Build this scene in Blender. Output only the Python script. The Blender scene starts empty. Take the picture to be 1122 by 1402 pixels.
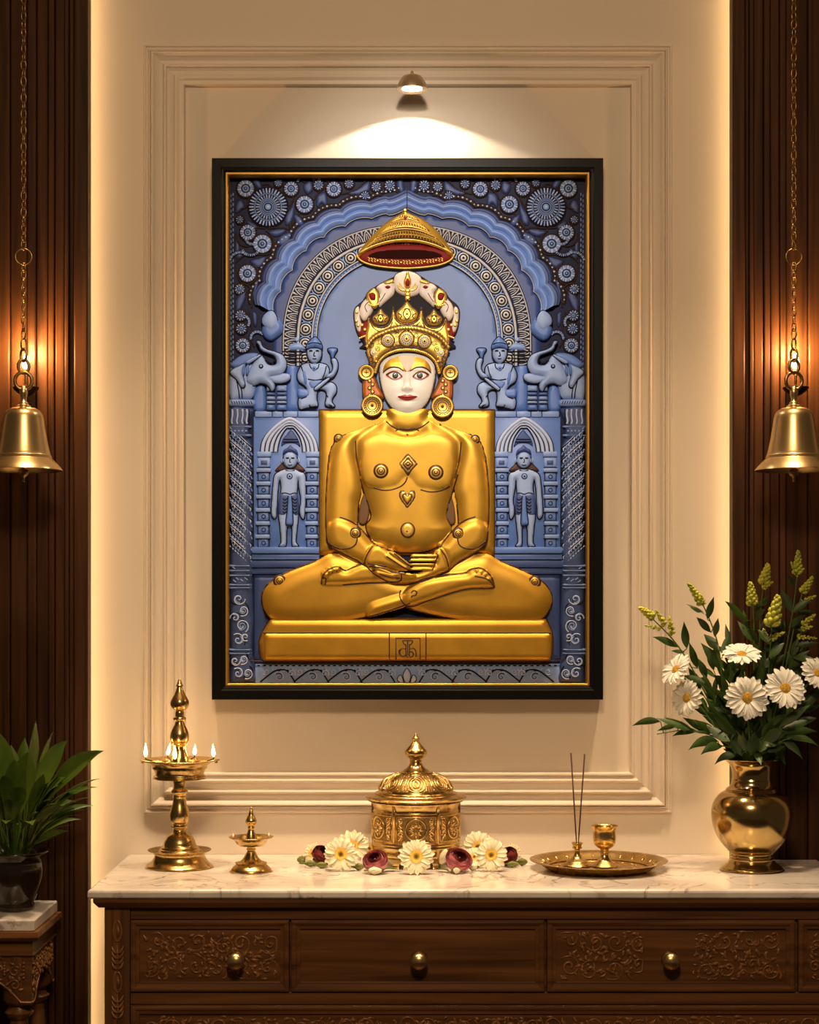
import bpy, bmesh, math, random
import numpy as np
from mathutils import Vector, Matrix
from mathutils.geometry import delaunay_2d_cdt

# ------------------------------------------------------------------ camera, world, light, exposure
C = bpy.context.scene.collection
SC = bpy.context.scene
F, CX, HY, D0 = 2400.0, 561.0, 830.0, 3.4          # focal length (px), principal column, horizon row, camera to wall
ZC = 0.90                                           # height of the counter top
EZ = ZC + (1170 - HY) * D0 / F                      # eye height
cam_d = bpy.data.cameras.new('camera')
cam = bpy.data.objects.new('camera', cam_d); C.objects.link(cam)
cam.location = (0, -D0, EZ); cam.rotation_euler = (math.pi / 2, 0, 0)
cam_d.sensor_fit = 'HORIZONTAL'; cam_d.sensor_width = 36
cam_d.lens = 36 * F / 1122
cam_d.shift_x = 0.0
cam_d.shift_y = (HY - 701) / 1122
SC.camera = cam

WORLD_COL, WORLD_STR = (1.0, 0.70, 0.42), 0.05
w = bpy.data.worlds.new('world'); SC.world = w; w.use_nodes = True
w.node_tree.nodes['Background'].inputs[0].default_value = (*WORLD_COL, 1)
w.node_tree.nodes['Background'].inputs[1].default_value = WORLD_STR

def area(name, loc, target, size, power, col, shape='DISK', spread=180):
    l = bpy.data.lights.new(name, 'AREA'); l.shape = shape; l.size = size
    l.energy = power; l.color = col; l.spread = math.radians(spread)
    o = bpy.data.objects.new(name, l); C.objects.link(o); o.location = loc
    o.rotation_euler = (Vector(target) - Vector(loc)).to_track_quat('-Z', 'Y').to_euler()
    return o
WARM = (1.0, 0.71, 0.43)
area('counter_downlight', (0.0, -0.55, 2.84), (0, -0.27, 0.9), 0.12, 2.5, WARM, spread=46)
area('counter_downlight', (-0.52, -0.55, 2.84), (-0.42, -0.27, 0.9), 0.12, 2.0, WARM, spread=46)
area('counter_downlight', (0.62, -0.55, 2.84), (0.52, -0.27, 0.9), 0.12, 2.0, WARM, spread=46)
area('ceiling_lamp_light', (0.0, -2.6, 2.80), (0, 0, 1.4), 0.45, 22, WARM, spread=150)
def beam(name, loc, target, power, col, deg, sx, blend):
    l = bpy.data.lights.new(name, 'SPOT'); l.energy = power; l.color = col; l.spot_size = math.radians(deg); l.spot_blend = blend; l.shadow_soft_size = 0.05
    o = bpy.data.objects.new(name, l); C.objects.link(o); o.location = loc; o.scale = (sx, 1, 1)
    o.rotation_euler = (Vector(target) - Vector(loc)).to_track_quat('-Z', 'Y').to_euler()
beam('picture_fill_spot', (0.0, -2.5, 2.79), (-0.004, 0, 1.90), 142, (1.0, 0.94, 0.87), 25, 0.72, 0.8)  # added spot without a fixture, shaped to give the picture neutral light
SPOT_W, LED_STR, SCONCE_W, FLAME_STR = 4.4, 10.5, 3.6, 22.0

SC.view_settings.view_transform = 'Standard'
SC.view_settings.look = 'None'
SC.view_settings.gamma = 1
SC.view_settings.use_curve_mapping = False
SC.view_settings.exposure = 0.0
SC.cycles.use_denoising = True
SC.cycles.max_bounces = 8
SC.cycles.sample_clamp_indirect = 6.0

# ------------------------------------------------------------------ helpers
def S(y): return (y + D0) / F                       # metres per pixel at depth y
def W(px, py, y=0.0):
    s = S(y); return Vector(((px - CX) * s, y, EZ - (py - HY) * s))
def lin(c): return c / 12.92 if c <= 0.04045 else ((c + 0.055) / 1.055) ** 2.4
def rgb(r, g, b): return (lin(r / 255), lin(g / 255), lin(b / 255), 1.0)

def tag(o, label=None, cat=None, group=None, kind=None):
    if label: o['label'] = label
    if cat: o['category'] = cat
    if group: o['group'] = group
    if kind: o['kind'] = kind
    return o
def thing(name, loc, label, cat, group=None):
    o = bpy.data.objects.new(name, None); C.objects.link(o); o.location = loc
    o.empty_display_size = 0.02
    return tag(o, label, cat, group)
def top(o):
    while o.parent is not None: o = o.parent
    return o

class MB:
    def __init__(self): self.v = []; self.f = []
    def add(self, vs, fs):
        n = len(self.v); self.v.extend([tuple(a) for a in vs]); self.f.extend([tuple(i + n for i in f) for f in fs]); return self
    def build(self, name, mat, parent=None, smooth=True, bevel=0, label=None, org=None, sharp=None):
        me = bpy.data.meshes.new(name)
        o0 = Vector(org) if org is not None else (top(parent).location.copy() if parent is not None else Vector((0, 0, 0)))
        me.from_pydata([(a[0] - o0[0], a[1] - o0[1], a[2] - o0[2]) for a in self.v], [], self.f)
        me.materials.append(mat); me.validate(); me.update()
        if smooth:
            me.polygons.foreach_set('use_smooth', [True] * len(me.polygons))
            if sharp: me.set_sharp_from_angle(angle=math.radians(sharp))
        o = bpy.data.objects.new(name, me); C.objects.link(o)
        if parent is not None: o.parent = parent
        elif org is not None: o.location = o0
        if bevel:
            b = o.modifiers.new('bevel', 'BEVEL'); b.width = bevel; b.segments = 2; b.limit_method = 'ANGLE'; b.harden_normals = False
        if label: o['label'] = label
        return o
    def box(self, x0, x1, y0, y1, z0, z1):
        v = [(x, y, z) for z in (z0, z1) for y in (y0, y1) for x in (x0, x1)]
        return self.add(v, [(0, 2, 3, 1), (4, 5, 7, 6), (0, 1, 5, 4), (2, 6, 7, 3), (0, 4, 6, 2), (1, 3, 7, 5)])
    def lathe(self, prof, c, seg=48, rmod=None, cap=True):
        """prof: list of (radius, z); c: (x, y) centre."""
        n = len(prof); vs = []
        for r, z in prof:
            for k in range(seg):
                a = 2 * math.pi * k / seg
                rr = r * (rmod(a, z) if rmod else 1)
                vs.append((c[0] + rr * math.cos(a), c[1] + rr * math.sin(a), z))
        fs = [(i * seg + k, (i + 1) * seg + k, (i + 1) * seg + (k + 1) % seg, i * seg + (k + 1) % seg) for i in range(n - 1) for k in range(seg)]
        if cap: fs += [tuple(range(seg)), tuple(range((n - 1) * seg, n * seg))[::-1]]
        return self.add(vs, fs)
    def tube(self, pts, rad, seg=8, closed=False, squash=None):
        pts = [Vector(p) for p in pts]; n = len(pts)
        R = rad if callable(rad) else (lambda t: rad)
        vs = []; nrm = None
        for i, p in enumerate(pts):
            t = (pts[(i + 1) % n] - pts[i - 1]) if closed else (pts[min(i + 1, n - 1)] - pts[max(i - 1, 0)])
            if t.length < 1e-9: t = Vector((0, 0, 1))
            t.normalize()
            if nrm is None:
                nrm = t.cross(Vector((0, 1, 0)))
                if nrm.length < 1e-3: nrm = t.cross(Vector((1, 0, 0)))
            nrm = nrm - t * nrm.dot(t); nrm.normalize(); b = t.cross(nrm)
            r = R(i / max(n - 1, 1))
            for k in range(seg):
                a = 2 * math.pi * k / seg
                q = nrm * math.cos(a) * r + b * math.sin(a) * r
                if squash: q.y *= squash
                vs.append(p + q)
        m = n if closed else n - 1
        fs = [(i * seg + k, i * seg + (k + 1) % seg, ((i + 1) % n) * seg + (k + 1) % seg, ((i + 1) % n) * seg + k) for i in range(m) for k in range(seg)]
        if not closed: fs += [tuple(range(seg))[::-1], tuple(range((n - 1) * seg, n * seg))]
        return self.add(vs, fs)
    def ball(self, c, r, seg=12, rings=8):
        rx, ry, rz = r if isinstance(r, (tuple, list)) else (r, r, r)
        vs = [(c[0], c[1], c[2] - rz)]
        for i in range(1, rings):
            a = math.pi * i / rings
            for k in range(seg):
                b = 2 * math.pi * k / seg
                vs.append((c[0] + rx * math.sin(a) * math.cos(b), c[1] + ry * math.sin(a) * math.sin(b), c[2] - rz * math.cos(a)))
        vs.append((c[0], c[1], c[2] + rz)); L = len(vs) - 1
        fs = [(0, 1 + (k + 1) % seg, 1 + k) for k in range(seg)]
        for i in range(rings - 2):
            for k in range(seg):
                a = 1 + i * seg; fs.append((a + k, a + (k + 1) % seg, a + seg + (k + 1) % seg, a + seg + k))
        a = 1 + (rings - 2) * seg
        fs += [(a + k, a + (k + 1) % seg, L) for k in range(seg)]
        return self.add(vs, fs)

def crom(pts, n=6, closed=False):
    """Catmull-Rom through 2-D or 3-D points."""
    P = [np.array(p, float) for p in pts]; m = len(P); out = []
    for i in range(m if closed else m - 1):
        if closed: a, b, c, d = P[i - 1], P[i], P[(i + 1) % m], P[(i + 2) % m]
        else: a, b, c, d = P[max(i - 1, 0)], P[i], P[i + 1], P[min(i + 2, m - 1)]
        for k in range(n):
            t = k / n
            out.append(0.5 * (2 * b + (c - a) * t + (2 * a - 5 * b + 4 * c - d) * t * t + (3 * b - a - 3 * c + d) * t ** 3))
    if not closed: out.append(P[-1])
    return out

# ------------------------------------------------------------------ materials
def nodes(name):
    m = bpy.data.materials.new(name); m.use_nodes = True
    nt = m.node_tree; return m, nt, nt.nodes['Principled BSDF']
def mat(name, col, rough=0.5, metal=0.0, var=0.0, scale=30, bump=0.0, bscale=200, coat=0.0, spec=0.5, emit=None, estr=0, col2=None, stretch=(1, 1, 1), detail=4, sss=0.0, lo=0.35, hi=0.65, rvar=0.0):
    m, nt, b = nodes(name); N, L = nt.nodes, nt.links
    c = col if len(col) == 4 else (*col, 1)
    b.inputs['Base Color'].default_value = c
    b.inputs['Roughness'].default_value = rough; b.inputs['Metallic'].default_value = metal
    b.inputs['Specular IOR Level'].default_value = spec; b.inputs['Coat Weight'].default_value = coat
    if sss:
        b.inputs['Subsurface Weight'].default_value = sss; b.inputs['Subsurface Radius'].default_value = (0.01, 0.006, 0.003); b.inputs['Subsurface Scale'].default_value = 0.5
    tc = mp = None
    if var or bump or col2 or rvar:
        tc = N.new('ShaderNodeTexCoord'); mp = N.new('ShaderNodeMapping'); mp.inputs['Scale'].default_value = stretch
        L.new(tc.outputs['Object'], mp.inputs['Vector'])
    if var or col2:
        nz = N.new('ShaderNodeTexNoise'); nz.inputs['Scale'].default_value = scale; nz.inputs['Detail'].default_value = detail
        L.new(mp.outputs[0], nz.inputs['Vector'])
        r = N.new('ShaderNodeValToRGB'); r.color_ramp.elements[0].position = lo; r.color_ramp.elements[1].position = hi
        d = col2 if col2 else tuple(min(1, x * (1 - var)) for x in c[:3]) + (1,)
        r.color_ramp.elements[0].color = d; r.color_ramp.elements[1].color = c
        L.new(nz.outputs['Fac'], r.inputs[0]); L.new(r.outputs[0], b.inputs['Base Color'])
    if rvar:
        n3 = N.new('ShaderNodeTexNoise'); n3.inputs['Scale'].default_value = scale * 1.7; n3.inputs['Detail'].default_value = 5
        L.new(mp.outputs[0], n3.inputs['Vector'])
        mr = N.new('ShaderNodeMapRange'); mr.inputs['From Min'].default_value = 0.3; mr.inputs['From Max'].default_value = 0.7
        mr.inputs['To Min'].default_value = max(0.02, rough - rvar); mr.inputs['To Max'].default_value = rough + rvar
        L.new(n3.outputs['Fac'], mr.inputs['Value']); L.new(mr.outputs[0], b.inputs['Roughness'])
    if bump:
        n2 = N.new('ShaderNodeTexNoise'); n2.inputs['Scale'].default_value = bscale; n2.inputs['Detail'].default_value = 3
        L.new(mp.outputs[0], n2.inputs['Vector'])
        bp = N.new('ShaderNodeBump'); bp.inputs['Strength'].default_value = bump; bp.inputs['Distance'].default_value = 0.002
        L.new(n2.outputs['Fac'], bp.inputs['Height']); L.new(bp.outputs[0], b.inputs['Normal'])
    if emit:
        b.inputs['Emission Color'].default_value = (*emit[:3], 1); b.inputs['Emission Strength'].default_value = estr
    return m

def wood(name, dark, light, axis, rough=0.42, scale=1.0, bump=0.25, spec=0.35):
    m, nt, b = nodes(name); N, L = nt.nodes, nt.links
    tc = N.new('ShaderNodeTexCoord'); mp = N.new('ShaderNodeMapping')
    st = [60 * scale] * 3; st[axis] = 2.2 * scale; mp.inputs['Scale'].default_value = st
    L.new(tc.outputs['Object'], mp.inputs['Vector'])
    nz = N.new('ShaderNodeTexNoise'); nz.inputs['Scale'].default_value = 1.0; nz.inputs['Detail'].default_value = 6; nz.inputs['Distortion'].default_value = 0.8
    L.new(mp.outputs[0], nz.inputs['Vector'])
    r = N.new('ShaderNodeValToRGB'); e = r.color_ramp.elements
    e[0].position = 0.3; e[0].color = dark; e[1].position = 0.72; e[1].color = light
    L.new(nz.outputs['Fac'], r.inputs[0]); L.new(r.outputs[0], b.inputs['Base Color'])
    bp = N.new('ShaderNodeBump'); bp.inputs['Strength'].default_value = bump; bp.inputs['Distance'].default_value = 0.001
    L.new(nz.outputs['Fac'], bp.inputs['Height']); L.new(bp.outputs[0], b.inputs['Normal'])
    b.inputs['Roughness'].default_value = rough; b.inputs['Specular IOR Level'].default_value = spec
    return m

def marble(name):
    m, nt, b = nodes(name); N, L = nt.nodes, nt.links
    tc = N.new('ShaderNodeTexCoord')
    n1 = N.new('ShaderNodeTexNoise'); n1.inputs['Scale'].default_value = 5; n1.inputs['Detail'].default_value = 8; n1.inputs['Distortion'].default_value = 2.2
    L.new(tc.outputs['Object'], n1.inputs['Vector'])
    r1 = N.new('ShaderNodeValToRGB'); e = r1.color_ramp.elements
    e[0].position = 0.475; e[0].color = (0, 0, 0, 1); e[1].position = 0.5; e[1].color = (1, 1, 1, 1)
    x = e.new(0.525); x.color = (0, 0, 0, 1)
    L.new(n1.outputs['Fac'], r1.inputs[0])
    n2 = N.new('ShaderNodeTexNoise'); n2.inputs['Scale'].default_value = 9; n2.inputs['Detail'].default_value = 5
    L.new(tc.outputs['Object'], n2.inputs['Vector'])
    r2 = N.new('ShaderNodeValToRGB'); r2.color_ramp.elements[0].position = 0.38; r2.color_ramp.elements[1].position = 0.62
    L.new(n2.outputs['Fac'], r2.inputs[0])
    mu = N.new('ShaderNodeMath'); mu.operation = 'MULTIPLY'; L.new(r1.outputs[0], mu.inputs[0]); L.new(r2.outputs[0], mu.inputs[1])
    n3 = N.new('ShaderNodeTexNoise'); n3.inputs['Scale'].default_value = 3.5; n3.inputs['Detail'].default_value = 6; n3.inputs['Distortion'].default_value = 1.5
    L.new(tc.outputs['Object'], n3.inputs['Vector'])
    r3 = N.new('ShaderNodeValToRGB'); e = r3.color_ramp.elements
    e[0].position = 0.35; e[0].color = (0.60, 0.53, 0.47, 1); e[1].position = 0.6; e[1].color = (0.80, 0.75, 0.69, 1)
    L.new(n3.outputs['Fac'], r3.inputs[0])
    mx = N.new('ShaderNodeMixRGB'); mx.inputs[2].default_value = (0.27, 0.20, 0.155, 1)
    L.new(mu.outputs[0], mx.inputs[0]); L.new(r3.outputs[0], mx.inputs[1]); L.new(mx.outputs[0], b.inputs['Base Color'])
    b.inputs['Roughness'].default_value = 0.12
    return m

M = {}
M['wall'] = mat('cream_plaster', (0.80, 0.70, 0.585), 0.75, bump=0.05, bscale=300)
M['trim'] = mat('cream_moulding', (0.80, 0.70, 0.585), 0.55)
M['panel'] = wood('walnut_slats', (0.024, 0.0092, 0.0032, 1), (0.088, 0.034, 0.0105, 1), 2, 0.48, spec=0.2)
M['cab'] = wood('carved_walnut', (0.085, 0.035, 0.012, 1), (0.25, 0.105, 0.035, 1), 0, 0.36)
M['cabv'] = wood('carved_walnut_upright', (0.085, 0.035, 0.012, 1), (0.25, 0.105, 0.035, 1), 2, 0.36)
M['carv'] = mat('walnut_carving', (0.34, 0.145, 0.048), 0.27, var=0.4, scale=60)
M['marble'] = marble('veined_marble')
M['brass'] = mat('brass', (0.66, 0.46, 0.18), 0.26, 1.0, var=0.12, scale=25, rvar=0.05)
M['satin'] = mat('satin_brass', (0.70, 0.50, 0.23), 0.31, 1.0)
M['vase'] = mat('vase_brass', (0.56, 0.40, 0.16), 0.17, 1.0)
M['chased'] = mat('chased_brass', (0.44, 0.29, 0.10), 0.38, 1.0, var=0.35, scale=120, bump=0.9, bscale=330)
M['engr'] = mat('engraved_brass', (0.80, 0.56, 0.22), 0.24, 1.0)
M['chain'] = mat('aged_brass', (0.42, 0.27, 0.09), 0.32, 1.0, var=0.3, scale=90)
M['floor'] = wood('floor_boards', (0.05, 0.025, 0.012, 1), (0.13, 0.07, 0.035, 1), 0, 0.4, 0.4)
M['ceil'] = mat('ceiling_paint', (0.62, 0.53, 0.43), 0.9)
M['frame'] = mat('black_lacquer', (0.004, 0.0042, 0.0042), 0.40, spec=0.12)
M['fillet'] = mat('gilt_fillet', (0.50, 0.28, 0.06), 0.5, 0.9)
M['led'] = mat('led_strip', (1, 0.8, 0.5), 0.5, emit=(1.0, 0.63, 0.27), estr=LED_STR)
M['flame'] = mat('flame', (1, 0.7, 0.3), 0.5, emit=(1.0, 0.62, 0.24), estr=FLAME_STR)
M['ember'] = mat('dying_flame', (1, 0.8, 0.5), 0.5, emit=(1.0, 0.66, 0.36), estr=0.9)
M['wick'] = mat('wick', (0.03, 0.02, 0.015), 0.8)
M['bulb'] = mat('bulb', (1, 0.85, 0.6), 0.4, emit=(1.0, 0.74, 0.40), estr=5)
M['diff'] = mat('spot_diffuser', (1, 0.95, 0.85), 0.4, emit=(1.0, 0.86, 0.62), estr=14)
M['iron'] = mat('dark_iron', (0.03, 0.018, 0.01), 0.4, 0.8)
M['pot'] = mat('brown_glaze', (0.030, 0.017, 0.010), 0.20, var=0.4, scale=18, bump=0.1, bscale=60, coat=0.3)
M['soil'] = mat('soil', (0.012, 0.007, 0.004), 0.9, bump=0.8, bscale=150)
M['leaf'] = mat('plant_leaf', (0.105, 0.17, 0.014), 0.42, col2=(0.05, 0.10, 0.008, 1), scale=22, stretch=(1, 1, 0.5))
M['leafd'] = mat('foliage_leaf', (0.050, 0.098, 0.010), 0.45, col2=(0.018, 0.045, 0.006, 1), scale=30)
M['spike'] = mat('bud_spike', (0.66, 0.62, 0.075), 0.5, col2=(0.33, 0.40, 0.035, 1), scale=70)
M['stem'] = mat('green_stem', (0.07, 0.14, 0.02), 0.5)
M['petal'] = mat('white_petal', (0.86, 0.83, 0.74), 0.55, var=0.06, scale=60, sss=0.15)
M['petalc'] = mat('cream_petal', (0.88, 0.80, 0.56), 0.55, var=0.08, scale=60, sss=0.15)
M['yolk'] = mat('yellow_disc', (0.72, 0.44, 0.03), 0.7, bump=0.6, bscale=900, col2=(0.46, 0.24, 0.02, 1), scale=300)
M['floret'] = mat('yellow_floret', (0.80, 0.50, 0.06), 0.6)
M['eye'] = mat('brown_disc', (0.10, 0.075, 0.015), 0.7, bump=0.6, bscale=900)
M['rose'] = mat('mauve_petal', (0.66, 0.27, 0.30), 0.5, col2=(0.44, 0.11, 0.14, 1), scale=80, sss=0.1)
M['rosed'] = mat('maroon_petal', (0.26, 0.040, 0.040), 0.5, col2=(0.13, 0.018, 0.018, 1), scale=80)
M['bud'] = mat('green_bud', (0.22, 0.24, 0.045), 0.5, col2=(0.10, 0.13, 0.02, 1), scale=90)
M['incense'] = mat('incense', (0.055, 0.018, 0.010), 0.8)
M['steel'] = mat('brushed_nickel', (0.72, 0.62, 0.48), 0.32, 1.0)

# ------------------------------------------------------------------ the setting
tag(MB().box(-2.6, 2.6, 0.0, 0.10, 0.0, 2.9).build('wall_back', M['wall'], smooth=False), kind='structure')
tag(MB().box(-2.6, 2.6, -4.6, 0.1, -0.05, 0.0).build('floor', M['floor'], smooth=False), kind='structure')
tag(MB().box(-2.6, 2.6, -4.6, 0.1, 2.9, 2.95).build('ceiling', M['ceil'], smooth=False), kind='structure')

PY0, PY1 = -0.062, -0.031                            # front and back of the slatted wood panels
def slats(edges, outer, sign):
    mb = MB(); s = S(PY0)
    for i in range(len(edges) - 1):
        a, b, pr = edges[i][0], edges[i + 1][0], edges[i][1]
        x0, x1 = sorted(((a - CX) * s, (b - CX) * s)); g = 0.0005
        x0 += g; x1 -= g; yf = PY0 - pr; c = min(0.003, (x1 - x0) * 0.2)
        pr_ = [(x0, PY1), (x0, yf + c), (x0 + c * 0.4, yf + c * 0.3), (x0 + c, yf), (x1 - c, yf), (x1 - c * 0.4, yf + c * 0.3), (x1, yf + c), (x1, PY1)]
        n = len(pr_)
        vs = [(x, y, z) for z in (0.0, 2.9) for x, y in pr_]
        mb.add(vs, [(k, k + 1, n + k + 1, n + k) for k in range(n - 1)] + [tuple(range(n))[::-1], tuple(range(n, 2 * n))])
    a, b = edges[0][0], edges[-1][0]
    x0, x1 = sorted(((a - CX) * s, (b - CX) * s))
    mb.box(x0 + 0.004, x1 - 0.004, PY1 - 0.012, PY1 - 0.0005, 0.0, 2.9)
    return mb
E_l = [(-180, 0), (-120, .002), (-60, 0), (-20, .002), (14, .001), (37, .002), (50, 0), (66, .003), (75, .001), (89, .006), (95, .001), (101, .004), (121, 0)]
E_r = [(1003, .004), (1021, .001), (1026, .006), (1032, .001), (1046, .003), (1055, .001), (1068, .002), (1077, 0), (1107, .002), (1140, 0), (1190, .002), (1240, 0), (1300, 0)]
tag(slats(E_l, -1.0, -1).build('wall_left', M['panel'], smooth=False), kind='structure')
tag(slats(E_r, 1.0, 1).build('wall_right', M['panel'], smooth=False), kind='structure')
xl, xr = (121 - CX) * S(PY0), (1003 - CX) * S(PY0)
for x, lab in ((xl - 0.0125, 'warm light strip glowing behind the panel edge by the potted plant'), (xr + 0.0125, 'warm light strip glowing behind the panel edge by the flower vase')):
    tag(MB().box(x - 0.003, x + 0.003, PY1 + 0.0003, PY1 + 0.0035, 0.02, 2.88).build('light_strip', M['led'], smooth=False), lab, 'light strip', 'light strips behind the wood panels')

def moulding():
    prof = [(0, 0), (0, .008), (1.5, .0105), (3, .010), (3.5, .006), (6, .0065), (7.5, .010), (8.5, .0095), (9.2, .006), (10.5, .014), (12, .018), (14, .017), (17, .012), (22, .007), (26, .0075), (27.5, .010), (28.2, .015), (30, .0165), (31.6, .0155), (32.2, .009), (36, .006), (41, .008), (43, .0105), (43.6, .014), (46, .0145), (50, .0105), (52.5, .0105), (53.2, .0145), (55.6, .0145), (56.4, .012), (57.2, 0)]
    ox0, ox1, oy0, oy1 = 196.4, 921.0, 60.3, 1113.0
    s = S(-0.01); vs = []
    for off, h in prof:
        for px, py in ((ox0 + off, oy0 + off), (ox1 - off, oy0 + off), (ox1 - off, oy1 - off * 0.97), (ox0 + off, oy1 - off * 0.97)):
            vs.append(((px - CX) * s, -h + 0.0005, EZ - (py - HY) * s))
    n = len(prof)
    fs = [(4 * i + k, 4 * i + (k + 1) % 4, 4 * i + 4 + (k + 1) % 4, 4 * i + 4 + k) for i in range(n - 1) for k in range(4)]
    return MB().add(vs, fs)
tag(moulding().build('trim_1', M['trim'], smooth=False), kind='structure')

# ------------------------------------------------------------------ counter: marble top and carved cabinet
CF = -0.418                                          # front edge of the marble
def px_x(px, y): return (px - CX) * S(y)
def px_z(py, y): return EZ - (py - HY) * S(y)
def slab(x0, x1, yf, zb, zt, y_back, notch=None, r=0.006):
    """Marble slab with a rounded front and side nosing; notch = (x, y): the back steps forward beyond x."""
    mb = MB()
    def outline(ins):
        o = [(x0 + ins, yf + ins), (x1 - ins, yf + ins)]
        if notch: o += [(x1 - ins, notch[1]), (notch[0], notch[1]), (notch[0], y_back)]
        else: o += [(x1 - ins, y_back)]
        return o + [(x0 + ins, y_back)]
    levels = [(zb, r * .5), (zb + r * .3, r * .12), (zb + r * .6, 0), (zt - r, 0), (zt - r * .5, r * .15), (zt - r * .15, r * .5), (zt, r)]
    vs = []; n = len(outline(0))
    for z, ins in levels: vs += [(x, y, z) for x, y in outline(ins)]
    fs = [(i * n + k, i * n + (k + 1) % n, (i + 1) * n + (k + 1) % n, (i + 1) * n + k) for i in range(len(levels) - 1) for k in range(n)]
    fs += [tuple(range(n))[::-1], tuple(range((len(levels) - 1) * n, len(levels) * n))]
    return mb.add(vs, fs)
XL, XR = px_x(120, CF), 0.778
ztop_b = px_z(1231, CF)
ct = slab(XL, XR, CF, ztop_b, ZC, -0.001, (xr - 0.004, PY0 - 0.008)).build('marble_countertop', M['marble'], None, smooth=False, org=(0.1, -0.2, ztop_b))
tag(ct, 'long white veined marble slab lying on the carved wooden drawer cabinet', 'countertop')

def frame_strip(mb, x0, x1, z0, z1, y, prof):
    """Mitred rectangular moulding; prof: (inset, protrusion)."""
    vs = []
    for off, h in prof:
        vs += [(x0 + off, y - h, z1 - off), (x1 - off, y - h, z1 - off), (x1 - off, y - h, z0 + off), (x0 + off, y - h, z0 + off)]
    n = len(prof)
    mb.add(vs, [(4 * i + k, 4 * i + (k + 1) % 4, 4 * i + 4 + (k + 1) % 4, 4 * i + 4 + k) for i in range(n - 1) for k in range(4)])

def scroll_carving(x0, x1, z0, z1, y, seed, zones=None, dens=1.0, size=1.0):
    """Low relief of acanthus scrolls, stems and comma leaves on a panel."""
    rnd = random.Random(seed); mb = MB(); W_, H_ = x1 - x0, z1 - z0
    def ok(x, z): return x0 < x < x1 and z0 < z < z1 and (zones is None or any(a <= (x - x0) / W_ <= b for a, b in zones))
    def spiral(cx, cz, r, a0, turn, sgn):
        p = []
        for i in range(26):
            t = i / 25; a = a0 + sgn * turn * t * 2 * math.pi; rr = r * (1 - 0.85 * t)
            p.append((cx + rr * math.cos(a), y - 0.0004, cz + rr * math.sin(a)))
        p = [q for q in p if ok(q[0], q[2])]
        if len(p) > 4: mb.tube(p, lambda t: 0.0026 * size * (0.45 + 0.9 * t) if t < .85 else 0.0030 * size, 6, squash=0.9)
    def comma(cx, cz, L, a, cur, wd):
        p = []
        for i in range(9):
            t = i / 8; aa = a + cur * (t - .3)
            p.append((cx + L * t * math.cos(aa), y - 0.0003, cz + L * t * math.sin(aa)))
        if all(ok(q[0], q[2]) for q in p): mb.tube(p, lambda t: wd * math.sin(math.pi * min(0.98, max(0.06, t ** .7))) + 0.0004, 6, squash=0.75)
    nx = max(2, int(W_ / (0.042 * size) * dens)); nz = max(1, int(H_ / (0.034 * size)))
    for i in range(nx):
        for j in range(nz):
            cx = x0 + W_ * (i + .5 + rnd.uniform(-.18, .18)) / nx; cz = z0 + H_ * (j + .5 + rnd.uniform(-.15, .15)) / nz
            if not ok(cx, cz): continue
            r = min(W_ / nx, H_ / nz) * rnd.uniform(.42, .55); sg = rnd.choice((-1, 1)); a0 = rnd.uniform(0, 6.28)
            spiral(cx, cz, r, a0, rnd.uniform(1.0, 1.5), sg)
            for k in range(7):
                a = a0 + k * 0.9 + rnd.uniform(-.2, .2)
                comma(cx + r * 1.0 * math.cos(a), cz + r * 1.0 * math.sin(a), r * rnd.uniform(.55, .9), a + sg * rnd.uniform(.3, .9), rnd.uniform(-1.4, 1.4), 0.0036 * size)
            if rnd.random() < .6: mb.ball((cx, y - 0.0006, cz), 0.0034 * size, 8, 6)
    for k in range(int(nx * nz * 9)):
        cx, cz = rnd.uniform(x0, x1), rnd.uniform(z0, z1)
        comma(cx, cz, rnd.uniform(.008, .016) * size, rnd.uniform(0, 6.28), rnd.uniform(-1.5, 1.5), 0.0026 * size)
    return mb

KY = -0.400                                          # plane of the cabinet front
def cx_(px): return px_x(px, KY)
def cz_(py): return px_z(py, KY)
cab = thing('drawer_cabinet', ((XL + XR) / 2, -0.22, 0), 'long dark carved walnut cabinet with drawers and round brass knobs', 'cabinet')
x_l = cx_(143)
MB().box(x_l, XR - 0.02, KY + 0.022, PY0 - 0.012, 0.05, ztop_b - 0.002).build('carcass', M['cab'], cab, smooth=False)
mb = MB(); zt = ztop_b - 0.0006
xm = px_x(127.5, CF + .004)
prof = [(0, zt), (0, zt - .006), (.003, zt - .010), (.006, zt - .0135), (.008, zt - .016)]
vs = []
for ins, z in prof: vs += [(xm + ins, CF + .004 + ins, z), (XR - .008, CF + .004 + ins, z), (XR - .008, PY0 - .012, z), (xm + ins, PY0 - .012, z)]
mb.add(vs, [(4 * i + k, 4 * i + (k + 1) % 4, 4 * i + 4 + (k + 1) % 4, 4 * i + 4 + k) for i in range(4) for k in range(4)] + [(3, 2, 1, 0), (16, 17, 18, 19)])
mb.build('cornice', M['cab'], cab, smooth=False)
mb = MB()
mb.box(cx_(178.5), XR - .02, KY + .003, KY + .024, cz_(1259), zt - .016)
mb.box(cx_(178.5), XR - .02, KY + .003, KY + .024, cz_(1375.5), cz_(1359))
for a, b in ((396.5, 399), (746.5, 749.2), (1089.5, 1093.8)): mb.box(cx_(a), cx_(b), KY + .010, KY + .024, cz_(1359), cz_(1259))
mb.build('rail', M['cab'], cab, smooth=False, bevel=0.001)
mb = MB().box(x_l, cx_(178), KY, KY + .024, 0.0, zt - .016)
st = mb.build('corner_post', M['cabv'], cab, smooth=False, bevel=0.0015)
mb = MB(); rnd = random.Random(8)
xc = cx_(161)
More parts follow.
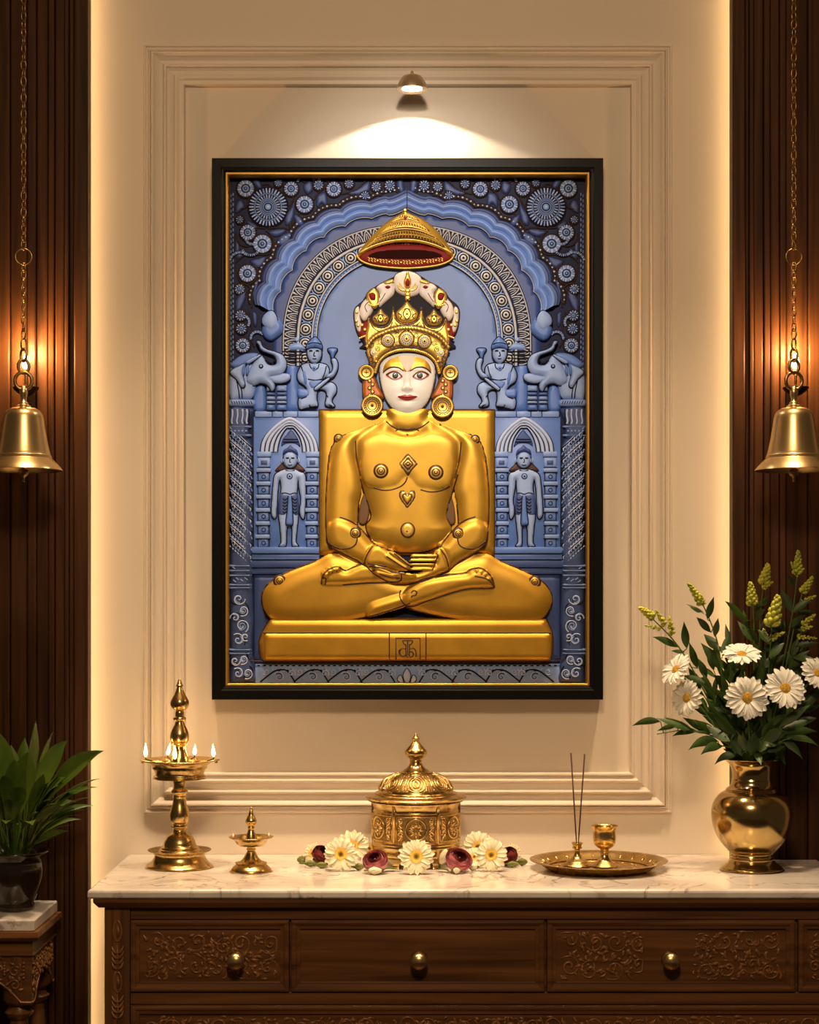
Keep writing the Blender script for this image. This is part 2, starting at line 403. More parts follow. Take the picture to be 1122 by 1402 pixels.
for py, ph in ((1275, 0), (1316, 1), (1345, 0), (1383, 1)):
    z = cz_(py)
    if ph == 0:
        mb.tube([(xc + .007 * math.cos(a / 10 * 6.283), KY, z + .018 * math.sin(a / 10 * 6.283)) for a in range(10)], .0016, 6, closed=True)
        mb.tube([(xc, KY, z - .010), (xc + .002, KY - .001, z), (xc, KY, z + .010)], lambda t: .001 + .002 * math.sin(math.pi * t), 6)
    else:
        for sg in (-1, 1):
            for k in range(4):
                zz = z - .014 + k * .009
                mb.tube(crom([(xc, KY, zz), (xc + sg * .006, KY - .001, zz + .004), (xc + sg * .010, KY, zz + .013)], 4), lambda t: .0006 + .0022 * math.sin(math.pi * min(.97, t + .05)), 6)
        mb.tube([(xc, KY, z - .022), (xc + .001, KY, z), (xc - .001, KY, z + .028)], .0013, 6)
mb.build('carved_pattern', M['carv'], st)
def drawer(a, b, t, bt, zones, seed, knob_px, carved=True, inset=True):
    x0, x1, z0, z1 = cx_(a), cx_(b), cz_(bt), cz_(t)
    if inset and x1 > XR - .02: x1 = XR - .022
    mb = MB()
    pw = .0125
    frame_strip(mb, x0, x1, z0, z1, KY, [(0, -.016), (0, 0), (.001, .0012), (.0045, .0020), (.008, .0012), (.0095, -.0006), (.0125, -.0014), (.0150, -.0016), (.0152, -.0046), (.017, -.0052)])
    d = mb.box(x0 + .0165, x1 - .0165, KY + .0050, KY + .018, z0 + .0165, z1 - .0165).build('drawer', M['cab'], cab, smooth=False)
    if carved:
        scroll_carving(x0 + .020, x1 - .020, z0 + .0195, z1 - .0195, KY + .0052, seed, zones, size=.86).build('carved_pattern', M['carv'], d)
    if knob_px:
        xk, zk = cx_(knob_px), cz_(1314)
        pr = [(r * 1.18, h * 1.1) for r, h in [(.0125, 0), (.0128, .0012), (.0108, .0022), (.0105, .003), (.0062, .0042), (.0050, .008), (.0056, .0105), (.0098, .0125), (.0122, .0160), (.0126, .0195), (.0115, .0235), (.0085, .0268), (.0045, .0285), (.0, .029)]]
        kb = MB(); seg = 24; vs = []
        for r, h in pr: vs += [(xk + r * math.cos(6.28318 * k / seg), KY + .0050 - h, zk + r * math.sin(6.28318 * k / seg)) for k in range(seg)]
        kb.add(vs, [(i * seg + k, i * seg + (k + 1) % seg, (i + 1) * seg + (k + 1) % seg, (i + 1) * seg + k) for i in range(len(pr) - 1) for k in range(seg)])
        kb.build('knob', M['satin'], d, label='round brass knob')
    return d
drawer(179, 396, 1260, 1358, None, 3, 324)
drawer(399, 746, 1260, 1358, None, 5, 574, carved=False)
drawer(749.5, 1089, 1260, 1358, [(0, .38), (.60, 1)], 12, 918)
drawer(1094, 1300, 1260, 1358, None, 21, None)
drawer(179, 1300, 1376.5, 1500, None, 31, None)

# ------------------------------------------------------------------ side table with marble slab
TZ = 0.826
TX1 = px_x(81.6, -.07); TX0 = TX1 - 0.40; TYF, TYB = -0.294, -0.0905
tab = thing('side_table', ((TX0 + TX1) / 2, (TYF + TYB) / 2, 0), 'dark carved wooden side table with a white marble top holding the potted plant', 'table')
tb = TZ - 0.0205
slab(TX0, TX1, TYF, tb, TZ, TYB, None, 0.003).build('marble_top', M['marble'], tab, smooth=False)
mb = MB(); o = .008
vs = []
for ins, z in ((-.008, tb - .0004), (-.009, tb - .010), (-.004, tb - .0165), (.004, tb - .018), (.004, tb - .040), (.001, tb - .043), (.004, tb - .046)):
    vs += [(TX0 + ins, TYF + ins, z), (TX1 - ins, TYF + ins, z), (TX1 - ins, TYB, z), (TX0 + ins, TYB, z)]
mb.add(vs, [(4 * i + k, 4 * i + (k + 1) % 4, 4 * i + 4 + (k + 1) % 4, 4 * i + 4 + k) for i in range(6) for k in range(4)] + [(3, 2, 1, 0), (24, 25, 26, 27)])
mb.build('top_frame', M['cab'], tab, smooth=False)
za = tb - .0455
def apron(x0, x1, axis_front=True):
    """Scalloped apron board; local u runs along its length."""
    L = x1 - x0; n = 40; low = []
    for i in range(n + 1):
        u = i / n; e = min(u, 1 - u) * L
        low.append(za - (.086 - .0 if e < .022 else .086 - .046 * min(1, (e - .022) / .05) ** .7 - .012 * (0.5 - 0.5 * math.cos(max(0, e - .07) / .05 * 3.14159))))
    return low
def apron_mesh(front):
    mb = MB(); n = 40
    if front: a, b = TX0 + .006, TX1 - .006
    else: a, b = TYF + .006, TYB - .006
    low = apron(a, b); vs = []
    for d in (0, .014):
        for i in range(n + 1):
            u = a + (b - a) * i / n
            for z in (za, low[i]):
                vs.append((u, TYF + .006 + d, z) if front else (TX1 - .006 - d, u, z))
    m = 2 * (n + 1); fs = []
    for i in range(n):
        k = 2 * i
        fs += [(k, k + 1, k + 3, k + 2), (m + k, m + k + 2, m + k + 3, m + k + 1), (k + 1, m + k + 1, m + k + 3, k + 3), (k, k + 2, m + k + 2, m + k)]
    return mb.add(vs, fs), low, a, b
for front in (True, False):
    mb, low, a, b = apron_mesh(front)
    ap = mb.build('apron', M['cab'], tab, smooth=False)
    cm = MB(); rnd = random.Random(4 + front)
    def put(u, z, h=0): return (u, TYF + .0058 - h, z) if front else (TX1 - .0058 + h, u, z)
    edge = [put(a + (b - a) * i / 40, low[i] + .004, .0005) for i in range(41)]
    cm.tube(edge, .0022, 6)
    u = a + .018
    while u < b - .012:
        e = min(u - a, b - u); zl = za - (.078 if e < .03 else .036)
        for sg in (-1, 1):
            p = [put(u + sg * .011 * (1 - .8 * t) * math.cos(t * 8), (za + zl) / 2 + .012 * sg + .011 * (1 - .8 * t) * math.sin(t * 8), .0012) for t in [k / 18 for k in range(19)]]
            cm.tube(p, lambda t: .0014 + .0012 * t, 6)
            for k in range(5):
                aa = k * 1.25 + rnd.uniform(0, .6); z0 = (za + zl) / 2 + .012 * sg
                q = [put(u + (.010 + .008 * t) * math.cos(aa + .6 * t), z0 + (.010 + .008 * t) * math.sin(aa + .6 * t), .001) for t in (0, .33, .66, 1)]
                if all(za - .082 < v[2] < za - .002 for v in q): cm.tube(q, lambda t: .0004 + .0028 * math.sin(math.pi * min(.97, .08 + t)), 6)
        for k in range(5): cm.ball(put(u + .016, za - .012 - k * .0065 if e < .05 else za - .012 - k * .005, .001), .0028, 8, 6)
        u += .034
    cm.build('carved_pattern', M['carv'], ap)
for lx in (TX0 + .034, TX1 - .034):
    for ly in (TYF + .034, TYB - .034):
        pr = [(.0, za), (.030, za - .001), (.030, za - .080), (.024, za - .088), (.018, za - .092), (.020, za - .098), (.026, za - .104), (.022, za - .112), (.016, za - .118), (.018, za - .16), (.026, za - .26), (.028, za - .30), (.020, za - .42), (.015, za - .50), (.022, za - .51), (.022, za - .53), (.016, za - .545), (.024, .06), (.026, .02), (.020, 0), (0, 0)]
        MB().lathe(pr[::-1], (lx, ly), 28).build('leg', M['cabv'], tab, sharp=40)

# ------------------------------------------------------------------ potted plant
def leaf_pts(path, wfun, side, fold=0.25):
    """Blade along a 3-D path; returns verts, faces: five verts across, folded at the midrib, waved."""
    n = len(path); vs = []; fs = []
    for i, p in enumerate(path):
        t = (path[min(i + 1, n - 1)] - path[max(i - 1, 0)]).normalized()
        s = side - t * side.dot(t); s.normalize(); nn = t.cross(s)
        wd = wfun(i / (n - 1))
        for u in (-1, -.5, 0, .5, 1): vs.append(p + s * (u * wd) + nn * (abs(u) ** 1.3 * wd * fold))
    fs = [(5 * i + k, 5 * i + k + 1, 5 * i + 6 + k, 5 * i + 5 + k) for i in range(n - 1) for k in range(4)]
    return vs, fs
def bez(a, b, c, n=12):
    return [a * (1 - t) ** 2 + b * 2 * t * (1 - t) + c * t * t for t in [i / n for i in range(n + 1)]]
def blade(mb, a, b, c, wd, side=Vector((0, 1, 0)), fold=.25, pet=0.0, n=12, peak=.45):
    def wf(t):
        if t < pet: return wd * .10
        u = (t - pet) / (1 - pet)
        return wd * max(.04, math.sin(math.pi * u ** (math.log(.5) / math.log(peak))) ** 1.12) if u < 1 else wd * .02
    v, f = leaf_pts(bez(a, b, c, n), wf, side, fold); mb.add(v, f)
PYp = -0.187; s = S(PYp)
pot = thing('potted_plant', (px_x(20, PYp), PYp, TZ), 'bushy green leafy plant in a glazed dark brown pot on the side table', 'plant')
def pz(py, y): return EZ - (py - HY) * S(y)
pprof = [(0, 1246), (26, 1246), (27, 1244), (27, 1238), (26, 1236.5), (29.5, 1229), (35, 1215), (38.6, 1202), (39.3, 1192), (38.2, 1183), (37.4, 1179), (39.5, 1175), (44, 1170), (46.6, 1167.5), (47, 1166), (45, 1165.5), (42, 1168), (36, 1174), (35, 1178), (0, 1178)]
off = TZ + .0006 - pz(1246, PYp)
MB().lathe([(r * s, pz(y, PYp) + off) for r, y in pprof], (pot.location.x, PYp), 56).build('pot', M['pot'], pot)
MB().lathe([(0, pz(1172, PYp)), (20 * s, pz(1171, PYp)), (36.8 * s, pz(1173, PYp)), (36 * s, pz(1176, PYp)), (0, pz(1176, PYp))], (pot.location.x, PYp), 40, cap=False).build('soil', M['soil'], pot)
rnd = random.Random(11)
# (tip px, tip py, half width px, rise of the control point px, depth offset of the tip m, petiole share)
LV = [(118, 1048, 6, 55, .02, .3), (134, 1078, 4, 50, -.05, .3), (122, 1108, 3, 36, -.06, .3), (112, 1122, 3, 30, .02, .3), (90, 1120, 4, 34, .03, .3), (104, 1098, 5, 44, .02, .3), (62, 1040, 9, 46, .02, .3), (34, 1010, 10, 44, .03, .25), (15, 1020, 10, 44, .02, .25), (49, 987, 15, 40, -.01, .25), (-6, 998, 15, 40, -.03, .25), (73, 1001, 8, 45, .03, .3), (92, 1014, 11, 55, .01, .3), (142, 1028, 10.5, 62, -.02, .3),
      (138, 1066, 8.5, 52, -.03, .3), (128, 1092, 5.5, 45, .00, .3), (129, 1103, 4, 38, .03, .3), (110, 1116, 4.5, 32, -.05, .3), (100, 1130, 4.5, 25, -.03, .3), (95, 1138, 4, 20, -.06, .3),
      (84, 1146, 4, 14, .01, .3), (66, 1153, 3.5, 10, -.03, .3), (45, 1130, 9, 42, -.12, .45), (8, 1128, 9, 40, -.12, .45), (28, 1078, 10, 40, -.10, .35), (60, 1060, 11, 44, -.06, .3), (5, 1062, 10, 44, -.08, .3), (20, 1040, 13, 40, -.05, .25),
      (38, 1030, 13, 45, -.03, .25), (70, 1095, 9, 45, -.06, .35), (82, 1075, 9, 48, -.04, .35), (15, 1095, 10, 40, -.10, .35), (108, 1082, 6, 48, -.05, .35), (88, 1104, 6, 40, -.08, .35), (52, 1112, 8, 36, -.10, .4)]
more = []
for t in LV:
    more.append(t)
    if t[0] > 45: more.append((40 - t[0] + rnd.uniform(-6, 6), t[1] + rnd.uniform(-10, 10), t[2], t[3], t[4] + rnd.uniform(-.02, .02), t[5]))
for k in range(16):
    a = rnd.uniform(0, 6.28); more.append((20 + rnd.uniform(-70, 75), rnd.uniform(1040, 1140), rnd.uniform(4, 9), 42, rnd.uniform(-.06, .05), .35))
for tx, ty, wd, rise, dy, pet in more:
    y1 = PYp + dy; tip = W(tx, ty, y1)
    bx = 20 + max(-14, min(14, (tx - 20) * .16)) + rnd.uniform(-5, 5); by = PYp + max(-.018, min(.018, dy * .3)) + rnd.uniform(-.006, .006)
    base = W(bx, 1172, by)
    mid = W(bx + (tx - bx) * .42, min(1160, (1172 + ty) / 2 - rise), (by + y1) / 2)
    sd = Vector((-.5 * (tip - base).z, rnd.uniform(-.55, .15), .5 * (tip - base).x)).normalized() if abs(tx - 20) > 25 else Vector((1, rnd.uniform(-.3, .3), 0))
    sd = (sd + Vector((0, -.35 if tx > 60 else 0, .0))).normalized()
    mb = MB(); blade(mb, base, mid, tip, wd * s * 1.15, sd, .28, pet, 14, .5)
    mb.build('leaf', M['leaf'], pot)

# ------------------------------------------------------------------ brass on the counter
def lathe_px(prof, y, zbase=None):
    s = S(y); z = [pz(py, y) for r, py in prof]
    dz = (zbase - min(z)) if zbase is not None else 0
    return [(r * s, zz + dz) for (r, py), zz in zip(prof, z)]
def smooth_prof(p, n=4): return [(max(0, float(q[0])), float(q[1])) for q in crom(p, n)]
ON = ZC + .0004
def part(prof, c, y, name, m, root, seg=48, n=3, sharp=35, dz=0, **k):
    pr = [(r, z + dz) for r, z in lathe_px(smooth_prof(prof, n) if n > 1 else prof, y)]
    return MB().lathe(pr, c, seg, **k).build(name, m, root, sharp=sharp)
# tall oil lamp
LY = -.162; lx = px_x(246, LY)
lamp = thing('oil_lamp', (lx, LY, ZC), 'tall tiered brass oil lamp with five burning wicks around its dish', 'lamp')
dz = ON - pz(1187, LY)
part([(0, 1187), (43, 1187), (45, 1186), (44.7, 1184.5), (41, 1181.5), (37.5, 1178), (35, 1173), (34.6, 1169), (37, 1166.5), (42, 1165), (43.5, 1163.6), (42, 1163), (36, 1164.2), (28.5, 1165), (0, 1165)], (lx, LY), LY, 'foot', M['brass'], lamp, dz=dz)
part([(0, 1166), (28, 1166), (28.4, 1164), (27, 1162.5), (25.5, 1161.5), (25.8, 1160), (22.6, 1157), (21.6, 1153), (19.8, 1149), (16, 1143.5), (11, 1139.5), (9.2, 1137.5), (9, 1135), (11.2, 1133), (11.6, 1131), (9.6, 1129.4), (10, 1127.6), (12.2, 1125), (13.7, 1119), (13.6, 1114), (11.8, 1107), (9.6, 1100), (8.9, 1094), (9.5, 1091.5), (8.6, 1090), (9.3, 1087.5), (11.4, 1085), (11.2, 1082.5), (8.8, 1079.5), (8.2, 1075), (8.8, 1066), (0, 1065)], (lx, LY), LY, 'stem', M['brass'], lamp, dz=dz)
FA = [(180, 55), (125, 44), (268, 46), (62, 44), (2, 55)]          # flame azimuth (deg, 270 = towards the room) and rim radius px
def spout(a, z):
    k = 1.0
    for d, r in FA:
        q = (math.degrees(a) - d + 180) % 360 - 180
        k += .045 * math.exp(-(q / 7.0) ** 2) if abs(q) < 30 else 0
    return k
dp = [(0, 1066.5), (34, 1066.5), (35.6, 1065), (35.4, 1063), (33.4, 1061), (33.6, 1058), (36, 1052), (39.5, 1046.5), (42, 1044), (47, 1043), (51.5, 1041.8), (52.6, 1040.4), (51, 1039.8), (46.5, 1041.4), (42.5, 1043), (38, 1048), (34, 1054), (0, 1056)]
MB().lathe([(r, z + dz) for r, z in lathe_px(smooth_prof(dp, 3), LY)], (lx, LY), 120, rmod=lambda a, z: spout(a, z) if z > pz(1046, LY) + dz else 1).build('dish', M['brass'], lamp, sharp=35)
part([(0, 1056), (13, 1056), (12.6, 1042), (11, 1035), (8.6, 1028), (8, 1024), (8.3, 1021), (10.4, 1019.4), (10.8, 1017.6), (12.4, 1014), (13.2, 1009), (12.6, 1004), (10.4, 998.5), (7.6, 993), (6.4, 990), (5.8, 988), (8, 986.4), (9, 984.6), (8.4, 982.6), (6, 981), (6, 976), (5.4, 973.6), (8.2, 972), (11.4, 968.6), (12.9, 964.4), (12.3, 959.5), (9.4, 954), (6.4, 948.5), (4.4, 943), (3.6, 940.6), (5, 939.8), (4.9, 938.4), (3.8, 937), (2.2, 932), (.8, 929.6), (0, 929.2)], (lx, LY), LY, 'finial', M['brass'], lamp, dz=dz, seg=40)
sp = S(LY)
def flame(mb, c, h, r, lean=0.0):
    pr = [(0.15, 0), (.7, .1), (1, .24), (.92, .4), (.62, .62), (.3, .82), (.08, .97), (0, 1)]
    seg = 12; vs = []
    for q, t in pr: vs += [(c[0] + r * q * math.cos(6.283 * k / seg) + lean * t * h, c[1] + r * q * math.sin(6.283 * k / seg), c[2] + h * t) for k in range(seg)]
    mb.add(vs, [(i * seg + k, i * seg + (k + 1) % seg, (i + 1) * seg + (k + 1) % seg, (i + 1) * seg + k) for i in range(len(pr) - 1) for k in range(seg)])
zr = pz(1040, LY) + dz
for (d, r), h, ln in zip(FA, (19, 17, 19, 15, 18), (0, .22, 0, .05, -.05)):
    a = math.radians(d); q = (r - 8.5) * sp
    p = Vector((lx + q * math.cos(a), LY + q * math.sin(a), zr))
    wk = MB().tube([p - Vector((math.cos(a), math.sin(a), 0)) * .012 + Vector((0, 0, -.003)), p + Vector((0, 0, .0005)), p + Vector((0, 0, .006))], .0011, 6).build('wick', M['wick'], lamp)
    mb = MB(); flame(mb, p + Vector((0, 0, .0045)), h * sp, 2.6 * sp, ln); mb.build('flame', M['flame'], lamp)
    nb = MB().ball((lx + (r - 5) * sp * math.cos(a), LY + (r - 5) * sp * math.sin(a), zr - .0050), (.0035, .0035, .0028), 10, 6).build('spout', M['brass'], lamp)
    fl = bpy.data.lights.new('flame_light', 'POINT'); fl.energy = .10; fl.color = (1, .58, .22); fl.shadow_soft_size = .004
    fo = bpy.data.objects.new('flame_light', fl); C.objects.link(fo); fo.parent = lamp; fo.location = p + Vector((0, 0, .016)) - lamp.location
# small oil lamp
SY = -.215; sx = px_x(344, SY)
sl = thing('oil_lamp', (sx, SY, ZC), 'small short brass oil lamp with unlit dish and pointed top', 'lamp')
dz = ON - pz(1194, SY)
part([(0, 1194), (27.4, 1194), (28, 1193), (26.5, 1190), (22.5, 1186), (20.4, 1184), (21.8, 1183), (22, 1182.2), (19.5, 1181.4), (16, 1180.6), (12.4, 1178), (9, 1173), (6.6, 1168.5), (5.4, 1166), (6.5, 1164.6), (6.5, 1163.4), (5.2, 1162), (5.7, 1159.5), (0, 1159)], (sx, SY), SY, 'foot', M['brass'], sl, dz=dz, seg=40)
part([(0, 1160), (13, 1159.6), (18, 1158), (21, 1155), (23, 1151.8), (26, 1149.6), (29.6, 1148), (30.4, 1147), (29, 1146.6), (24, 1149), (19, 1153), (12, 1155), (0, 1155.5)], (sx, SY), SY, 'dish', M['brass'], sl, dz=dz, seg=56)
part([(0, 1156), (8.2, 1155), (7.7, 1148), (5.4, 1141), (4, 1137), (4.8, 1135.2), (4.7, 1133.6), (4.1, 1132), (6, 1130), (7.7, 1127), (7.6, 1124), (5.6, 1120), (3.9, 1117), (2.9, 1113), (2.3, 1111.6), (2.6, 1110.6), (1.7, 1109.4), (1.9, 1107.8), (1, 1106.4), (0, 1106)], (sx, SY), SY, 'finial', M['brass'], sl, dz=dz, seg=32)
for px, py in ((319.5, 1147), (368.3, 1146)):
    mb = MB(); flame(mb, (px_x(px, SY), SY, pz(py, SY) + dz), .0065, .0012); mb.build('wick', M['ember'], sl)

# lidded brass box
BY = -.125; bx = px_x(569.7, BY)
box = thing('lidded_box', (bx, BY, ZC), 'round engraved brass box with domed lid and tall finial amid the flowers', 'box')
dz = ON - pz(1183, BY); sb = S(BY)
part([(0, 1170), (52, 1170), (57.5, 1168.5), (58.5, 1165), (58, 1160), (59.5, 1157.6), (60.4, 1155.6), (59.6, 1153.6), (60.2, 1151.6), (59.6, 1149.8), (58.4, 1148.6), (58.8, 1147), (58.8, 1112), (58.6, 1110.6), (59.6, 1109.4), (58.4, 1107.6), (58.8, 1103), (60.6, 1099), (61.5, 1097), (60, 1095.6), (0, 1095.4)], (bx, BY), BY, 'body', M['brass'], box, dz=dz, seg=96, n=2)
def cyl(a, py, r, h=0): return (bx + (r * sb + h) * math.sin(a), BY - (r * sb + h) * math.cos(a), pz(py, BY) + dz)
mb = MB(); rr = random.Random(2)
for k in range(6):
    a0 = math.radians(k * 60)
    for e in (-26.5, 26.5):
        a = a0 + math.radians(e); mb.tube([cyl(a, 1112, 58.8, .0005), cyl(a, 1147, 58.8, .0005)], .0011, 6)
    for e in (-29.4, 29.4): 
        a = a0 + math.radians(e); mb.tube([cyl(a, 1098, 59.6, .0), cyl(a, 1111, 58.9, .0008), cyl(a, 1148, 58.9, .0008)], .0022, 6)
        pm = MB(); nn_ = 10
    pm.add([cyl(a0 + math.radians(-26 + 52 * i / nn_), y_, 58.8, .0004) for y_ in (1113, 1121, 1129, 1137, 1146) for i in range(nn_ + 1)], [(j * (nn_ + 1) + i, (j + 1) * (nn_ + 1) + i, (j + 1) * (nn_ + 1) + i + 1, j * (nn_ + 1) + i + 1) for j in range(4) for i in range(nn_)])
    pm.build('engraved_panel_pattern', M['chased'], box)
    for q in ((1112.5,), (1146.5,)):
        mb.tube([cyl(a0 + math.radians(-26.5 + 53 * t / 12), q[0], 58.8, .0004) for t in range(13)], .0011, 6)
    mb.tube([cyl(a0 + math.radians(13.5 * math.cos(t)), 1129.5 + 14.5 * math.sin(t), 58.8, .0008) for t in [i / 28 * 6.2832 for i in range(28)]], .0019, 6, closed=True)
    for lob in range(8):
        th = lob * 6.2832 / 8 - 1.571
        mb.tube([cyl(a0 + math.radians(10 * math.cos(th) * (.25 + .75 * t)), 1129.5 + 11.5 * math.sin(th) * (.25 + .75 * t), 58.8, .0006) for t in [i / 7 for i in range(8)]], lambda t: .0008 + .0026 * math.sin(math.pi * min(.97, t + .02)), 6)
        mb.tube([cyl(a0 + math.radians(11 * math.cos(th + .39) * t), 1129.5 + 12 * math.sin(th + .39) * t, 58.8, .0006) for t in (.3, .6, .9)], .0009, 6)
    for sg in (-1, 1):
        for j in range(5):
            yy = 1117 + j * 6.2
            mb.tube([cyl(a0 + sg * math.radians(17 + 8 * t), yy + 3.5 * math.sin(t * 4 + j), 58.8, .0005) for t in [i / 5 for i in range(6)]], lambda t: .0008 + .0020 * math.sin(math.pi * min(.97, t + .02)), 6)
            mb.tube([cyl(a0 + sg * math.radians(21 + 2.6 * math.cos(u * 6)), yy + 2.4 * math.sin(u * 6), 58.8, .0006) for u in [i / 8 for i in range(9)]], .0012, 6)
mb.build('engraved_pattern', M['engr'], box)
mb = MB()
for k in range(6):
    a = math.radians(k * 60 + 30)
    c0 = Vector(cyl(a, 1167, 52)); c1 = Vector(cyl(a, 1183, 55))
    d = Vector((math.sin(a), -math.cos(a), 0)); tgs = Vector((math.cos(a), math.sin(a), 0))
    m2 = MB(); vs = []
    for (wd, z, o_) in ((.019, pz(1165, BY) + dz, .002), (.016, pz(1171, BY) + dz, .004), (.008, pz(1176, BY) + dz, .004), (.006, pz(1180, BY) + dz, .003), (.009, ON, .007)):
        b_ = Vector((bx, BY, 0)) + d * (52 * sb)
        for sg, dd in ((-1, o_), (1, o_), (1, o_ - .010), (-1, o_ - .010)): 
            q = b_ + tgs * (wd * sg) + d * dd; vs.append((q.x, q.y, z))
    m2.add(vs, [(4 * i + k2, 4 * i + (k2 + 1) % 4, 4 * i + 4 + (k2 + 1) % 4, 4 * i + 4 + k2) for i in range(4) for k2 in range(4)] + [(3, 2, 1, 0), (16, 17, 18, 19)])
    m2.build('foot', M['brass'], box, smooth=False, bevel=.0015)
dome = [(0, 1095.2), (60, 1095.2), (66, 1094.2), (69.2, 1092.2), (69, 1090.4), (65, 1088.6), (58.5, 1087.8), (57, 1086.2), (55.5, 1086.4), (55.8, 1085), (52.4, 1084.4), (51.4, 1082.6), (50, 1078.5), (47, 1073), (42, 1067.6), (35, 1063.2), (27, 1060.6), (22.6, 1060), (21.4, 1059), (21.8, 1057.6), (18.6, 1056.6), (18, 1055), (14.6, 1053), (10.6, 1049.6), (8.6, 1046), (7.8, 1043), (8.6, 1041.8), (8.2, 1040.6), (8.8, 1039.4), (11, 1037.6), (14.4, 1034), (15.4, 1030.8), (14.4, 1027.2), (11, 1023.6), (8.4, 1020.8), (6, 1017.6), (4.4, 1015.2), (4.2, 1014), (5.2, 1012.6), (5.1, 1010.8), (3.6, 1009.4), (2.4, 1008), (1.9, 1006.2), (.9, 1004.6), (0, 1004.2)]
lid = part(dome, (bx, BY), BY, 'lid', M['brass'], box, dz=dz, seg=96, n=2)
def dm(a, t, h=.0015):
    """Point on the dome: t 0 at its foot, 1 at its neck."""
    tab_ = [(51.2, 1082), (50, 1078.5), (47, 1073), (42, 1067.6), (35, 1063.2), (27, 1060.6), (23, 1060)]
    u = min(.999, max(0, t)) * 6; i = int(u); f_ = u - i
    r = tab_[i][0] * (1 - f_) + tab_[i + 1][0] * f_; y_ = tab_[i][1] * (1 - f_) + tab_[i + 1][1] * f_
    return (bx + (r * sb + h * .6) * math.sin(a), BY - (r * sb + h * .6) * math.cos(a), pz(y_, BY) + dz + h)
dmp = MB(); NA = 96
dmp.add([dm(6.28318 * i / NA, t_, .0007) for t_ in [.05 + .9 * j / 12 for j in range(13)] for i in range(NA)], [(j * NA + i, j * NA + (i + 1) % NA, (j + 1) * NA + (i + 1) % NA, (j + 1) * NA + i) for j in range(12) for i in range(NA)])
dmp.build('dome_band_pattern', M['chased'], lid)
mb = MB()
for k in range(8):
    a0 = math.radians(k * 45)
    for sg in (-1, 1): mb.tube([dm(a0 + sg * math.radians(21 - 6 * t), t) for t in [i / 10 for i in range(11)]], .0012, 6)
    for q, wd in ((.34, 15), (.24, 10), (.13, 5)):
        mb.tube([dm(a0 + math.radians(wd * math.cos(u)), .40 + q * math.sin(u)) for u in [i / 16 * 6.2832 for i in range(16)]], .0012, 6, closed=True)
    for sg in (-1, 1):
        for j in range(4): mb.tube([dm(a0 + sg * math.radians(16 + 3 * math.sin(j)), .08 + j * .2 + u) for u in (0, .06, .12)], lambda t: .0006 + .0015 * math.sin(math.pi * min(.97, t + .03)), 6)
mb.build('engraved_pattern', M['engr'], lid)

# tray with incense holder, goblet and incense sticks
TY = -.189; tx = px_x(820, TY)
tray = thing('tray', (tx, TY, ZC), 'wide round shallow brass tray carrying the goblet and the incense holder', 'tray')
dz = ON - pz(1190, TY); stt = S(TY)
part([(0, 1190), (66, 1190), (70, 1189.4), (76, 1186), (81, 1182.4), (85, 1179.6), (91, 1178.4), (94, 1177.6), (94.2, 1177), (90, 1176.8), (84.5, 1177.4), (80.6, 1179), (75, 1183), (69, 1186.8), (64, 1187.8), (0, 1187.8)], (tx, TY), TY, 'dish', M['brass'], tray, dz=dz, seg=120, n=2)
mb = MB(); zf = pz(1187.8, TY) + dz
for r in (60, 52, 22): mb.tube([(tx + r * stt * math.cos(a), TY + r * stt * math.sin(a), zf) for a in [i / 64 * 6.2832 for i in range(64)]], .0009, 6, closed=True)
for k in range(24):
    a = k / 24 * 6.2832
    mb.tube([(tx + (54 + 5 * t) * stt * math.cos(a + .09 * math.sin(3.1 * t)), TY + (54 + 5 * t) * stt * math.sin(a + .09 * math.sin(3.1 * t)), zf) for t in (0, .25, .5, .75, 1)], .0009, 6)
    mb.tube([(tx + (71 + 9 * t) * stt * math.cos(a), TY + (71 + 9 * t) * stt * math.sin(a), pz(1186 - 6.5 * t, TY) + dz) for t in (0, .5, 1)], lambda t: .0005 + .002 * math.sin(math.pi * min(.97, t + .02)), 6)
mb.build('engraved_pattern', M['engr'], tray)
HYy = -.170; hx = px_x(790.8, HYy); fz = zf + .0012
holder = thing('incense_holder', (hx, HYy, fz), 'small flared brass incense holder standing on the round tray', 'incense holder')
hp = [(0, 1184.5), (18.2, 1184.5), (18.8, 1183.4), (17.6, 1182), (15, 1180), (14.6, 1178.8), (9.4, 1175.6), (6, 1172.4), (4.4, 1168.8), (3.7, 1164.6), (4, 1162.6), (6.6, 1161.2), (6.4, 1159.8), (5.6, 1158.6), (6.2, 1156.6), (7.8, 1154.4), (7.6, 1153.7), (5, 1154.2), (3, 1156), (0, 1157)]
dzh = fz - pz(1184.5, HYy)
part(hp, (hx, HYy), HYy, 'body', M['brass'], holder, dz=dzh, seg=36)
GY = -.176; gx = px_x(828.2, GY)
gob = thing('goblet', (gx, GY, fz), 'small stemmed brass goblet standing empty on the round tray', 'goblet')
gp = [(0, 1185.5), (17, 1185.5), (17.5, 1184.6), (15.4, 1182.8), (14, 1181.6), (10.4, 1178.6), (7.6, 1175), (5.8, 1171.6), (5.3, 1169), (7.2, 1167.4), (7.4, 1166), (6, 1164.6), (6.2, 1162.6), (9.6, 1160.6), (13.4, 1157), (15.4, 1152), (15.8, 1147), (15.5, 1140), (15.8, 1136), (17.4, 1132.6), (18.6, 1131), (17.8, 1130.6), (15.4, 1134), (14.4, 1140), (14.6, 1148), (12, 1155), (6, 1158), (0, 1158.5)]
part(gp, (gx, GY), GY, 'cup', M['brass'], gob, dz=fz - pz(1185.5, GY), seg=44)
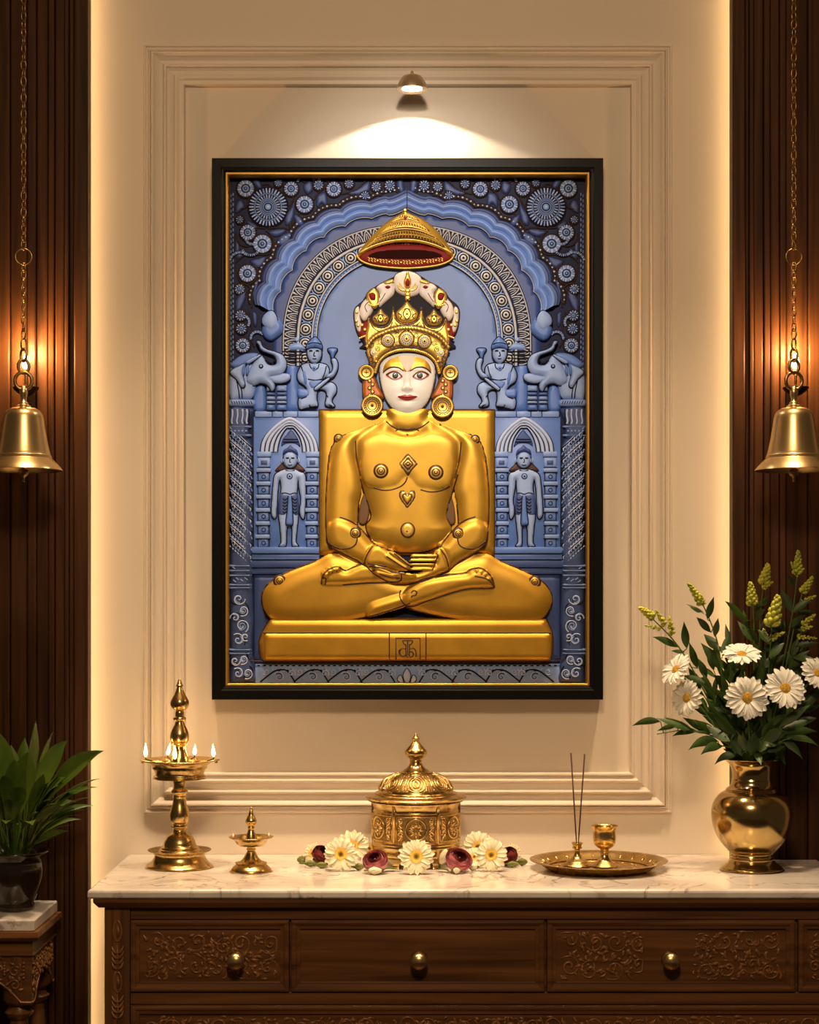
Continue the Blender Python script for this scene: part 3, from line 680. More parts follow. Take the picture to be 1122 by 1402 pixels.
for (ax, ay), (b_x, by_), lab in (((782.2, 1031), (789.9, 1160), 'thin brown incense stick in the holder, leaning away from the goblet'), ((800.9, 1032.5), (792.2, 1160), 'thin brown incense stick in the holder, leaning over towards the goblet')):
    a, b = W(ax, ay, HYy), W(b_x, by_, HYy); a.z += dzh; b.z = pz(1157, HYy) + dzh + .0012
    o = MB().tube([b, b + (a - b) * .12, a], lambda t: .0008 if t < .2 else .00135, 8).build('incense_stick', M['incense'], None, org=b)
    tag(o, lab, 'incense', 'incense sticks in the brass holder')

# ------------------------------------------------------------------ vase and bouquet
VY = -.195; vx = px_x(1029.9, VY); sv = S(VY)
vase = thing('flower_vase', (vx, VY, ZC), 'round bellied brass vase with flared neck holding white daisies and greenery', 'vase')
dz = ON - pz(1190.7, VY)
vp = [(0, 1190.7), (41, 1190.7), (42.2, 1189.4), (41.6, 1187.6), (38, 1185), (33.6, 1181.4), (31, 1178.4), (30.2, 1176.6), (30.8, 1175.2), (28.8, 1173.8), (28.4, 1172.6), (29.6, 1171.4), (28.8, 1169.6), (29.6, 1167.4), (37.4, 1159.4), (46.4, 1147.4), (52.6, 1132), (55, 1116), (54, 1105), (50.6, 1096), (43.6, 1087.4), (36.6, 1083.6), (35.2, 1083), (35.6, 1081.6), (34.4, 1081), (34.8, 1079.6), (32.4, 1078.4), (28.6, 1074), (26.9, 1068), (26.6, 1060), (28, 1052), (31.6, 1045.6), (37, 1041.2), (40, 1039.8), (39.4, 1039), (36, 1040.6), (30.6, 1045.8), (26.6, 1053), (25.4, 1062), (25.6, 1070), (0, 1072)]
part(vp, (vx, VY), VY, 'body', M['vase'], vase, dz=dz, seg=96, n=3)

def daisy_head(c, n, r, np_, seed, cup=.16, mats=('petal', 'yolk'), root=None, rc=.26, eye=0, wd=.125):
    """Petals and disc about the centre c facing n."""
    rnd = random.Random(seed); n = Vector(n).normalized(); c = Vector(c)
    u = n.cross(Vector((0, 0, 1))); u = u if u.length > .1 else Vector((1, 0, 0)); u.normalize(); v = n.cross(u)
    mb = MB()
    for layer in range(2):
        for k in range(np_):
            a = 6.2832 * (k + .5 * layer) / np_ + rnd.uniform(-.06, .06)
            L = r * (rnd.uniform(.93, 1.03) if layer == 0 else rnd.uniform(.84, .95)); wp = r * wd * rnd.uniform(.9, 1.12)
            d = u * math.cos(a) + v * math.sin(a); sd = n.cross(d); lift = cup * rnd.uniform(.5, 1.4) + layer * .05
            vs = []; m = 6
            for i in range(m + 1):
                t = i / m; q = .14 + .86 * t
                wf = wp * (.38 + .62 * math.sin(min(1, t * 1.5) * 1.57)) * (1 if t < .82 else math.sqrt(max(.05, 1 - ((t - .82) / .185) ** 2)))
                h = L * (lift * math.sin(t * 2.2) * .8 - .10 * t * t * rnd.uniform(.2, 1)) + layer * .0008
                for e in (-1, -.45, 0, .45, 1):
                    notch = -.03 * L * (1 if t == 1 and abs(e) < .2 else 0)
                    vs.append(c + d * (L * q + notch) + sd * (e * wf) + n * (h + wf * .28 * (abs(e) - .3) - (wf * .10 if abs(e) == .45 else 0)))
            mb.add(vs, [(5 * i + k2, 5 * i + k2 + 1, 5 * i + 6 + k2, 5 * i + 5 + k2) for i in range(m) for k2 in range(4)])
    mb.build('petals', M[mats[0]], root)
    def dome(rad, h, z0, mname, nm, bumps):
        mb = MB(); seg = 28; vs = []
        for i in range(7):
            a = i / 6 * 1.5708; 
            for k in range(seg):
                b = 6.2832 * k / seg; vs.append(c + (u * math.cos(b) + v * math.sin(b)) * (rad * math.cos(a)) + n * (z0 + h * math.sin(a)))
        mb.add(vs, [(i * seg + k, i * seg + (k + 1) % seg, (i + 1) * seg + (k + 1) % seg, (i + 1) * seg + k) for i in range(6) for k in range(seg)])
        for j in range(bumps):
            rr_ = rad * .96 * math.sqrt((j + .5) / bumps); b = j * 2.39996
            zz = z0 + h * math.sqrt(max(0, 1 - (rr_ / rad) ** 2))
            mb.ball(c + (u * math.cos(b) + v * math.sin(b)) * rr_ + n * zz, rad * .085, 6, 4)
        mb.build(nm, M[mname], root)
    dome(r * rc, r * .11, r * .02, mats[1], 'disc', 70)
    if eye:
        mb = MB()
        for k in range(26):
            a = 6.2832 * k / 26; d = u * math.cos(a) + v * math.sin(a); sd = n.cross(d); L = r * rnd.uniform(.36, .46); vs = []
            for i in range(4):
                t = i / 3
                for e in (-1, 0, 1): vs.append(c + d * (r * .18 + (L - r * .18) * t) + sd * e * r * .035 * (1 - .75 * t * t) + n * (r * (.11 + .05 * t)))
            mb.add(vs, [(3 * i + k2, 3 * i + k2 + 1, 3 * i + 4 + k2, 3 * i + 3 + k2) for i in range(3) for k2 in range(2)])
        mb.build('inner_petals', M['floret'], root)
    if eye: dome(r * eye, r * .05, r * .115, 'eye', 'disc_eye', 24)
    return n

mouth = W(1030, 1044, VY); mouth.z = pz(1044, VY) + dz
def stem_path(end, y_end, k, via=None, r=14):
    """From inside the neck, over the rim, to a point of the photograph at depth y_end."""
    rnd = random.Random(k); a = rnd.uniform(0, 6.28)
    e = W(end[0], end[1], y_end)
    dx = max(-1, min(1, (end[0] - 1030) / 120)); dy = max(-1, min(1, (y_end - VY) / .09))
    b = Vector((vx + dx * 15 * sv + math.cos(a) * 4 * sv, VY + dy * 15 * sv + math.sin(a) * 4 * sv, mouth.z - .002))
    low = Vector((vx + math.cos(a) * 7 * sv, VY + math.sin(a) * 7 * sv, mouth.z - .045))
    pts = [low, b]
    for p in (via or []): pts.append(W(p[0], p[1], p[2]))
    pts.append(e)
    return [Vector(q) for q in crom(pts, 8)]
DA = [((1023.5, 955.6), -.275, (-.05, -.95, .16), 31.5, 'large white daisy facing forward just above the vase mouth, lowest of the bouquet', 1),
      ((1075.4, 942.8), -.265, (.14, -.86, .34), 31, 'white daisy partly tucked behind the large front daisy, leaning towards the slatted wood', 2),
      ((1016, 896.5), -.235, (-.04, -.50, .86), 28, 'white daisy tipped upward, topmost of the bouquet and seen nearly edge on', 3),
      ((926.6, 917), -.215, (-.66, -.42, .52), 26, 'white daisy facing away to the wall moulding beneath the drooping bud sprig', 4),
      ((941.8, 956), -.225, (-.70, -.62, .16), 27, 'white daisy low at the wall side of the bouquet, just beneath another sideways daisy', 5),
      ((1119, 922), -.225, (.30, -.80, .42), 25, 'white daisy cut off by the photo edge, standing before the slatted wood', 6)]
for (px, py), y, n, r, lab, k in DA:
    c = W(px, py, y); nn = Vector(n).normalized()
    t = thing('daisy', (c.x, c.y, mouth.z), lab, 'flower', 'white daisies in the brass vase')
    daisy_head(c, nn, r * S(y), 17, k, root=t)
    st = stem_path((px, py), y, 100 + k)
    endp = c - nn * .004; st = st[:-4]; st += bez(st[-1], c - nn * .035, endp, 6)[1:]
    MB().tube(st, .0016, 8).build('stem', M['stem'], t)
    MB().lathe([(0, -.006), (.004, -.005), (.0075, 0), (.004, .0015), (0, .001)], (0, 0), 14).build('calyx', M['stem'], t, org=(0, 0, 0)).matrix_local = Matrix.Translation(c - nn * .0015 - t.location) @ nn.to_track_quat('Z', 'Y').to_matrix().to_4x4()

def spike_mesh(mb, a, b, r, rnd, nb=26):
    """Tapering spike of scale-like buds from a (foot) to b (tip)."""
    ax = b - a; L = ax.length; t = ax.normalized(); u = t.cross(Vector((0, 1, 0))).normalized(); v = t.cross(u)
    for j in range(nb):
        q = j / (nb - 1); ang = j * 2.39996
        rr_ = r * (math.sin(math.pi * min(1, .22 + .78 * q) ** .9) * .9 + .10) * (1 - .35 * q)
        d = u * math.cos(ang) + v * math.sin(ang)
        p0 = a + ax * (q * .93); p1 = p0 + (t * .9 + d * (1.0 - .6 * q)).normalized() * (r * 1.45 * (1 - .45 * q))
        wd = r * .42 * (1 - .35 * q)
        mb.tube([p0 + d * rr_ * .1, p0 + (p1 - p0) * .35 + d * rr_ * .22, p0 + (p1 - p0) * .75 + d * rr_ * .22, p1], lambda s_: wd * (.45 + .75 * math.sin(math.pi * min(.96, s_ * .9 + .08))), 6)
def lf(mb, a, b, y0, y1, wd, bend, facing=(0.1, -.9, .3), fold=.2):
    p, q = W(a[0], a[1], y0), W(b[0], b[1], y1)
    mid = (p + q) / 2 + Vector((0, rnd.uniform(-.006, .006), bend * sv))
    t = (q - p).normalized(); side = t.cross(Vector(facing)).normalized()
    blade(mb, p, mid, q, wd * sv, side, fold, 0.0, 9, .42)
GREEN = [
 # end, depth, via, spikes [(foot),(tip),r], leaves [(base),(tip),w,bend], label
 ((893, 846), -.20, [(985, 985, -.20), (935, 893, -.20)], [((896, 846), (876.5, 832), 5.5), ((911, 856), (899, 836), 4.2), ((921, 869), (917, 845), 4.5), ((904, 861), (883, 856), 3)],
  [((930, 886), (894, 872), 5.5, 4), ((941, 888), (937, 851), 6, 0), ((938, 893), (919, 891), 3, 1), ((956, 915), (944, 879), 6, 0), ((966, 935), (935, 925), 5, 2)], 'bud sprig arching out over the wall moulding, its tip pale green'),
 ((957, 815), -.21, [(995, 975, -.205), (983, 880, -.21)], [((962, 827), (943.5, 799), 5.5), ((964, 828), (960, 815), 3.5)],
  [((969, 848), (978, 817), 5, 0), ((966, 842), (940, 827), 4.5, 3), ((974, 866), (954, 845), 5, 2), ((979, 872), (984, 846), 4.5, 0), ((985, 890), (964, 868), 6.5, 2), ((990, 900), (1001, 864), 6, 0), ((991, 915), (960, 880), 8, 0)], 'bud sprig standing upright before the glowing wall edge, between moulding and wood'),
 ((1032, 830), -.185, [(1033, 960, -.19), (1033, 870, -.188)], [((1031, 829), (1028.5, 799), 7)],
  [((1022, 850), (993, 823), 6, 4), ((1034, 838), (1054, 816), 4, 3), ((1033, 850), (1049, 833), 4, 3), ((1024, 862), (1018, 834), 4, 0), ((1034, 880), (1010, 850), 6, 2)], 'short bud spike on the wood beside the glowing edge, lower of the two neighbours there'),
 ((1046, 802), -.175, [(1042, 960, -.185), (1041, 860, -.178)], [((1046, 800), (1052, 774), 7), ((1045, 806), (1058, 797), 3.5)],
  [((1042, 830), (1052, 822), 4, 2), ((1040, 860), (1058, 843), 5, 3), ((1039, 880), (1026, 856), 5, 0)], 'slim bud spike second highest in the bouquet, before the slatted wood'),
 ((1057, 858), -.225, [(1050, 960, -.21)], [((1057, 858), (1066, 818), 9.5)],
  [((1056, 866), (1075, 850), 5, 3), ((1053, 880), (1038, 862), 5, 2), ((1053, 900), (1075, 880), 6, 3)], 'fullest and palest bud spike, in the middle of the bouquet above the daisies'),
 ((1092, 790), -.18, [(1062, 960, -.19), (1084, 850, -.182)], [((1092, 787), (1094, 755), 6), ((1090, 783), (1084, 770), 3), ((1093, 785), (1101, 779), 3)],
  [((1087, 803), (1079, 786), 3, 0), ((1085, 838), (1070, 806), 6, 0), ((1084, 840), (1112, 820), 5, 4), ((1080, 860), (1103, 842), 5, 3), ((1078, 870), (1064, 838), 6, 0)], 'tallest bud spike of the bouquet, rising before the slatted wood'),
 ((1099, 812), -.16, [(1066, 960, -.18), (1090, 850, -.165)], [((1099, 812), (1113, 791), 5.5), ((1103, 823), (1117, 816), 3.5)],
  [((1092, 840), (1118, 838), 4, 3), ((1088, 855), (1108, 868), 5, 3)], 'nodding bud spike leaning out to the photo edge under the tallest one'),
 ((1100, 858), -.20, [(1070, 960, -.19), (1090, 890, -.195)], [((1100, 856), (1116, 842), 4.5), ((1098, 862), (1112, 858), 3.5), ((1092, 872), (1119, 874), 3.5)],
  [((1090, 885), (1122, 880), 5, 3), ((1085, 900), (1118, 905), 5, 4), ((1080, 915), (1110, 890), 6, 3)], 'loose sprig of small buds above the two daisies at the photo edge'),
 ((1050, 876), -.205, [(1043, 960, -.20)], [((1050, 876), (1046, 862), 4), ((1056, 874), (1074, 866), 4), ((1050, 880), (1064, 874), 3)],
  [((1048, 890), (1066, 880), 5, 2), ((1046, 900), (1030, 880), 6, 2), ((1045, 915), (1064, 895), 6, 2)], 'short tuft of yellow buds under the fullest spike'),
 ((900, 1005), -.23, [(1000, 1020, -.22), (950, 1000, -.225)], [],
  [((905, 985 + 3), (866, 994), 5, 7), ((945, 1000), (898, 983), 5, 3), ((928, 994), (900, 1001), 3.5, 3), ((950, 1000), (910, 982), 5, 1), ((972, 1002), (935, 982), 5.5, 0), ((964, 998), (950, 986), 4, 0), ((956, 1001), (921, 1008), 4.5, 6), ((985, 1004), (951, 985), 6, -1), ((975, 1003), (948, 1002), 2.5, 1)], 'drooping leafy branch without buds, reaching low across the wall moulding'),
 ((975, 1020), -.245, [(1005, 1025, -.235)], [],
  [((984, 1015), (943, 1027), 7, 12), ((990, 1022), (960, 1033.5), 6.5, 11), ((1008, 1036), (979, 1047), 5.5, 13), ((1000, 1015), (965, 990), 7, -2), ((1005, 1005), (975, 972), 7, -2)], 'tuft of curved leaves hanging over the vase lip on the wall side'),
 ((1085, 1010), -.24, [(1060, 1020, -.23)], [],
  [((1075, 1010), (1122, 1022), 6, 13), ((1072, 1015), (1100, 1040), 6, 12), ((1060, 1025), (1077, 1049), 5, 9), ((1070, 1000), (1118, 985), 6, 3), ((1068, 995), (1110, 965), 7, 3), ((1075, 1005), (1120, 1002), 6, 6)], 'tuft of curved leaves spilling from the vase lip on the wood side'),
 ((1030, 1000), -.265, [(1032, 1025, -.24)], [],
  [((1035, 1030), (1043, 1048), 5, 6), ((1050, 1022), (1068, 1010), 8, 4), ((1048, 1018), (1072, 998), 8, 5), ((1040, 1030), (1052, 1001), 8, -1), ((1022, 1030), (1012, 1004), 7, 0), ((1030, 1034), (1034, 1002), 9, 0), ((1045, 1012), (1060, 986), 7, 2), ((1015, 1034), (1000, 1012), 6, 3), ((1052, 1030), (1076, 1022), 6, 6)], 'broad dark leaves gathered just above the vase mouth'),
]
rnd = random.Random(77)
for (end, y, via, spikes, leaves, lab) in GREEN:
    t = thing('foliage_stem', (W(end[0], end[1], y).x, y, mouth.z), lab, 'greenery', 'green sprigs in the brass vase')
    st = stem_path(end, y, int(end[0] * 7 + end[1]), via)
    MB().tube(st, lambda q: .0022 - .0012 * q, 7).build('stem', M['stem'], t)
    for f_, tp, r in spikes:
        a, b = W(f_[0], f_[1], y), W(tp[0], tp[1], y - .01)
        mb = MB(); spike_mesh(mb, a, b, r * sv, rnd, 30 if r > 5 else 16)
        near = min(st, key=lambda q: (q - a).length); mb.tube([near, (near + a) / 2 + Vector((0, 0, -.002)), a, a + (b - a) * .8], .0011, 6)
        mb.build('bud_spike', M['spike'], t)
    for a, b, wd, bend in leaves:
        mb = MB(); lf(mb, a, b, y + rnd.uniform(-.012, .012), y + rnd.uniform(-.03, .02), wd, bend, (rnd.uniform(-.5, .5), -.8, rnd.uniform(0, .5)))
        pa = W(a[0], a[1], y); near = min(st, key=lambda q: (q - pa).length)
        if (near - pa).length > .004: mb.tube([near, pa], .0009, 5)
        mb.build('leaf', M['leafd'], t)
# dense filler sprays in the heart of the bouquet
FILL = [
 ([((1005, 925), -.17), ((1020, 920), -.18), ((1000, 890), -.155)], 'leafy spray behind the topmost daisy that is tipped upward'),
 ([((985, 905), -.17), ((990, 930), -.19), ((978, 918), -.18), ((998, 912), -.19)], 'leafy spray before the glowing wall edge, beside the topmost daisy'),
 ([((975, 950), -.205), ((960, 945), -.185), ((970, 975), -.19), ((982, 965), -.20), ((968, 930), -.19)], 'leafy spray behind the two sideways daisies on the wall side'),
 ([((985, 985), -.225), ((1010, 985), -.235), ((995, 1005), -.235)], 'leafy spray low over the vase mouth on the wall side'),
 ([((1000, 960), -.225), ((1005, 945), -.19), ((995, 975), -.21)], 'leafy spray tucked between the sideways daisies and the large front daisy'),
 ([((1045, 915), -.17), ((1050, 905), -.15)], 'leafy spray between the topmost daisy and the tilted daisy by the slatted wood'),
 ([((1065, 905), -.16), ((1068, 880), -.15), ((1062, 892), -.18)], 'leafy spray under the fullest bud spike, against the slatted wood'),
 ([((1085, 900), -.17), ((1090, 915), -.15)], 'leafy spray between the loose bud sprig and the tilted daisy'),
 ([((1055, 985), -.235), ((1060, 1005), -.225), ((1075, 985), -.21)], 'leafy spray low over the vase mouth on the slatted wood side'),
 ([((1080, 960), -.19), ((1105, 945), -.16)], 'leafy spray beneath the daisy cut off by the photo edge'),
 ([((1095, 930), -.175), ((1100, 975), -.20), ((1112, 960), -.18)], 'leafy spray at the photo edge, between the tilted daisy and the hanging leaves'),
 ([((1040, 940), -.21), ((1060, 935), -.17), ((1030, 985), -.215), ((1020, 970), -.22)], 'leafy spray directly behind the large front daisy'),
]
for i, (ends, lab) in enumerate(FILL):
    t = thing('foliage_stem', (W(ends[0][0][0], ends[0][0][1], ends[0][1]).x, ends[0][1], mouth.z), lab, 'greenery', 'leafy sprays in the brass vase')
    for e_i, (end, y) in enumerate(ends):
        st = stem_path(end, y, 500 + 7 * i)
        MB().tube(st, lambda q: .0018 - .0010 * q, 6).build('stem', M['stem'], t)
        mb = MB(); n = 13
        for k in range(n):
            q = .40 + .6 * k / (n - 1); p = st[min(len(st) - 1, int(q * (len(st) - 1)))]; sg = -1 if k % 2 else 1
            d = (st[-1] - st[6]).normalized(); sdv = Vector((d.z, 0, -d.x)) * sg
            L = rnd.uniform(.035, .055)
            tip = p + d * L * rnd.uniform(.55, .95) + sdv * L * rnd.uniform(.25, .6) + Vector((0, rnd.uniform(-.02, .012), 0))
            if k == n - 1: tip = p + d * L
            fc = Vector((rnd.uniform(-.4, .4), -.8, rnd.uniform(0, .5))); tt = (tip - p).normalized()
            blade(mb, p, (p + tip) / 2 + Vector((0, -.004, .004)), tip, rnd.uniform(.0045, .0078), tt.cross(fc).normalized(), .2, 0, 8, .42)
        mb.build('leaves', M['leafd'], t)

# ------------------------------------------------------------------ flowers laid round the brass box
def on(px, py, lift=0.0):
    """Point on the counter seen at (px, py), raised by lift."""
    d = (EZ - ZC) * F / (py - HY); y = d - D0
    return Vector(((px - CX) * d / F, y, ZC + lift))
def lay(px, py, foot_py): 
    """Point seen at (px, py) standing above the counter point of row foot_py."""
    y = (EZ - ZC) * F / (foot_py - HY) - D0
    return W(px, py, y)
def ground(root_parts):
    lo = 9
    for o in root_parts:
        for v in o.data.vertices: lo = min(lo, (o.matrix_local @ v.co).z)
    return lo
def settle(t):
    """Lower or raise a thing until its lowest vertex just rests on the counter."""
    lo = ground([c for c in t.children if c.type == 'MESH']); t.location.z = ON - lo
CD = [((570.4, 1179), 1197, (0, -.93, .30), 25.5, .11, 'cream daisy in front of the brass box, midway between the two mauve roses'),
      ((467, 1177), 1193, (.05, -.93, .30), 24.5, .11, 'cream daisy lying frontmost on the oil-lamp side, between a maroon rose and a mauve rose'),
      ((483, 1157), 1186, (-.04, -.9, .36), 24, .13, 'cream daisy with dark eye, propped upright behind the front one on the oil-lamp side'),
      ((673, 1178), 1193, (-.06, -.93, .30), 23.5, .11, 'cream daisy lying frontmost on the tray side, next to a mauve rose'),
      ((655, 1158), 1186, (-.05, -.9, .36), 24, .14, 'cream daisy with dark eye, propped upright behind the front one on the tray side'),
      ((429, 1168), 1184, (-.55, -.75, .3), 16, .0, 'small cream daisy half hidden behind the maroon rose on the oil-lamp side'),
      ((505, 1160), 1184, (.35, -.8, .5), 18, .0, 'cream daisy turned aside against the box wall on the oil-lamp side'),
      ((637, 1160), 1183, (-.3, -.8, .5), 15, .0, 'small cream daisy tucked against the box wall on the tray side'),
      ((650, 1172), 1188, (-.1, -.8, .6), 16, .0, 'half open cream daisy between the mauve rose and two daisies on the tray side'),
      ((703, 1166), 1183, (.55, -.75, .3), 14, .0, 'small cream daisy half hidden behind the maroon rose on the tray side')]
for k, ((px, py), fp, n, r, eye, lab) in enumerate(CD):
    c = lay(px, py, fp); t = thing('daisy', (c.x, c.y, ZC), lab, 'flower', 'cream daisies laid round the brass box')
    nn = Vector(n).normalized()
    daisy_head(c, nn, r * S(c.y), 15, 40 + k, .14, ('petalc', 'yolk'), t, .27, eye or .10, .135)
    e = c - nn * .028; e.z = ZC + .004
    MB().tube(bez(c - nn * .002, c - nn * .016, e, 6), .0016, 7).build('stem', M['stem'], t)
    bpy.context.view_layer.update(); settle(t)

def rose(px, py, fp, r, n, mname, heart, lab, seed):
    c = lay(px, py, fp); t = thing('rose', (c.x, c.y, ZC), lab, 'flower', 'roses laid round the brass box')
    rnd = random.Random(seed); R = r * S(c.y); n = Vector(n).normalized()
    u = n.cross(Vector((0, 0, 1))).normalized(); v = n.cross(u)
    def layer(mb, R_, a0, span, lo, hi, flare, sq=1):
        m, q = 10, 8; vs = []
        for i in range(m + 1):
            s_ = i / m; a = a0 + span * (s_ - .5)
            for j in range(q + 1):
                tt = j / q; ph = lo + (hi - lo) * tt * (1 - .14 * abs(2 * s_ - 1) ** 3)
                rr_ = R_ * math.sin(ph) * (1 + flare * tt ** 4) * (1 + .02 * math.sin(9 * a + R_ * 900)); h = -R_ * math.cos(ph) * .95
                vs.append(c + (u * math.cos(a) + v * math.sin(a)) * rr_ + n * h)
        mb.add(vs, [(i * (q + 1) + j, (i + 1) * (q + 1) + j, (i + 1) * (q + 1) + j + 1, i * (q + 1) + j + 1) for i in range(m) for j in range(q)])
    mb = MB()
    for L, (f_, np_) in enumerate(((1.0, 5), (.90, 5), (.80, 4), (.69, 4))):
        for k in range(np_): layer(mb, R * f_ * rnd.uniform(.97, 1.02), 6.2832 * k / np_ + L * .7 + rnd.uniform(-.1, .1), 6.2832 / np_ * 1.45, .12, 1.72 + .15 * L + rnd.uniform(-.08, .08), .05)
    mb.build('petals', M[mname], t)
    mb = MB()
    for L, f_ in enumerate((.57, .46, .35, .24, .14)):
        for k in range(3): layer(mb, R * f_, 6.2832 * k / 3 + L * .9, 2.9, .3, 2.25 + .04 * L, .02)
    mb.ball(c + n * R * .12, R * .10, 8, 6)
    mb.build('heart', M[heart], t)
    mb = MB()
    for k in range(5):
        a = 6.2832 * k / 5; d = u * math.cos(a) + v * math.sin(a)
        p0 = c - n * R * 1.0; p1 = c - n * R * .95 + d * R * .75; p2 = c - n * R * .35 + d * R * 1.02
        blade(mb, p0, p1, p2, R * .26, n.cross(d), .2, 0, 7)
    mb.build('sepals', M['bud'], t)
    bpy.context.view_layer.update(); settle(t)
rose(514, 1182, 1196, 17.3, (-.22, -.62, .75), 'rose', 'rosed', 'mauve rose with dark coiled heart, in front of the box on the oil-lamp side', 1)
rose(629, 1182, 1195, 18, (.22, -.64, .74), 'rose', 'rosed', 'mauve rose with deep red heart, in front of the box on the tray side', 2)
rose(443, 1170, 1186, 15, (.30, -.50, .62), 'rosed', 'rosed', 'maroon rose at the far end of the flowers on the oil-lamp side', 3)
rose(695, 1168, 1186, 14, (-.35, -.52, .60), 'rosed', 'rosed', 'maroon rose at the far end of the flowers on the tray side', 4)

def small_bud(px, py, L, r, ang, mname, lab, name='flower_bud', cat='bud', group='loose buds on the counter', lift=0.0):
    c = on(px, py); c.z = ON; rnd = random.Random(int(px * 3 + py))
    t = thing(name, c, lab, cat, group); d = Vector((math.cos(ang), -.25 * math.sin(ang), 0)).normalized(); s_ = S(c.y)
    L *= s_; r *= s_; up = Vector((0, 0, 1))
    if lift: d = (d + up * lift).normalized()
    a = c + up * r * .9 - d * L * .5; mb = MB()
    if lift: a = c + up * r * .9
    mb.tube([a + d * L * q for q in [i / 10 for i in range(11)]], lambda q: r * (.12 + .88 * math.sin(math.pi * min(.95, .08 + q * .88)) ** .8), 12)
    for k in range(7):
        an = k * .9; sd = Vector((-d.y, d.x, 0)); e = sd * math.cos(an) + d.cross(sd) * math.sin(an)
        mb.tube([a + d * L * .08 + e * r * .45, a + d * L * .40 + e * r * .92, a + d * L * .75 + e * r * .66, a + d * L * .98 + e * r * .15], lambda q: r * .26 * math.sin(math.pi * min(.95, .1 + q)), 6)
    mb.build('petals', M[mname], t)
    MB().tube([a + d * L * .12, a - d * L * .08, a - d * L * .35 + (up * 0 if not lift else Vector())], r * .22, 6).build('stalk', M['stem'], t)
    bpy.context.view_layer.update(); settle(t)
small_bud(413, 1183, 12, 5, 2.9, 'bud', 'round green bud lying outermost on the oil-lamp side of the flowers')
small_bud(427, 1187, 20, 4, .25, 'bud', 'long green bud lying just inside the outermost bud on the oil-lamp side')
small_bud(441, 1189, 14, 4, .2, 'bud', 'yellow-green bud lying beneath the maroon rose on the oil-lamp side')
small_bud(514, 1198, 18, 5, .35, 'petalc', 'white bud lying in front of the mauve rose on the oil-lamp side')
small_bud(626, 1197, 10, 4.5, .3, 'petalc', 'small pale bud lying in front of the mauve rose on the tray side')
small_bud(648, 1193, 12, 5, .2, 'petalc', 'pale bud lying between the mauve rose and the front daisy on the tray side')
small_bud(604, 1190, 22, 6, 1.3, 'petalc', 'upright cream bud standing against the box beside the mauve rose', lift=2.0)
small_bud(703, 1188, 16, 4, .1, 'bud', 'yellow-green bud lying beneath the maroon rose on the tray side')
small_bud(716, 1186, 13, 5, .1, 'bud', 'leafy green bud lying outermost on the tray side, next to the tray')
small_bud(492, 1192, 14, 4.5, .3, 'bud', 'green bud lying between the front daisy and the mauve rose on the oil-lamp side')
for px, py, L, ang, lab in ((535, 1193, 34, .1, 'dark green leaf lying between a mauve rose and the middle daisy'), (606, 1194, 26, 2.6, 'green leaf lying between the middle daisy and the mauve rose on the tray side'),
                            (652, 1186, 28, .4, 'dark leaf lying under the daisies on the tray side'), (487, 1188, 30, 2.9, 'green leaf lying under the daisies on the oil-lamp side'), (453, 1191, 22, 3.3, 'yellow-green leaf lying beneath the front daisy on the oil-lamp side')):
    c = on(px, py); s_ = S(c.y); d = Vector((math.cos(ang), .4 * math.sin(ang), 0)) * L * s_ * .5
    mb = MB(); a, b = c - d + Vector((0, 0, .002)), c + d + Vector((0, 0, .0025))
    blade(mb, a, c + Vector((0, 0, .010)), b, L * s_ * .22, Vector((-d.y, d.x, 0)).normalized(), .2, 0, 8)
    o = mb.build('loose_leaf', M['bud' if 'yellow' in lab else 'leaf'], None, org=c); tag(o, lab, 'leaf', 'loose leaves among the flowers')
    lo = min(v.co.z for v in o.data.vertices); o.location.z = ON - lo

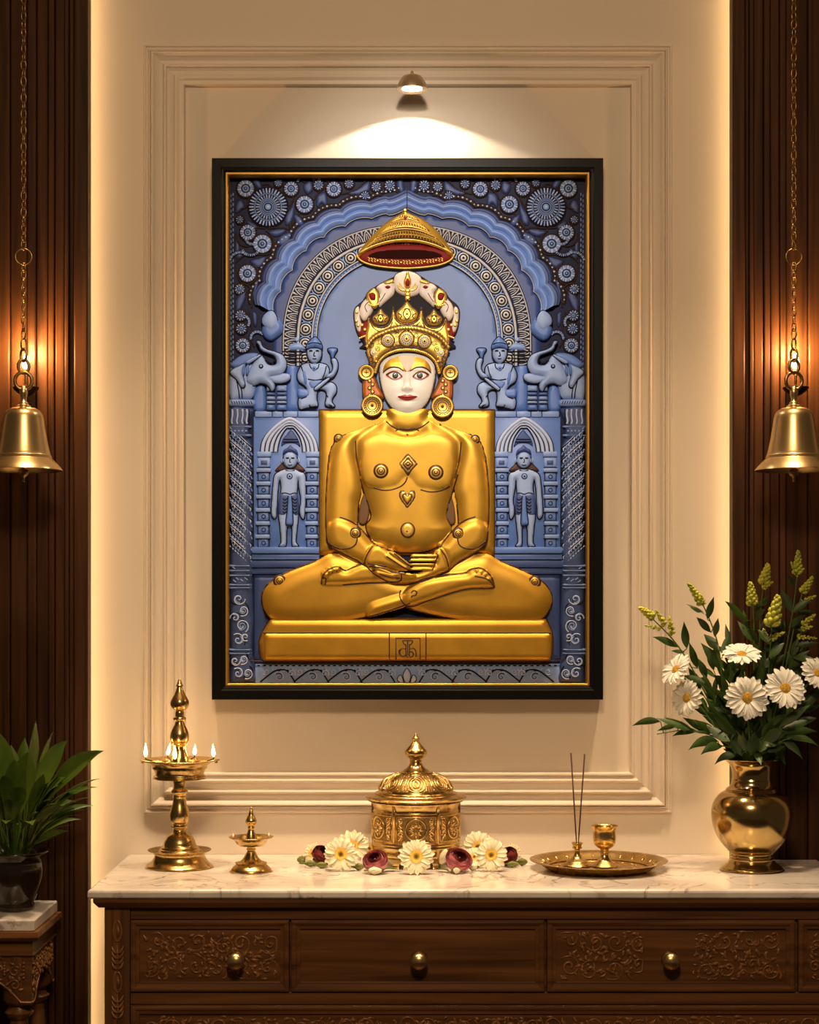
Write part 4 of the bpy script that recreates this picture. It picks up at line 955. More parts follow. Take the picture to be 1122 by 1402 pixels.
# ------------------------------------------------------------------ hanging bells
BLY = -.22
def bell(px, lab):
    s = S(BLY); x = px_x(px, BLY); Z = lambda py: pz(py, BLY)
    t = thing('hanging_bell', (x, BLY, Z(644)), lab, 'bell', 'hanging brass bells')
    prof = [(52.6, 644.4), (53, 643.8), (51.5, 641.5), (48.5, 637.6), (44, 633), (39.6, 628.6), (38.4, 627.4), (38.6, 626.2), (37.4, 625.4), (37.6, 624.2), (36.6, 622.6), (34.2, 612.7), (31.8, 601), (29.8, 589), (28.4, 580), (27, 571), (25.2, 566), (21.6, 561.8), (16, 559), (11, 558), (10, 557.2), (10.2, 555.8), (8.6, 555.2), (7.4, 554), (6, 552.6), (0, 552)]
    inner = [(0, 566), (20, 568), (25, 578), (28, 592), (32, 612), (36, 626), (42, 634.5), (50, 643)]
    pr = lathe_px(inner, BLY) + lathe_px(smooth_prof(prof, 2), BLY)
    MB().lathe(pr, (x, BLY), 72, cap=False).build('body', M['satin'], t, sharp=40)
    mb = MB().lathe(lathe_px(smooth_prof([(0, 553.5), (6.4, 553.2), (5.6, 550.6), (4.2, 548.4), (4.5, 544), (5.6, 539), (5.6, 535.4), (4.4, 532), (2.6, 529.6), (0, 528.8)], 3), BLY), (x, BLY), 24)
    mb.build('shank', M['satin'], t)
    def ring(cy, rx, rz, tr, yaw, name, m='chain', n=28, cxo=0):
        p = []
        for i in range(n):
            a = 6.2832 * i / n; q = rx * s * math.cos(a)
            p.append((x + cxo * s + q * math.cos(yaw), BLY + q * math.sin(yaw), Z(cy) + rz * s * math.sin(a)))
        return MB().tube(p, tr * s, 10, closed=True).build(name, M[m], t)
    ring(521.6, 11.6, 12.0, 2.5, 0.15, 'ring', n=36)
    ring(501.5, 7.2, 9.4, 2.2, .25, 'link'); ring(486.3, 4.6, 8.6, 1.7, -.35, 'link'); ring(471.3, 3.6, 8.2, 1.3, .5, 'link'); ring(457.2, 3.2, 7.4, 1.1, -.5, 'link')
    mb = MB(); rnd = random.Random(int(px)); z0 = 450.5; k = 0
    def small(cy, half, wd, tr, yaw):
        p = []
        for i in range(16):
            a = 6.2832 * i / 16; q = wd * s * math.cos(a)
            p.append((x + q * math.cos(yaw), BLY + q * math.sin(yaw), Z(cy) + half * s * (math.sin(a) if abs(math.sin(a)) < .8 else math.copysign(.8 + (abs(math.sin(a)) - .8), math.sin(a)))))
        mb.tube(p, tr * s, 6, closed=True)
    cy = 447.5
    while cy > 364.5: small(cy, 6.6, 3.4, .85, (.75 if k % 2 else -.8) + rnd.uniform(-.2, .2)); cy -= 10.2; k += 1
    cy = 335.5
    while cy > -185: small(cy, 7.0, 3.5, .75, (.75 if k % 2 else -.8) + rnd.uniform(-.25, .25)); cy -= 11.2; k += 1
    mb.tube([(x, BLY, Z(-180)), (x, BLY, 2.902)], .0012, 6)
    mb.build('chain', M['chain'], t)
    ring(351.5, 11.0, 11.0, .75, .1, 'ring', n=40)
    mb = MB().lathe(lathe_px(smooth_prof([(0, 628), (1.2, 628), (1.3, 640), (5.6, 643), (7, 647), (5.6, 651), (2.4, 653.5), (1.4, 657), (2, 659), (0, 660.5)], 3), BLY), (x, BLY), 20)
    mb.tube([(x, BLY, Z(566)), (x, BLY, Z(629))], .0015, 6)
    mb.build('clapper', M['chain'], t)
bell(32.3, 'large brass bell hanging on its chain above the potted plant')
bell(1087.6, 'large brass bell hanging on its chain above the flower vase')

# ------------------------------------------------------------------ candle sconces behind the bells
def sconce(px, lab):
    y = -.104; x = px_x(px, y); Z = lambda py: pz(py, y); s = S(y); yw = PY0 - .003
    t = thing('wall_sconce', (x, yw, Z(540)), lab, 'wall lamp', 'candle sconces behind the bells')
    MB().box(x - .010, x + .010, yw - .004, yw + .0012, Z(556), Z(530)).build('wall_plate', M['iron'], t, smooth=False, bevel=.001)
    MB().tube(bez(Vector((x, yw - .002, Z(550))), Vector((x, y + .002, Z(556))), Vector((x, y, Z(541))), 8), .003, 8).build('arm', M['iron'], t)
    mb = MB().lathe(lathe_px(smooth_prof([(0, 542), (5, 541.6), (10, 539), (15.5, 534.5), (17.8, 531), (17.2, 530.6), (14, 534), (8, 537.6), (0, 538.6)], 3), y), (x, y), 36)
    mb.build('drip_tray', M['iron'], t)
    MB().lathe(lathe_px([(0, 538), (2.0, 538), (2.0, 505.5), (0, 505.5)], y), (x, y), 14).build('candle_tube', M['chain'], t)
    MB().lathe(lathe_px(smooth_prof([(0, 506), (3.2, 505.4), (5.4, 501), (5.6, 497), (4.6, 491.5), (2.8, 487), (1.0, 484), (0, 483.4)], 3), y), (x, y), 20).build('bulb', M['bulb'], t)
    l = bpy.data.lights.new('sconce_light', 'POINT'); l.energy = SCONCE_W; l.color = (1, .52, .19); l.shadow_soft_size = .006
    o = bpy.data.objects.new('sconce_light', l); C.objects.link(o); o.parent = t; o.location = Vector((x, y, Z(477))) - t.location
sconce(35.5, 'dark iron candle sconce glowing on the wood behind the bell over the potted plant')
sconce(1090, 'dark iron candle sconce glowing on the wood behind the bell over the flower vase')

# ------------------------------------------------------------------ picture spotlight
QY = -.078; qx = px_x(564.5, QY)
spt = thing('picture_light', (qx, QY, pz(112, QY)), 'small brushed metal spotlight on the wall moulding above the framed picture', 'spotlight')
part([(18.6, 122.8), (21.4, 123), (21.6, 122.2), (21, 119.6), (19, 114.4), (15.6, 108.4), (12.6, 105), (9.6, 104), (3.2, 103.4), (2.4, 101), (1.6, 97.4), (0, 97)], (qx, QY), QY, 'shade', M['steel'], spt, seg=56, n=2, cap=False)
MB().lathe([(14.2 * S(QY), pz(121.6, QY)), (18.8 * S(QY), pz(122.7, QY))], (qx, QY), 48, cap=False).build('reflector', M['steel'], spt)
MB().lathe([(0, pz(121.4, QY)), (14.4 * S(QY), pz(121.4, QY))], (qx, QY), 48, cap=False).build('diffuser', M['diff'], spt)
MB().tube([(qx, QY, pz(106, QY)), (qx, QY + .03, pz(104, QY)), (qx, -.003, pz(104, QY))], .005, 10).build('arm', M['steel'], spt)
l = bpy.data.lights.new('picture_light_beam', 'SPOT'); l.energy = SPOT_W; l.color = (1, .86, .64); l.spot_size = math.radians(138); l.spot_blend = .12; l.shadow_soft_size = .008
o = bpy.data.objects.new('picture_light_beam', l); C.objects.link(o); o.parent = spt; o.location = Vector((qx, QY, pz(123.4, QY))) - spt.location

# ------------------------------------------------------------------ framed relief picture
AY = -.012                                           # backing plane
AS = S(-.025)                                        # one picture unit
ACX, ACY = 558.0, 587.0
def A(px, py, h): return ((px - CX) * AS, AY - h, EZ - (py - HY) * AS)
A_ = dict(
    navy=mat('art_navy', rgb(20, 30, 70), 0.55, var=.35, scale=60, spec=.2),
    deep=mat('art_deep_blue', rgb(58, 80, 142), 0.5, var=.12, scale=30),
    blue=mat('art_blue', rgb(94, 130, 205), 0.42, var=.10, scale=30),
    light=mat('art_light_blue', rgb(132, 162, 224), 0.45, var=.08, scale=30),
    pale=mat('art_pale_blue', rgb(152, 177, 228), 0.5, var=.06, scale=30),
    niche=mat('art_niche_blue', rgb(116, 142, 198), 0.5, var=.10, scale=9),
    frost=mat('art_frost_blue', rgb(184, 200, 238), 0.5),
    arch=mat('art_arch_blue', rgb(116, 150, 222), 0.42, var=.08, scale=30),
    turban=mat('art_turban', (0.80, 0.70, 0.60), 0.5),
    stone=mat('art_stone_blue', rgb(62, 84, 140), 0.48, var=.3, scale=50),
    cream=mat('art_cream', rgb(204, 200, 200), 0.5),
    ink=mat('art_ink', rgb(22, 18, 22), 0.6, spec=.15),
    bronze=mat('art_bronze', rgb(54, 38, 30), 0.6, spec=.2),
    gold=mat('art_gold', (0.63, 0.34, 0.035), 0.40, 0.66, var=.14, scale=22),
    goldl=mat('art_bright_gold', (0.70, 0.42, 0.075), 0.38, 0.6),
    goldd=mat('art_dark_gold', (0.13, 0.055, 0.008), 0.6),
    umber=mat('art_umber_line', rgb(62, 28, 8), 0.5),
    white=mat('art_white', (0.83, 0.80, 0.74), 0.42, sss=.05),
    red=mat('art_red', (0.23, 0.011, 0.008), 0.6, spec=.2),
    wine=mat('art_wine', (0.028, 0.004, 0.003), 0.8, spec=.08),
    coral=mat('art_coral', (0.55, 0.20, 0.12), 0.5),
    char=mat('art_charcoal', rgb(48, 45, 48), 0.7, spec=.12),
    iris=mat('art_iris', (0.04, 0.05, 0.035), 0.25),
    peach=mat('art_peach', (0.72, 0.55, 0.42), 0.5),
)
MIR = 2 * 557.6
def mir(p): return [(MIR - q[0], q[1]) for q in p]

class Art:
    """Strokes, pillows and discs in picture units, collected into one mesh."""
    def __init__(self, k=1.0): self.mb = MB(); self.k = k
    def stroke(self, pts, w, h, n=4, closed=False, rise=.0007, smooth=True):
        P = crom(pts, n, closed) if smooth and len(pts) > 2 else [np.array(p, float) for p in pts]
        m = len(P)
        if m < 2: return self
        hf = h if callable(h) else (lambda x, y: h)
        vs = []; kk = self.k
        for i, p in enumerate(P):
            t = (P[(i + 1) % m] - P[i - 1]) if closed else (P[min(i + 1, m - 1)] - P[max(i - 1, 0)])
            L = math.hypot(*t) or 1; nx, ny = -t[1] / L, t[0] / L
            ww = kk * (w if not callable(w) else w(i / (m - 1)))
            a = (p[0] + nx * ww / 2, p[1] + ny * ww / 2); b = (p[0] - nx * ww / 2, p[1] - ny * ww / 2)
            hc = hf(p[0], p[1]); ha, hb = hf(*a), hf(*b)
            vs += [A(*a, ha - .0006), A(*a, max(ha, hc - .0004) + rise * .6), A(p[0], p[1], max(hc, min(ha, hb)) + rise), A(*b, max(hb, hc - .0004) + rise * .6), A(*b, hb - .0006)]
        k = m if closed else m - 1
        self.mb.add(vs, [(5 * i + j, 5 * i + j + 1, 5 * ((i + 1) % m) + j + 1, 5 * ((i + 1) % m) + j) for i in range(k) for j in range(4)])
        return self
    def disc(self, cx, cy, r, h0, h1, seg=20, ry=None, dish=0):
        ry = ry or r; vs = []
        pr = [(1, h0 - .0008), (1, h0 + (h1 - h0) * .55), (.82, h1), (.45, h1 - dish), (0, h1 - dish)] if not dish else [(1, h0 - .0008), (1, h1 - .0002), (.88, h1), (.74, h1 - dish), (0, h1 - dish)]
        for q, h in pr: vs += [A(cx + r * q * math.cos(6.2832 * k / seg), cy + ry * q * math.sin(6.2832 * k / seg), h) for k in range(seg)]
        self.mb.add(vs, [(i * seg + k, i * seg + (k + 1) % seg, (i + 1) * seg + (k + 1) % seg, (i + 1) * seg + k) for i in range(4) for k in range(seg)])
        return self
    def ring(self, cx, cy, r, w, h, ry=None, n=24): 
        ry = ry or r
        return self.stroke([(cx + r * math.cos(6.2832 * k / n), cy + ry * math.sin(6.2832 * k / n)) for k in range(n)], w, h, closed=True, smooth=False)
    def pillow(self, pts, h0, H, w=6.0, n=4, step=2.5, smooth=True, base=None):
        P = crom(pts, n, True) if smooth else [np.array(p, float) for p in pts]
        # even out the outline
        Q = []; m = len(P)
        for i in range(m):
            a, b = P[i], P[(i + 1) % m]; L = math.hypot(*(b - a)); k = max(1, int(round(L / step)))
            Q += [a + (b - a) * j / k for j in range(k)]
        Q = np.array(Q); keep = [0]
        for i in range(1, len(Q)):
            if np.hypot(*(Q[i] - Q[keep[-1]])) > step * .35: keep.append(i)
        Q = Q[keep]; m = len(Q)
        lo, hi = Q.min(0), Q.max(0)
        gx, gy = np.meshgrid(np.arange(lo[0], hi[0], step), np.arange(lo[1], hi[1], step)); G = np.stack([gx.ravel(), gy.ravel()], 1)
        d = sdf(Q, G); G = G[d > step * .55]; 
        vv = [Vector((q[0], q[1])) for q in np.vstack([Q, G])] if len(G) else [Vector((q[0], q[1])) for q in Q]
        r = delaunay_2d_cdt(vv, [], [list(range(m))], 1, 1e-5)
        X = np.array([(v.x, v.y) for v in r[0]]); D = np.maximum(0, sdf(Q, X)); t = np.minimum(1, D / w)
        hh = h0 + H * np.sqrt(1 - (1 - t) ** 2); hh[D < 1e-3] = h0
        vs = [A(x[0], x[1], h) for x, h in zip(X, hh)]; o = len(vs); b0 = h0 - .002 if base is None else base
        # skirt
        bd = {}
        for f in r[2]:
            for a, b in zip(f, list(f[1:]) + [f[0]]): bd[(a, b)] = bd.get((a, b), 0) + 1
        edges = [e for e in bd if (e[1], e[0]) not in bd]; idx = {}
        for a, b in edges:
            for q in (a, b):
                if q not in idx: idx[q] = len(vs); vs.append(A(X[q][0], X[q][1], b0))
        self.mb.add(vs, list(r[2]) + [(b, a, idx[a], idx[b]) for a, b in edges])
        return self
    def rect(self, x0, y0, x1, y1, h0, h1, ch=.8):
        vs = []
        for ins, h in ((0, h0), (0, h1 - .0006), (ch, h1)): vs += [A(x0 + ins, y0 + ins, h), A(x1 - ins, y0 + ins, h), A(x1 - ins, y1 - ins, h), A(x0 + ins, y1 - ins, h)]
        self.mb.add(vs, [(4 * i + k, 4 * i + (k + 1) % 4, 4 * i + 4 + (k + 1) % 4, 4 * i + 4 + k) for i in range(2) for k in range(4)] + [(8, 9, 10, 11)])
        return self
    def build(self, name, m, parent, sharp=None, label=None, smooth=True):
        if not self.mb.f: return None
        return self.mb.build(name, A_[m] if isinstance(m, str) else m, parent, sharp=sharp, label=label, smooth=smooth)

def finish(name, pieces, parent=None):
    """First piece becomes the part, the others its sub-parts."""
    base = None
    for art, m, sub in pieces:
        if not art.mb.f: continue
        if base is None: base = art.build(name, m, parent or pic)
        else: art.build(sub, m, base)
    return base
def arts(k): return [Art() for _ in range(k)]

def sdf(Q, X):
    """Signed distance (positive inside) of points X to polygon Q."""
    Q = np.asarray(Q, float); X = np.asarray(X, float)
    best = np.full(len(X), 1e9); ins = np.zeros(len(X), bool); m = len(Q)
    for i in range(m):
        a, b = Q[i], Q[(i + 1) % m]; ab = b - a; L2 = ab @ ab
        if L2 < 1e-12: continue
        t = np.clip(((X - a) @ ab) / L2, 0, 1); dx = X - (a + t[:, None] * ab)
        best = np.minimum(best, (dx ** 2).sum(1))
        c = (a[1] > X[:, 1]) != (b[1] > X[:, 1])
        with np.errstate(divide='ignore', invalid='ignore'):
            xx = (b[0] - a[0]) * (X[:, 1] - a[1]) / (b[1] - a[1] if b[1] != a[1] else 1e-12) + a[0]
        ins ^= c & (X[:, 0] < xx)
    d = np.sqrt(best); d[~ins] *= -1
    return d

pic = thing('framed_relief_picture', A(ACX, ACY, -.011), 'large black framed picture of a seated golden figure under a blue carved arch', 'picture')
# frame: mitred black moulding with a thin gilt fillet
FS = S(-.05)
def frm(x0, x1, y0, y1, prof):
    vs = []
    for off, h in prof:
        for px, py in ((x0 + off, y0 + off), (x1 - off, y0 + off), (x1 - off, y1 - off), (x0 + off, y1 - off)):
            vs.append(((px - CX) * FS, -h, EZ - (py - HY) * FS))
    n = len(prof)
    return MB().add(vs, [(4 * i + k, 4 * i + (k + 1) % 4, 4 * i + 4 + (k + 1) % 4, 4 * i + 4 + k) for i in range(n - 1) for k in range(4)])
frm(290, 826.5, 216, 958, [(0, .0005), (0, .048), (.8, .050), (12.5, .050), (14, .0475), (16, .047), (17.6, .044), (17.9, .036), (18, .0005)]).build('frame', M['frame'], pic, smooth=False)
frm(290 + 17.9, 826.5 - 17.9, 216 + 17.9, 958 - 17.9, [(0, .034), (0, .0415), (1, .0425), (3, .0425), (4, .0415), (4.2, .0300), (4.2, .0115)]).build('gilt_fillet', M['fillet'], pic, smooth=False)
Art().rect(306, 232, 811, 942, -.011, 0).build('backing', 'navy', pic, smooth=False)

# ---- carved blue surround
HB = .0                                             # backing height
arch_o = [(508, 281), (469, 291), (435, 306), (405, 330), (383, 357), (366, 388), (355, 418)]
arch_i = [(509, 298), (473, 308.5), (444, 323.5), (419, 342), (400, 369), (384, 398), (375, 428)]
def lobe(a, b, bulge, cen=(557, 470), n=10):
    """Convex lobe between two cusps."""
    a, b = np.array(a, float), np.array(b, float); mid = (a + b) / 2; out = mid - np.array(cen); out /= np.hypot(*out)
    return [a * (1 - t) + b * t + out * bulge * (4 * t * (1 - t)) ** .8 for t in [i / n for i in range(n + 1)]]
def band(cusps, apex, bulge, shift=0.0):
    p = []
    ap = np.array(apex, float); c0 = np.array(cusps[0], float)
    for i in range(12):
        t = i / 12; q = ap * (1 - t) + c0 * t
        q = q + np.array([0, 3.2 * math.sin(math.pi * t) * (1 if t < .55 else .2) - 3.4 * math.sin(math.pi * t) * (t > .35) * (t - .35) * 2.2])
        p.append(q)
    for i in range(len(cusps) - 1): p += lobe(cusps[i], cusps[i + 1], bulge)[:-1]
    p.append(np.array(cusps[-1], float))
    return p
cen = np.array((557, 470.))
def grow(c, k): return [tuple(np.array(q) + (np.array(q) - cen) / np.hypot(*(np.array(q) - cen)) * k) for q in c]
B_o = band(arch_o, (557, 265.5), 6.5); B_i = band(arch_i, (557, 284.5), 5.5)
B_x = band(grow(arch_o, 6), (557, 258), 6.5)
def arch_strip(Po, Pi, prof, name, m):
    ar = MB()
    for flip in (0, 1):
        vs = []
        for a, b in zip(Po, Pi):
            for t, h in prof:
                q = a * (1 - t) + b * t; vs.append(A(MIR - q[0] if flip else q[0], q[1], h))
        k = len(prof)
        ar.add(vs, [(i * k + j, (i + 1) * k + j, (i + 1) * k + j + 1, i * k + j + 1) for i in range(len(Po) - 1) for j in range(k - 1)])
    return ar.build(name, A_[m], pic)
roll = [(0, .003), (.0, .0125), (.06, .0160), (.16, .0185), (.28, .0178), (.40, .0145), (.47, .0115), (.5, .0110), (.53, .0130), (.62, .0148), (.74, .0145), (.88, .0112), (.97, .008), (1, .0055), (1, .001)]
arch_strip(B_o, B_i, roll, 'scalloped_arch', 'arch')
arch_strip(B_x, B_o, [(0, .001), (0, .008), (.25, .0105), (.5, .0085), (.52, .0095), (.8, .0118), (1, .0105), (1, .003)], 'arch_edge', 'deep')
ln = Art()
for f in (lambda p: p, mir):
    ln.stroke(f([tuple(q) for q in B_i]), 1.1, .0056, smooth=False)
    ln.stroke(f([tuple(q) for q in B_o]), .8, .0115, smooth=False)
ln.build('arch_lines', 'cream', pic)
# ground between scallops and the banded arch, and the niche behind the figure
def sup(cx, cy, rx, ry, e, n=60, a0=0.0, a1=math.pi):
    o = []
    for i in range(n + 1):
        a = a0 + (a1 - a0) * i / n; c, s_ = math.cos(a), math.sin(a)
        o.append((cx + rx * math.copysign(abs(c) ** (2 / e), c), cy - ry * abs(s_) ** (2 / e)))
    return o
gpts = [tuple(q) for q in B_i][::-1] + mir([tuple(q) for q in B_i])[1:]
Art().pillow(gpts + [(742, 560), (373, 560)], .0008, .0004, 2, smooth=False, step=6).build('arch_ground', 'deep', pic)
oa = sup(557.6, 470, 171, 163.5, 2.25); ia = sup(557.6, 466, 124, 117, 2.2)
ext = lambda p, y: [(p[0][0], y)] + p + [(p[-1][0], y)]
Art().pillow(ext(ia, 562), .0012, .0006, 3, smooth=False, step=5).build('niche', 'niche', pic)
oa, ia = ext(oa, 500), ext(ia, 500)
oaN, iaN = [np.array(q) for q in oa], [np.array(q) for q in ia]
arch_strip_pts = lambda t: [tuple(a * (1 - t) + b * t) for a, b in zip(oaN, iaN)]
def plain_strip(t0, t1, h0, h1, name, m):
    mb = MB(); vs = []
    for a, b in zip(oaN, iaN):
        for t, h in ((t0, .001), (t0, h0), (t0 + .02, h1), (t1 - .02, h1), (t1, h0), (t1, .001)): vs.append(A(*(a * (1 - t) + b * t), h))
    mb.add(vs, [(i * 6 + j, (i + 1) * 6 + j, (i + 1) * 6 + j + 1, i * 6 + j + 1) for i in range(len(oaN) - 1) for j in range(5)])
    return mb.build(name, A_[m], pic)
plain_strip(0, .42, .0040, .0046, 'leaf_band', 'navy')
plain_strip(.42, 1.0, .0042, .0050, 'ring_band', 'light')
cr, ik = Art(), Art()
cr.stroke(arch_strip_pts(.025), 1.5, .0050, smooth=False); cr.stroke(arch_strip_pts(.45), 3.2, .0052, smooth=False)
cr.stroke(arch_strip_pts(.86), 1.5, .0052, smooth=False); cr.stroke(arch_strip_pts(.985), 1.4, .0052, smooth=False)
ik.stroke(arch_strip_pts(.0), 1.5, .0046, smooth=False)
for t in (.405, .505, .825, .90): ik.stroke(arch_strip_pts(t), .9, .0054, smooth=False)
ik.stroke(arch_strip_pts(1.01), 1.4, .0040, smooth=False)
def along(t, off=0):
    """Cumulative positions along the band line t."""
    P = np.array(arch_strip_pts(t)); L = np.concatenate([[0], np.cumsum(np.hypot(*(P[1:] - P[:-1]).T))])
    def at(s_):
        i = min(len(L) - 2, max(0, int(np.searchsorted(L, s_) - 1))); f_ = (s_ - L[i]) / max(1e-9, L[i + 1] - L[i])
        p = P[i] * (1 - f_) + P[i + 1] * f_; d = P[i + 1] - P[i]; d /= np.hypot(*d); return p, d
    return at, L[-1]
at, L = along(.215); k = int(L / 12.2)
for i in range(k):
    p, d = at(L * (i + .5) / k); nrm = np.array((d[1], -d[0])); 
    if (p - cen) @ nrm < 0: nrm = -nrm
    f = lambda u, v: tuple(p + d * u + nrm * v)
    cr.stroke([f(-4.6, -7), f(-4.2, -1), f(-2.2, 4), f(0, 7), f(2.2, 4), f(4.2, -1), f(4.6, -7)], 1.35, .0050, 3)
    cr.stroke([f(-1.5, -6), f(-1.2, 0), f(0, 3), f(1.2, 0), f(1.5, -6)], .8, .0050, 2)
    cr.stroke([f(6.1, 7.5), f(6.1, 1)], lambda t: 2.2 * (1 - t) + .5, .0050)
at, L = along(.665); k = int(L / 19.6)
for i in range(k):
    p, d = at(L * (i + .5) / k)
    ik.disc(p[0], p[1], 9.4, .0048, .0056); cr.disc(p[0], p[1], 7.7, .005, .0064); ik.disc(p[0], p[1], 5.9, .0058, .0070); cr.disc(p[0], p[1], 4.0, .0064, .0076); ik.disc(p[0], p[1], 1.7, .007, .0082)
    q, d2 = at(min(L, L * (i + 1) / k)); nrm = np.array((d2[1], -d2[0]))
    for sg in (-1, 1): ik.disc(*(q + nrm * sg * 6.2), 1.4, .005, .0058, 8)
at, L = along(.94); k = int(L / 5)
for i in range(k): p, d = at(L * (i + .5) / k); ik.disc(p[0], p[1], .85, .005, .0056, 6)
cr.build('band_pattern', 'cream', pic); ik.build('band_pattern', 'ink', pic)

# spandrels: rosettes, vines, leaves and beads on the navy ground
def rosette(x, y, r, fx):
        cx = fx(x)
        brz.disc(cx, y, r + 2.2, .0008, .0040, 28); dk.disc(cx, y, r + .6, .002, .0046, 28)
        n = max(9, int(r * 1.7))
        if r > 18:
            for (ra, rb, m_, wd) in ((.98, .74, 34, 1.9), (.64, .46, 26, 1.4)):
                for k in range(m_):
                    a = 6.2832 * k / m_; (crm if k % 3 else blu).stroke([(cx + r * q * math.cos(a), y + r * q * math.sin(a)) for q in (ra, rb)], wd, .0046, smooth=False, rise=.0010)
            for q in (.70, .42, .34, .25): blu.ring(cx, y, r * q, 1.1, .0046)
            blu.disc(cx, y, r * .16, .0046, .0062, 12); crm.disc(cx, y, r * .07, .006, .0068, 8)
        else:
            for k in range(n):
                a = 6.2832 * k / n; (crm if k % 2 else blu).stroke([(cx + r * q * math.cos(a), y + r * q * math.sin(a)) for q in (.98, .55)], r * .24, .0046, smooth=False, rise=.0012)
            blu.disc(cx, y, r * .40, .0046, .0062, 14); dk.disc(cx, y, r * .24, .005, .0068, 10); blu.disc(cx, y, r * .12, .006, .0074, 8)
ROS = ((336, 256.7, 11.5), (366.7, 282, 26.5), (398.4, 257, 9.5), (417, 278.5, 11.5), (380.6, 249, 5), (327.8, 299.4, 5), (339, 317, 10.5), (359, 332.7, 12.5), (338.5, 373.3, 11.5), (327.8, 394.7, 6.5), (329, 431, 7), (330, 449, 7), (332, 472, 9.5), (457, 257.5, 10), (478, 250, 6), (515.5, 254, 6.5), (534, 252.5, 7), (436, 252, 6.5), (500, 266, 5.5))
vine = [[(322, 285), (336, 282), (341, 268)], [(364, 311), (345, 309), (330, 306)], [(366, 311), (385, 310), (398, 313)], [(399, 312), (392, 290), (402, 270), (396, 266)], [(372, 255), (366, 250), (358, 252)], [(346, 330), (338, 336), (324, 330), (322, 318)], [(322, 358), (334, 348), (352, 347), (368, 346), (374, 334), (372, 322), (364, 314)],
        [(323, 360), (324, 372), (328, 384), (340, 388), (350, 380), (351, 366), (338, 360)], [(333, 386), (343, 394), (345, 410), (344, 420)], [(322, 420), (335, 402), (340, 394)], [(410, 290), (404, 300), (396, 310)], [(430, 272), (436, 262), (450, 250), (446, 244)], [(420, 262), (424, 252), (414, 246)], [(468, 264), (488, 258), (500, 246)], [(484, 262), (498, 274), (514, 266), (526, 266)], [(510, 246), (522, 262), (540, 258), (548, 266)], [(321, 440), (320, 456), (323, 466)], [(340, 425), (344, 445), (343, 462), (348, 474)]]
leafp = [[(391, 306), (390, 294), (400, 280), (402, 272), (403, 288), (398, 304)], [(404, 302), (402, 292), (410, 294), (416, 304), (410, 308)], [(366, 316), (378, 312), (390, 312), (388, 318), (376, 322)], [(379, 331), (384, 321), (398, 316), (396, 328), (386, 335)], [(342, 356), (352, 352), (363, 350), (360, 360), (352, 365)], [(323, 275), (322, 290), (334, 282), (330, 272)], [(323, 352), (324, 344), (332, 346), (330, 352)], [(434, 266), (446, 262), (447, 280), (440, 276), (434, 282)], [(476, 262), (490, 256), (505, 246), (506, 258), (496, 264), (482, 265)], [(544, 244), (552, 244), (553, 262), (545, 258)], [(322, 410), (334, 392), (337, 402), (330, 420), (323, 426)], [(352, 378), (356, 372), (350, 400), (345, 412), (346, 396)], [(345, 425), (352, 430), (350, 446), (346, 440)], [(338, 300), (352, 308), (346, 318), (340, 308)], [(345, 245), (354, 244), (358, 254), (352, 256)], [(322, 323), (328, 338), (322, 348)], [(415, 252), (425, 246), (428, 258), (420, 264)]]
for f in (lambda p: p, mir):
    lea, blu, crm, brz, dk = arts(5)
    for x, y, r in ROS: rosette(x, y, r, lambda x: f([(x, 0)])[0][0])
    for v in vine: brz.stroke(f(v), 2.2, .0012, 5, rise=.0022)
    for p in leafp: lea.pillow(f(p), .0012, .0022, 3.5, 3, 2.2); brz.stroke(f(p), .9, .0016, 3, True)
    # curled, seeded leaves
    for (cx, cy, r, a0, tn) in ((343, 335, 13, 2.6, -2.6), (419, 250, 12, 3.4, 2.4), (328, 358, 14, 5.4, -2.0), (446, 250, 11, 3.6, 1.8), (345, 324, 9, .4, 2.8), (332, 440, 9, 4.4, 2.4), (352, 462, 9, 3.0, 2.6)):
        pp = [(cx + r * math.cos(a0 + tn * t), cy + r * math.sin(a0 + tn * t)) for t in [i / 8 for i in range(9)]]
        brz.stroke(f(pp), 6.4, .0020, smooth=False); dk.stroke(f(pp), 5.0, .0028, smooth=False)
        for i in range(14):
            t = i / 13; a = a0 + tn * t; q = f([(cx + (r + 1.6) * math.cos(a), cy + (r + 1.6) * math.sin(a)), (cx + (r - 1.6) * math.cos(a + .04), cy + (r - 1.6) * math.sin(a + .04))])
            (crm if i % 2 else blu).stroke(q, 1.2, .0034, smooth=False, rise=.0010)
    # beads beyond the scalloped arch
    B_b = band(grow(arch_o, 12), (557, 250), 6.5); P = np.array(B_b); Ls = np.concatenate([[0], np.cumsum(np.hypot(*(P[1:] - P[:-1]).T))])
    brz.stroke(f([tuple(q) for q in B_b[8:]]), 6.5, .0010, smooth=False, rise=.0012)
    nb = int(Ls[-1] / 6.2)
    for i in range(2, nb):
        s_ = Ls[-1] * i / nb; j = int(np.searchsorted(Ls, s_) - 1); f_ = (s_ - Ls[j]) / (Ls[j + 1] - Ls[j]); q = P[j] * (1 - f_) + P[j + 1] * f_
        q = f([tuple(q)])[0]; crm.disc(q[0], q[1], 1.5 if i % 2 else 1.1, .002, .0048, 8)
    for y in range(262, 540, 7): blu.stroke(f([(318.5, y), (318.5, y + 4)]), 1.4, .0006, smooth=False); blu.stroke(f([(315.6, y + 2), (315.6, y + 6)]), 1.0, .0006, smooth=False)
    for x in range(330, 556, 9): blu.stroke(f([(x, 240.5), (x + 6, 240.5)]), 1.1, .0006, smooth=False)
    finish('carved_spandrel', [(brz, 'bronze', ''), (lea, 'deep', 'leaf_pattern'), (dk, 'navy', 'rosette_pattern'), (blu, 'light', 'rosette_petal'), (crm, 'frost', 'bead_pattern')])

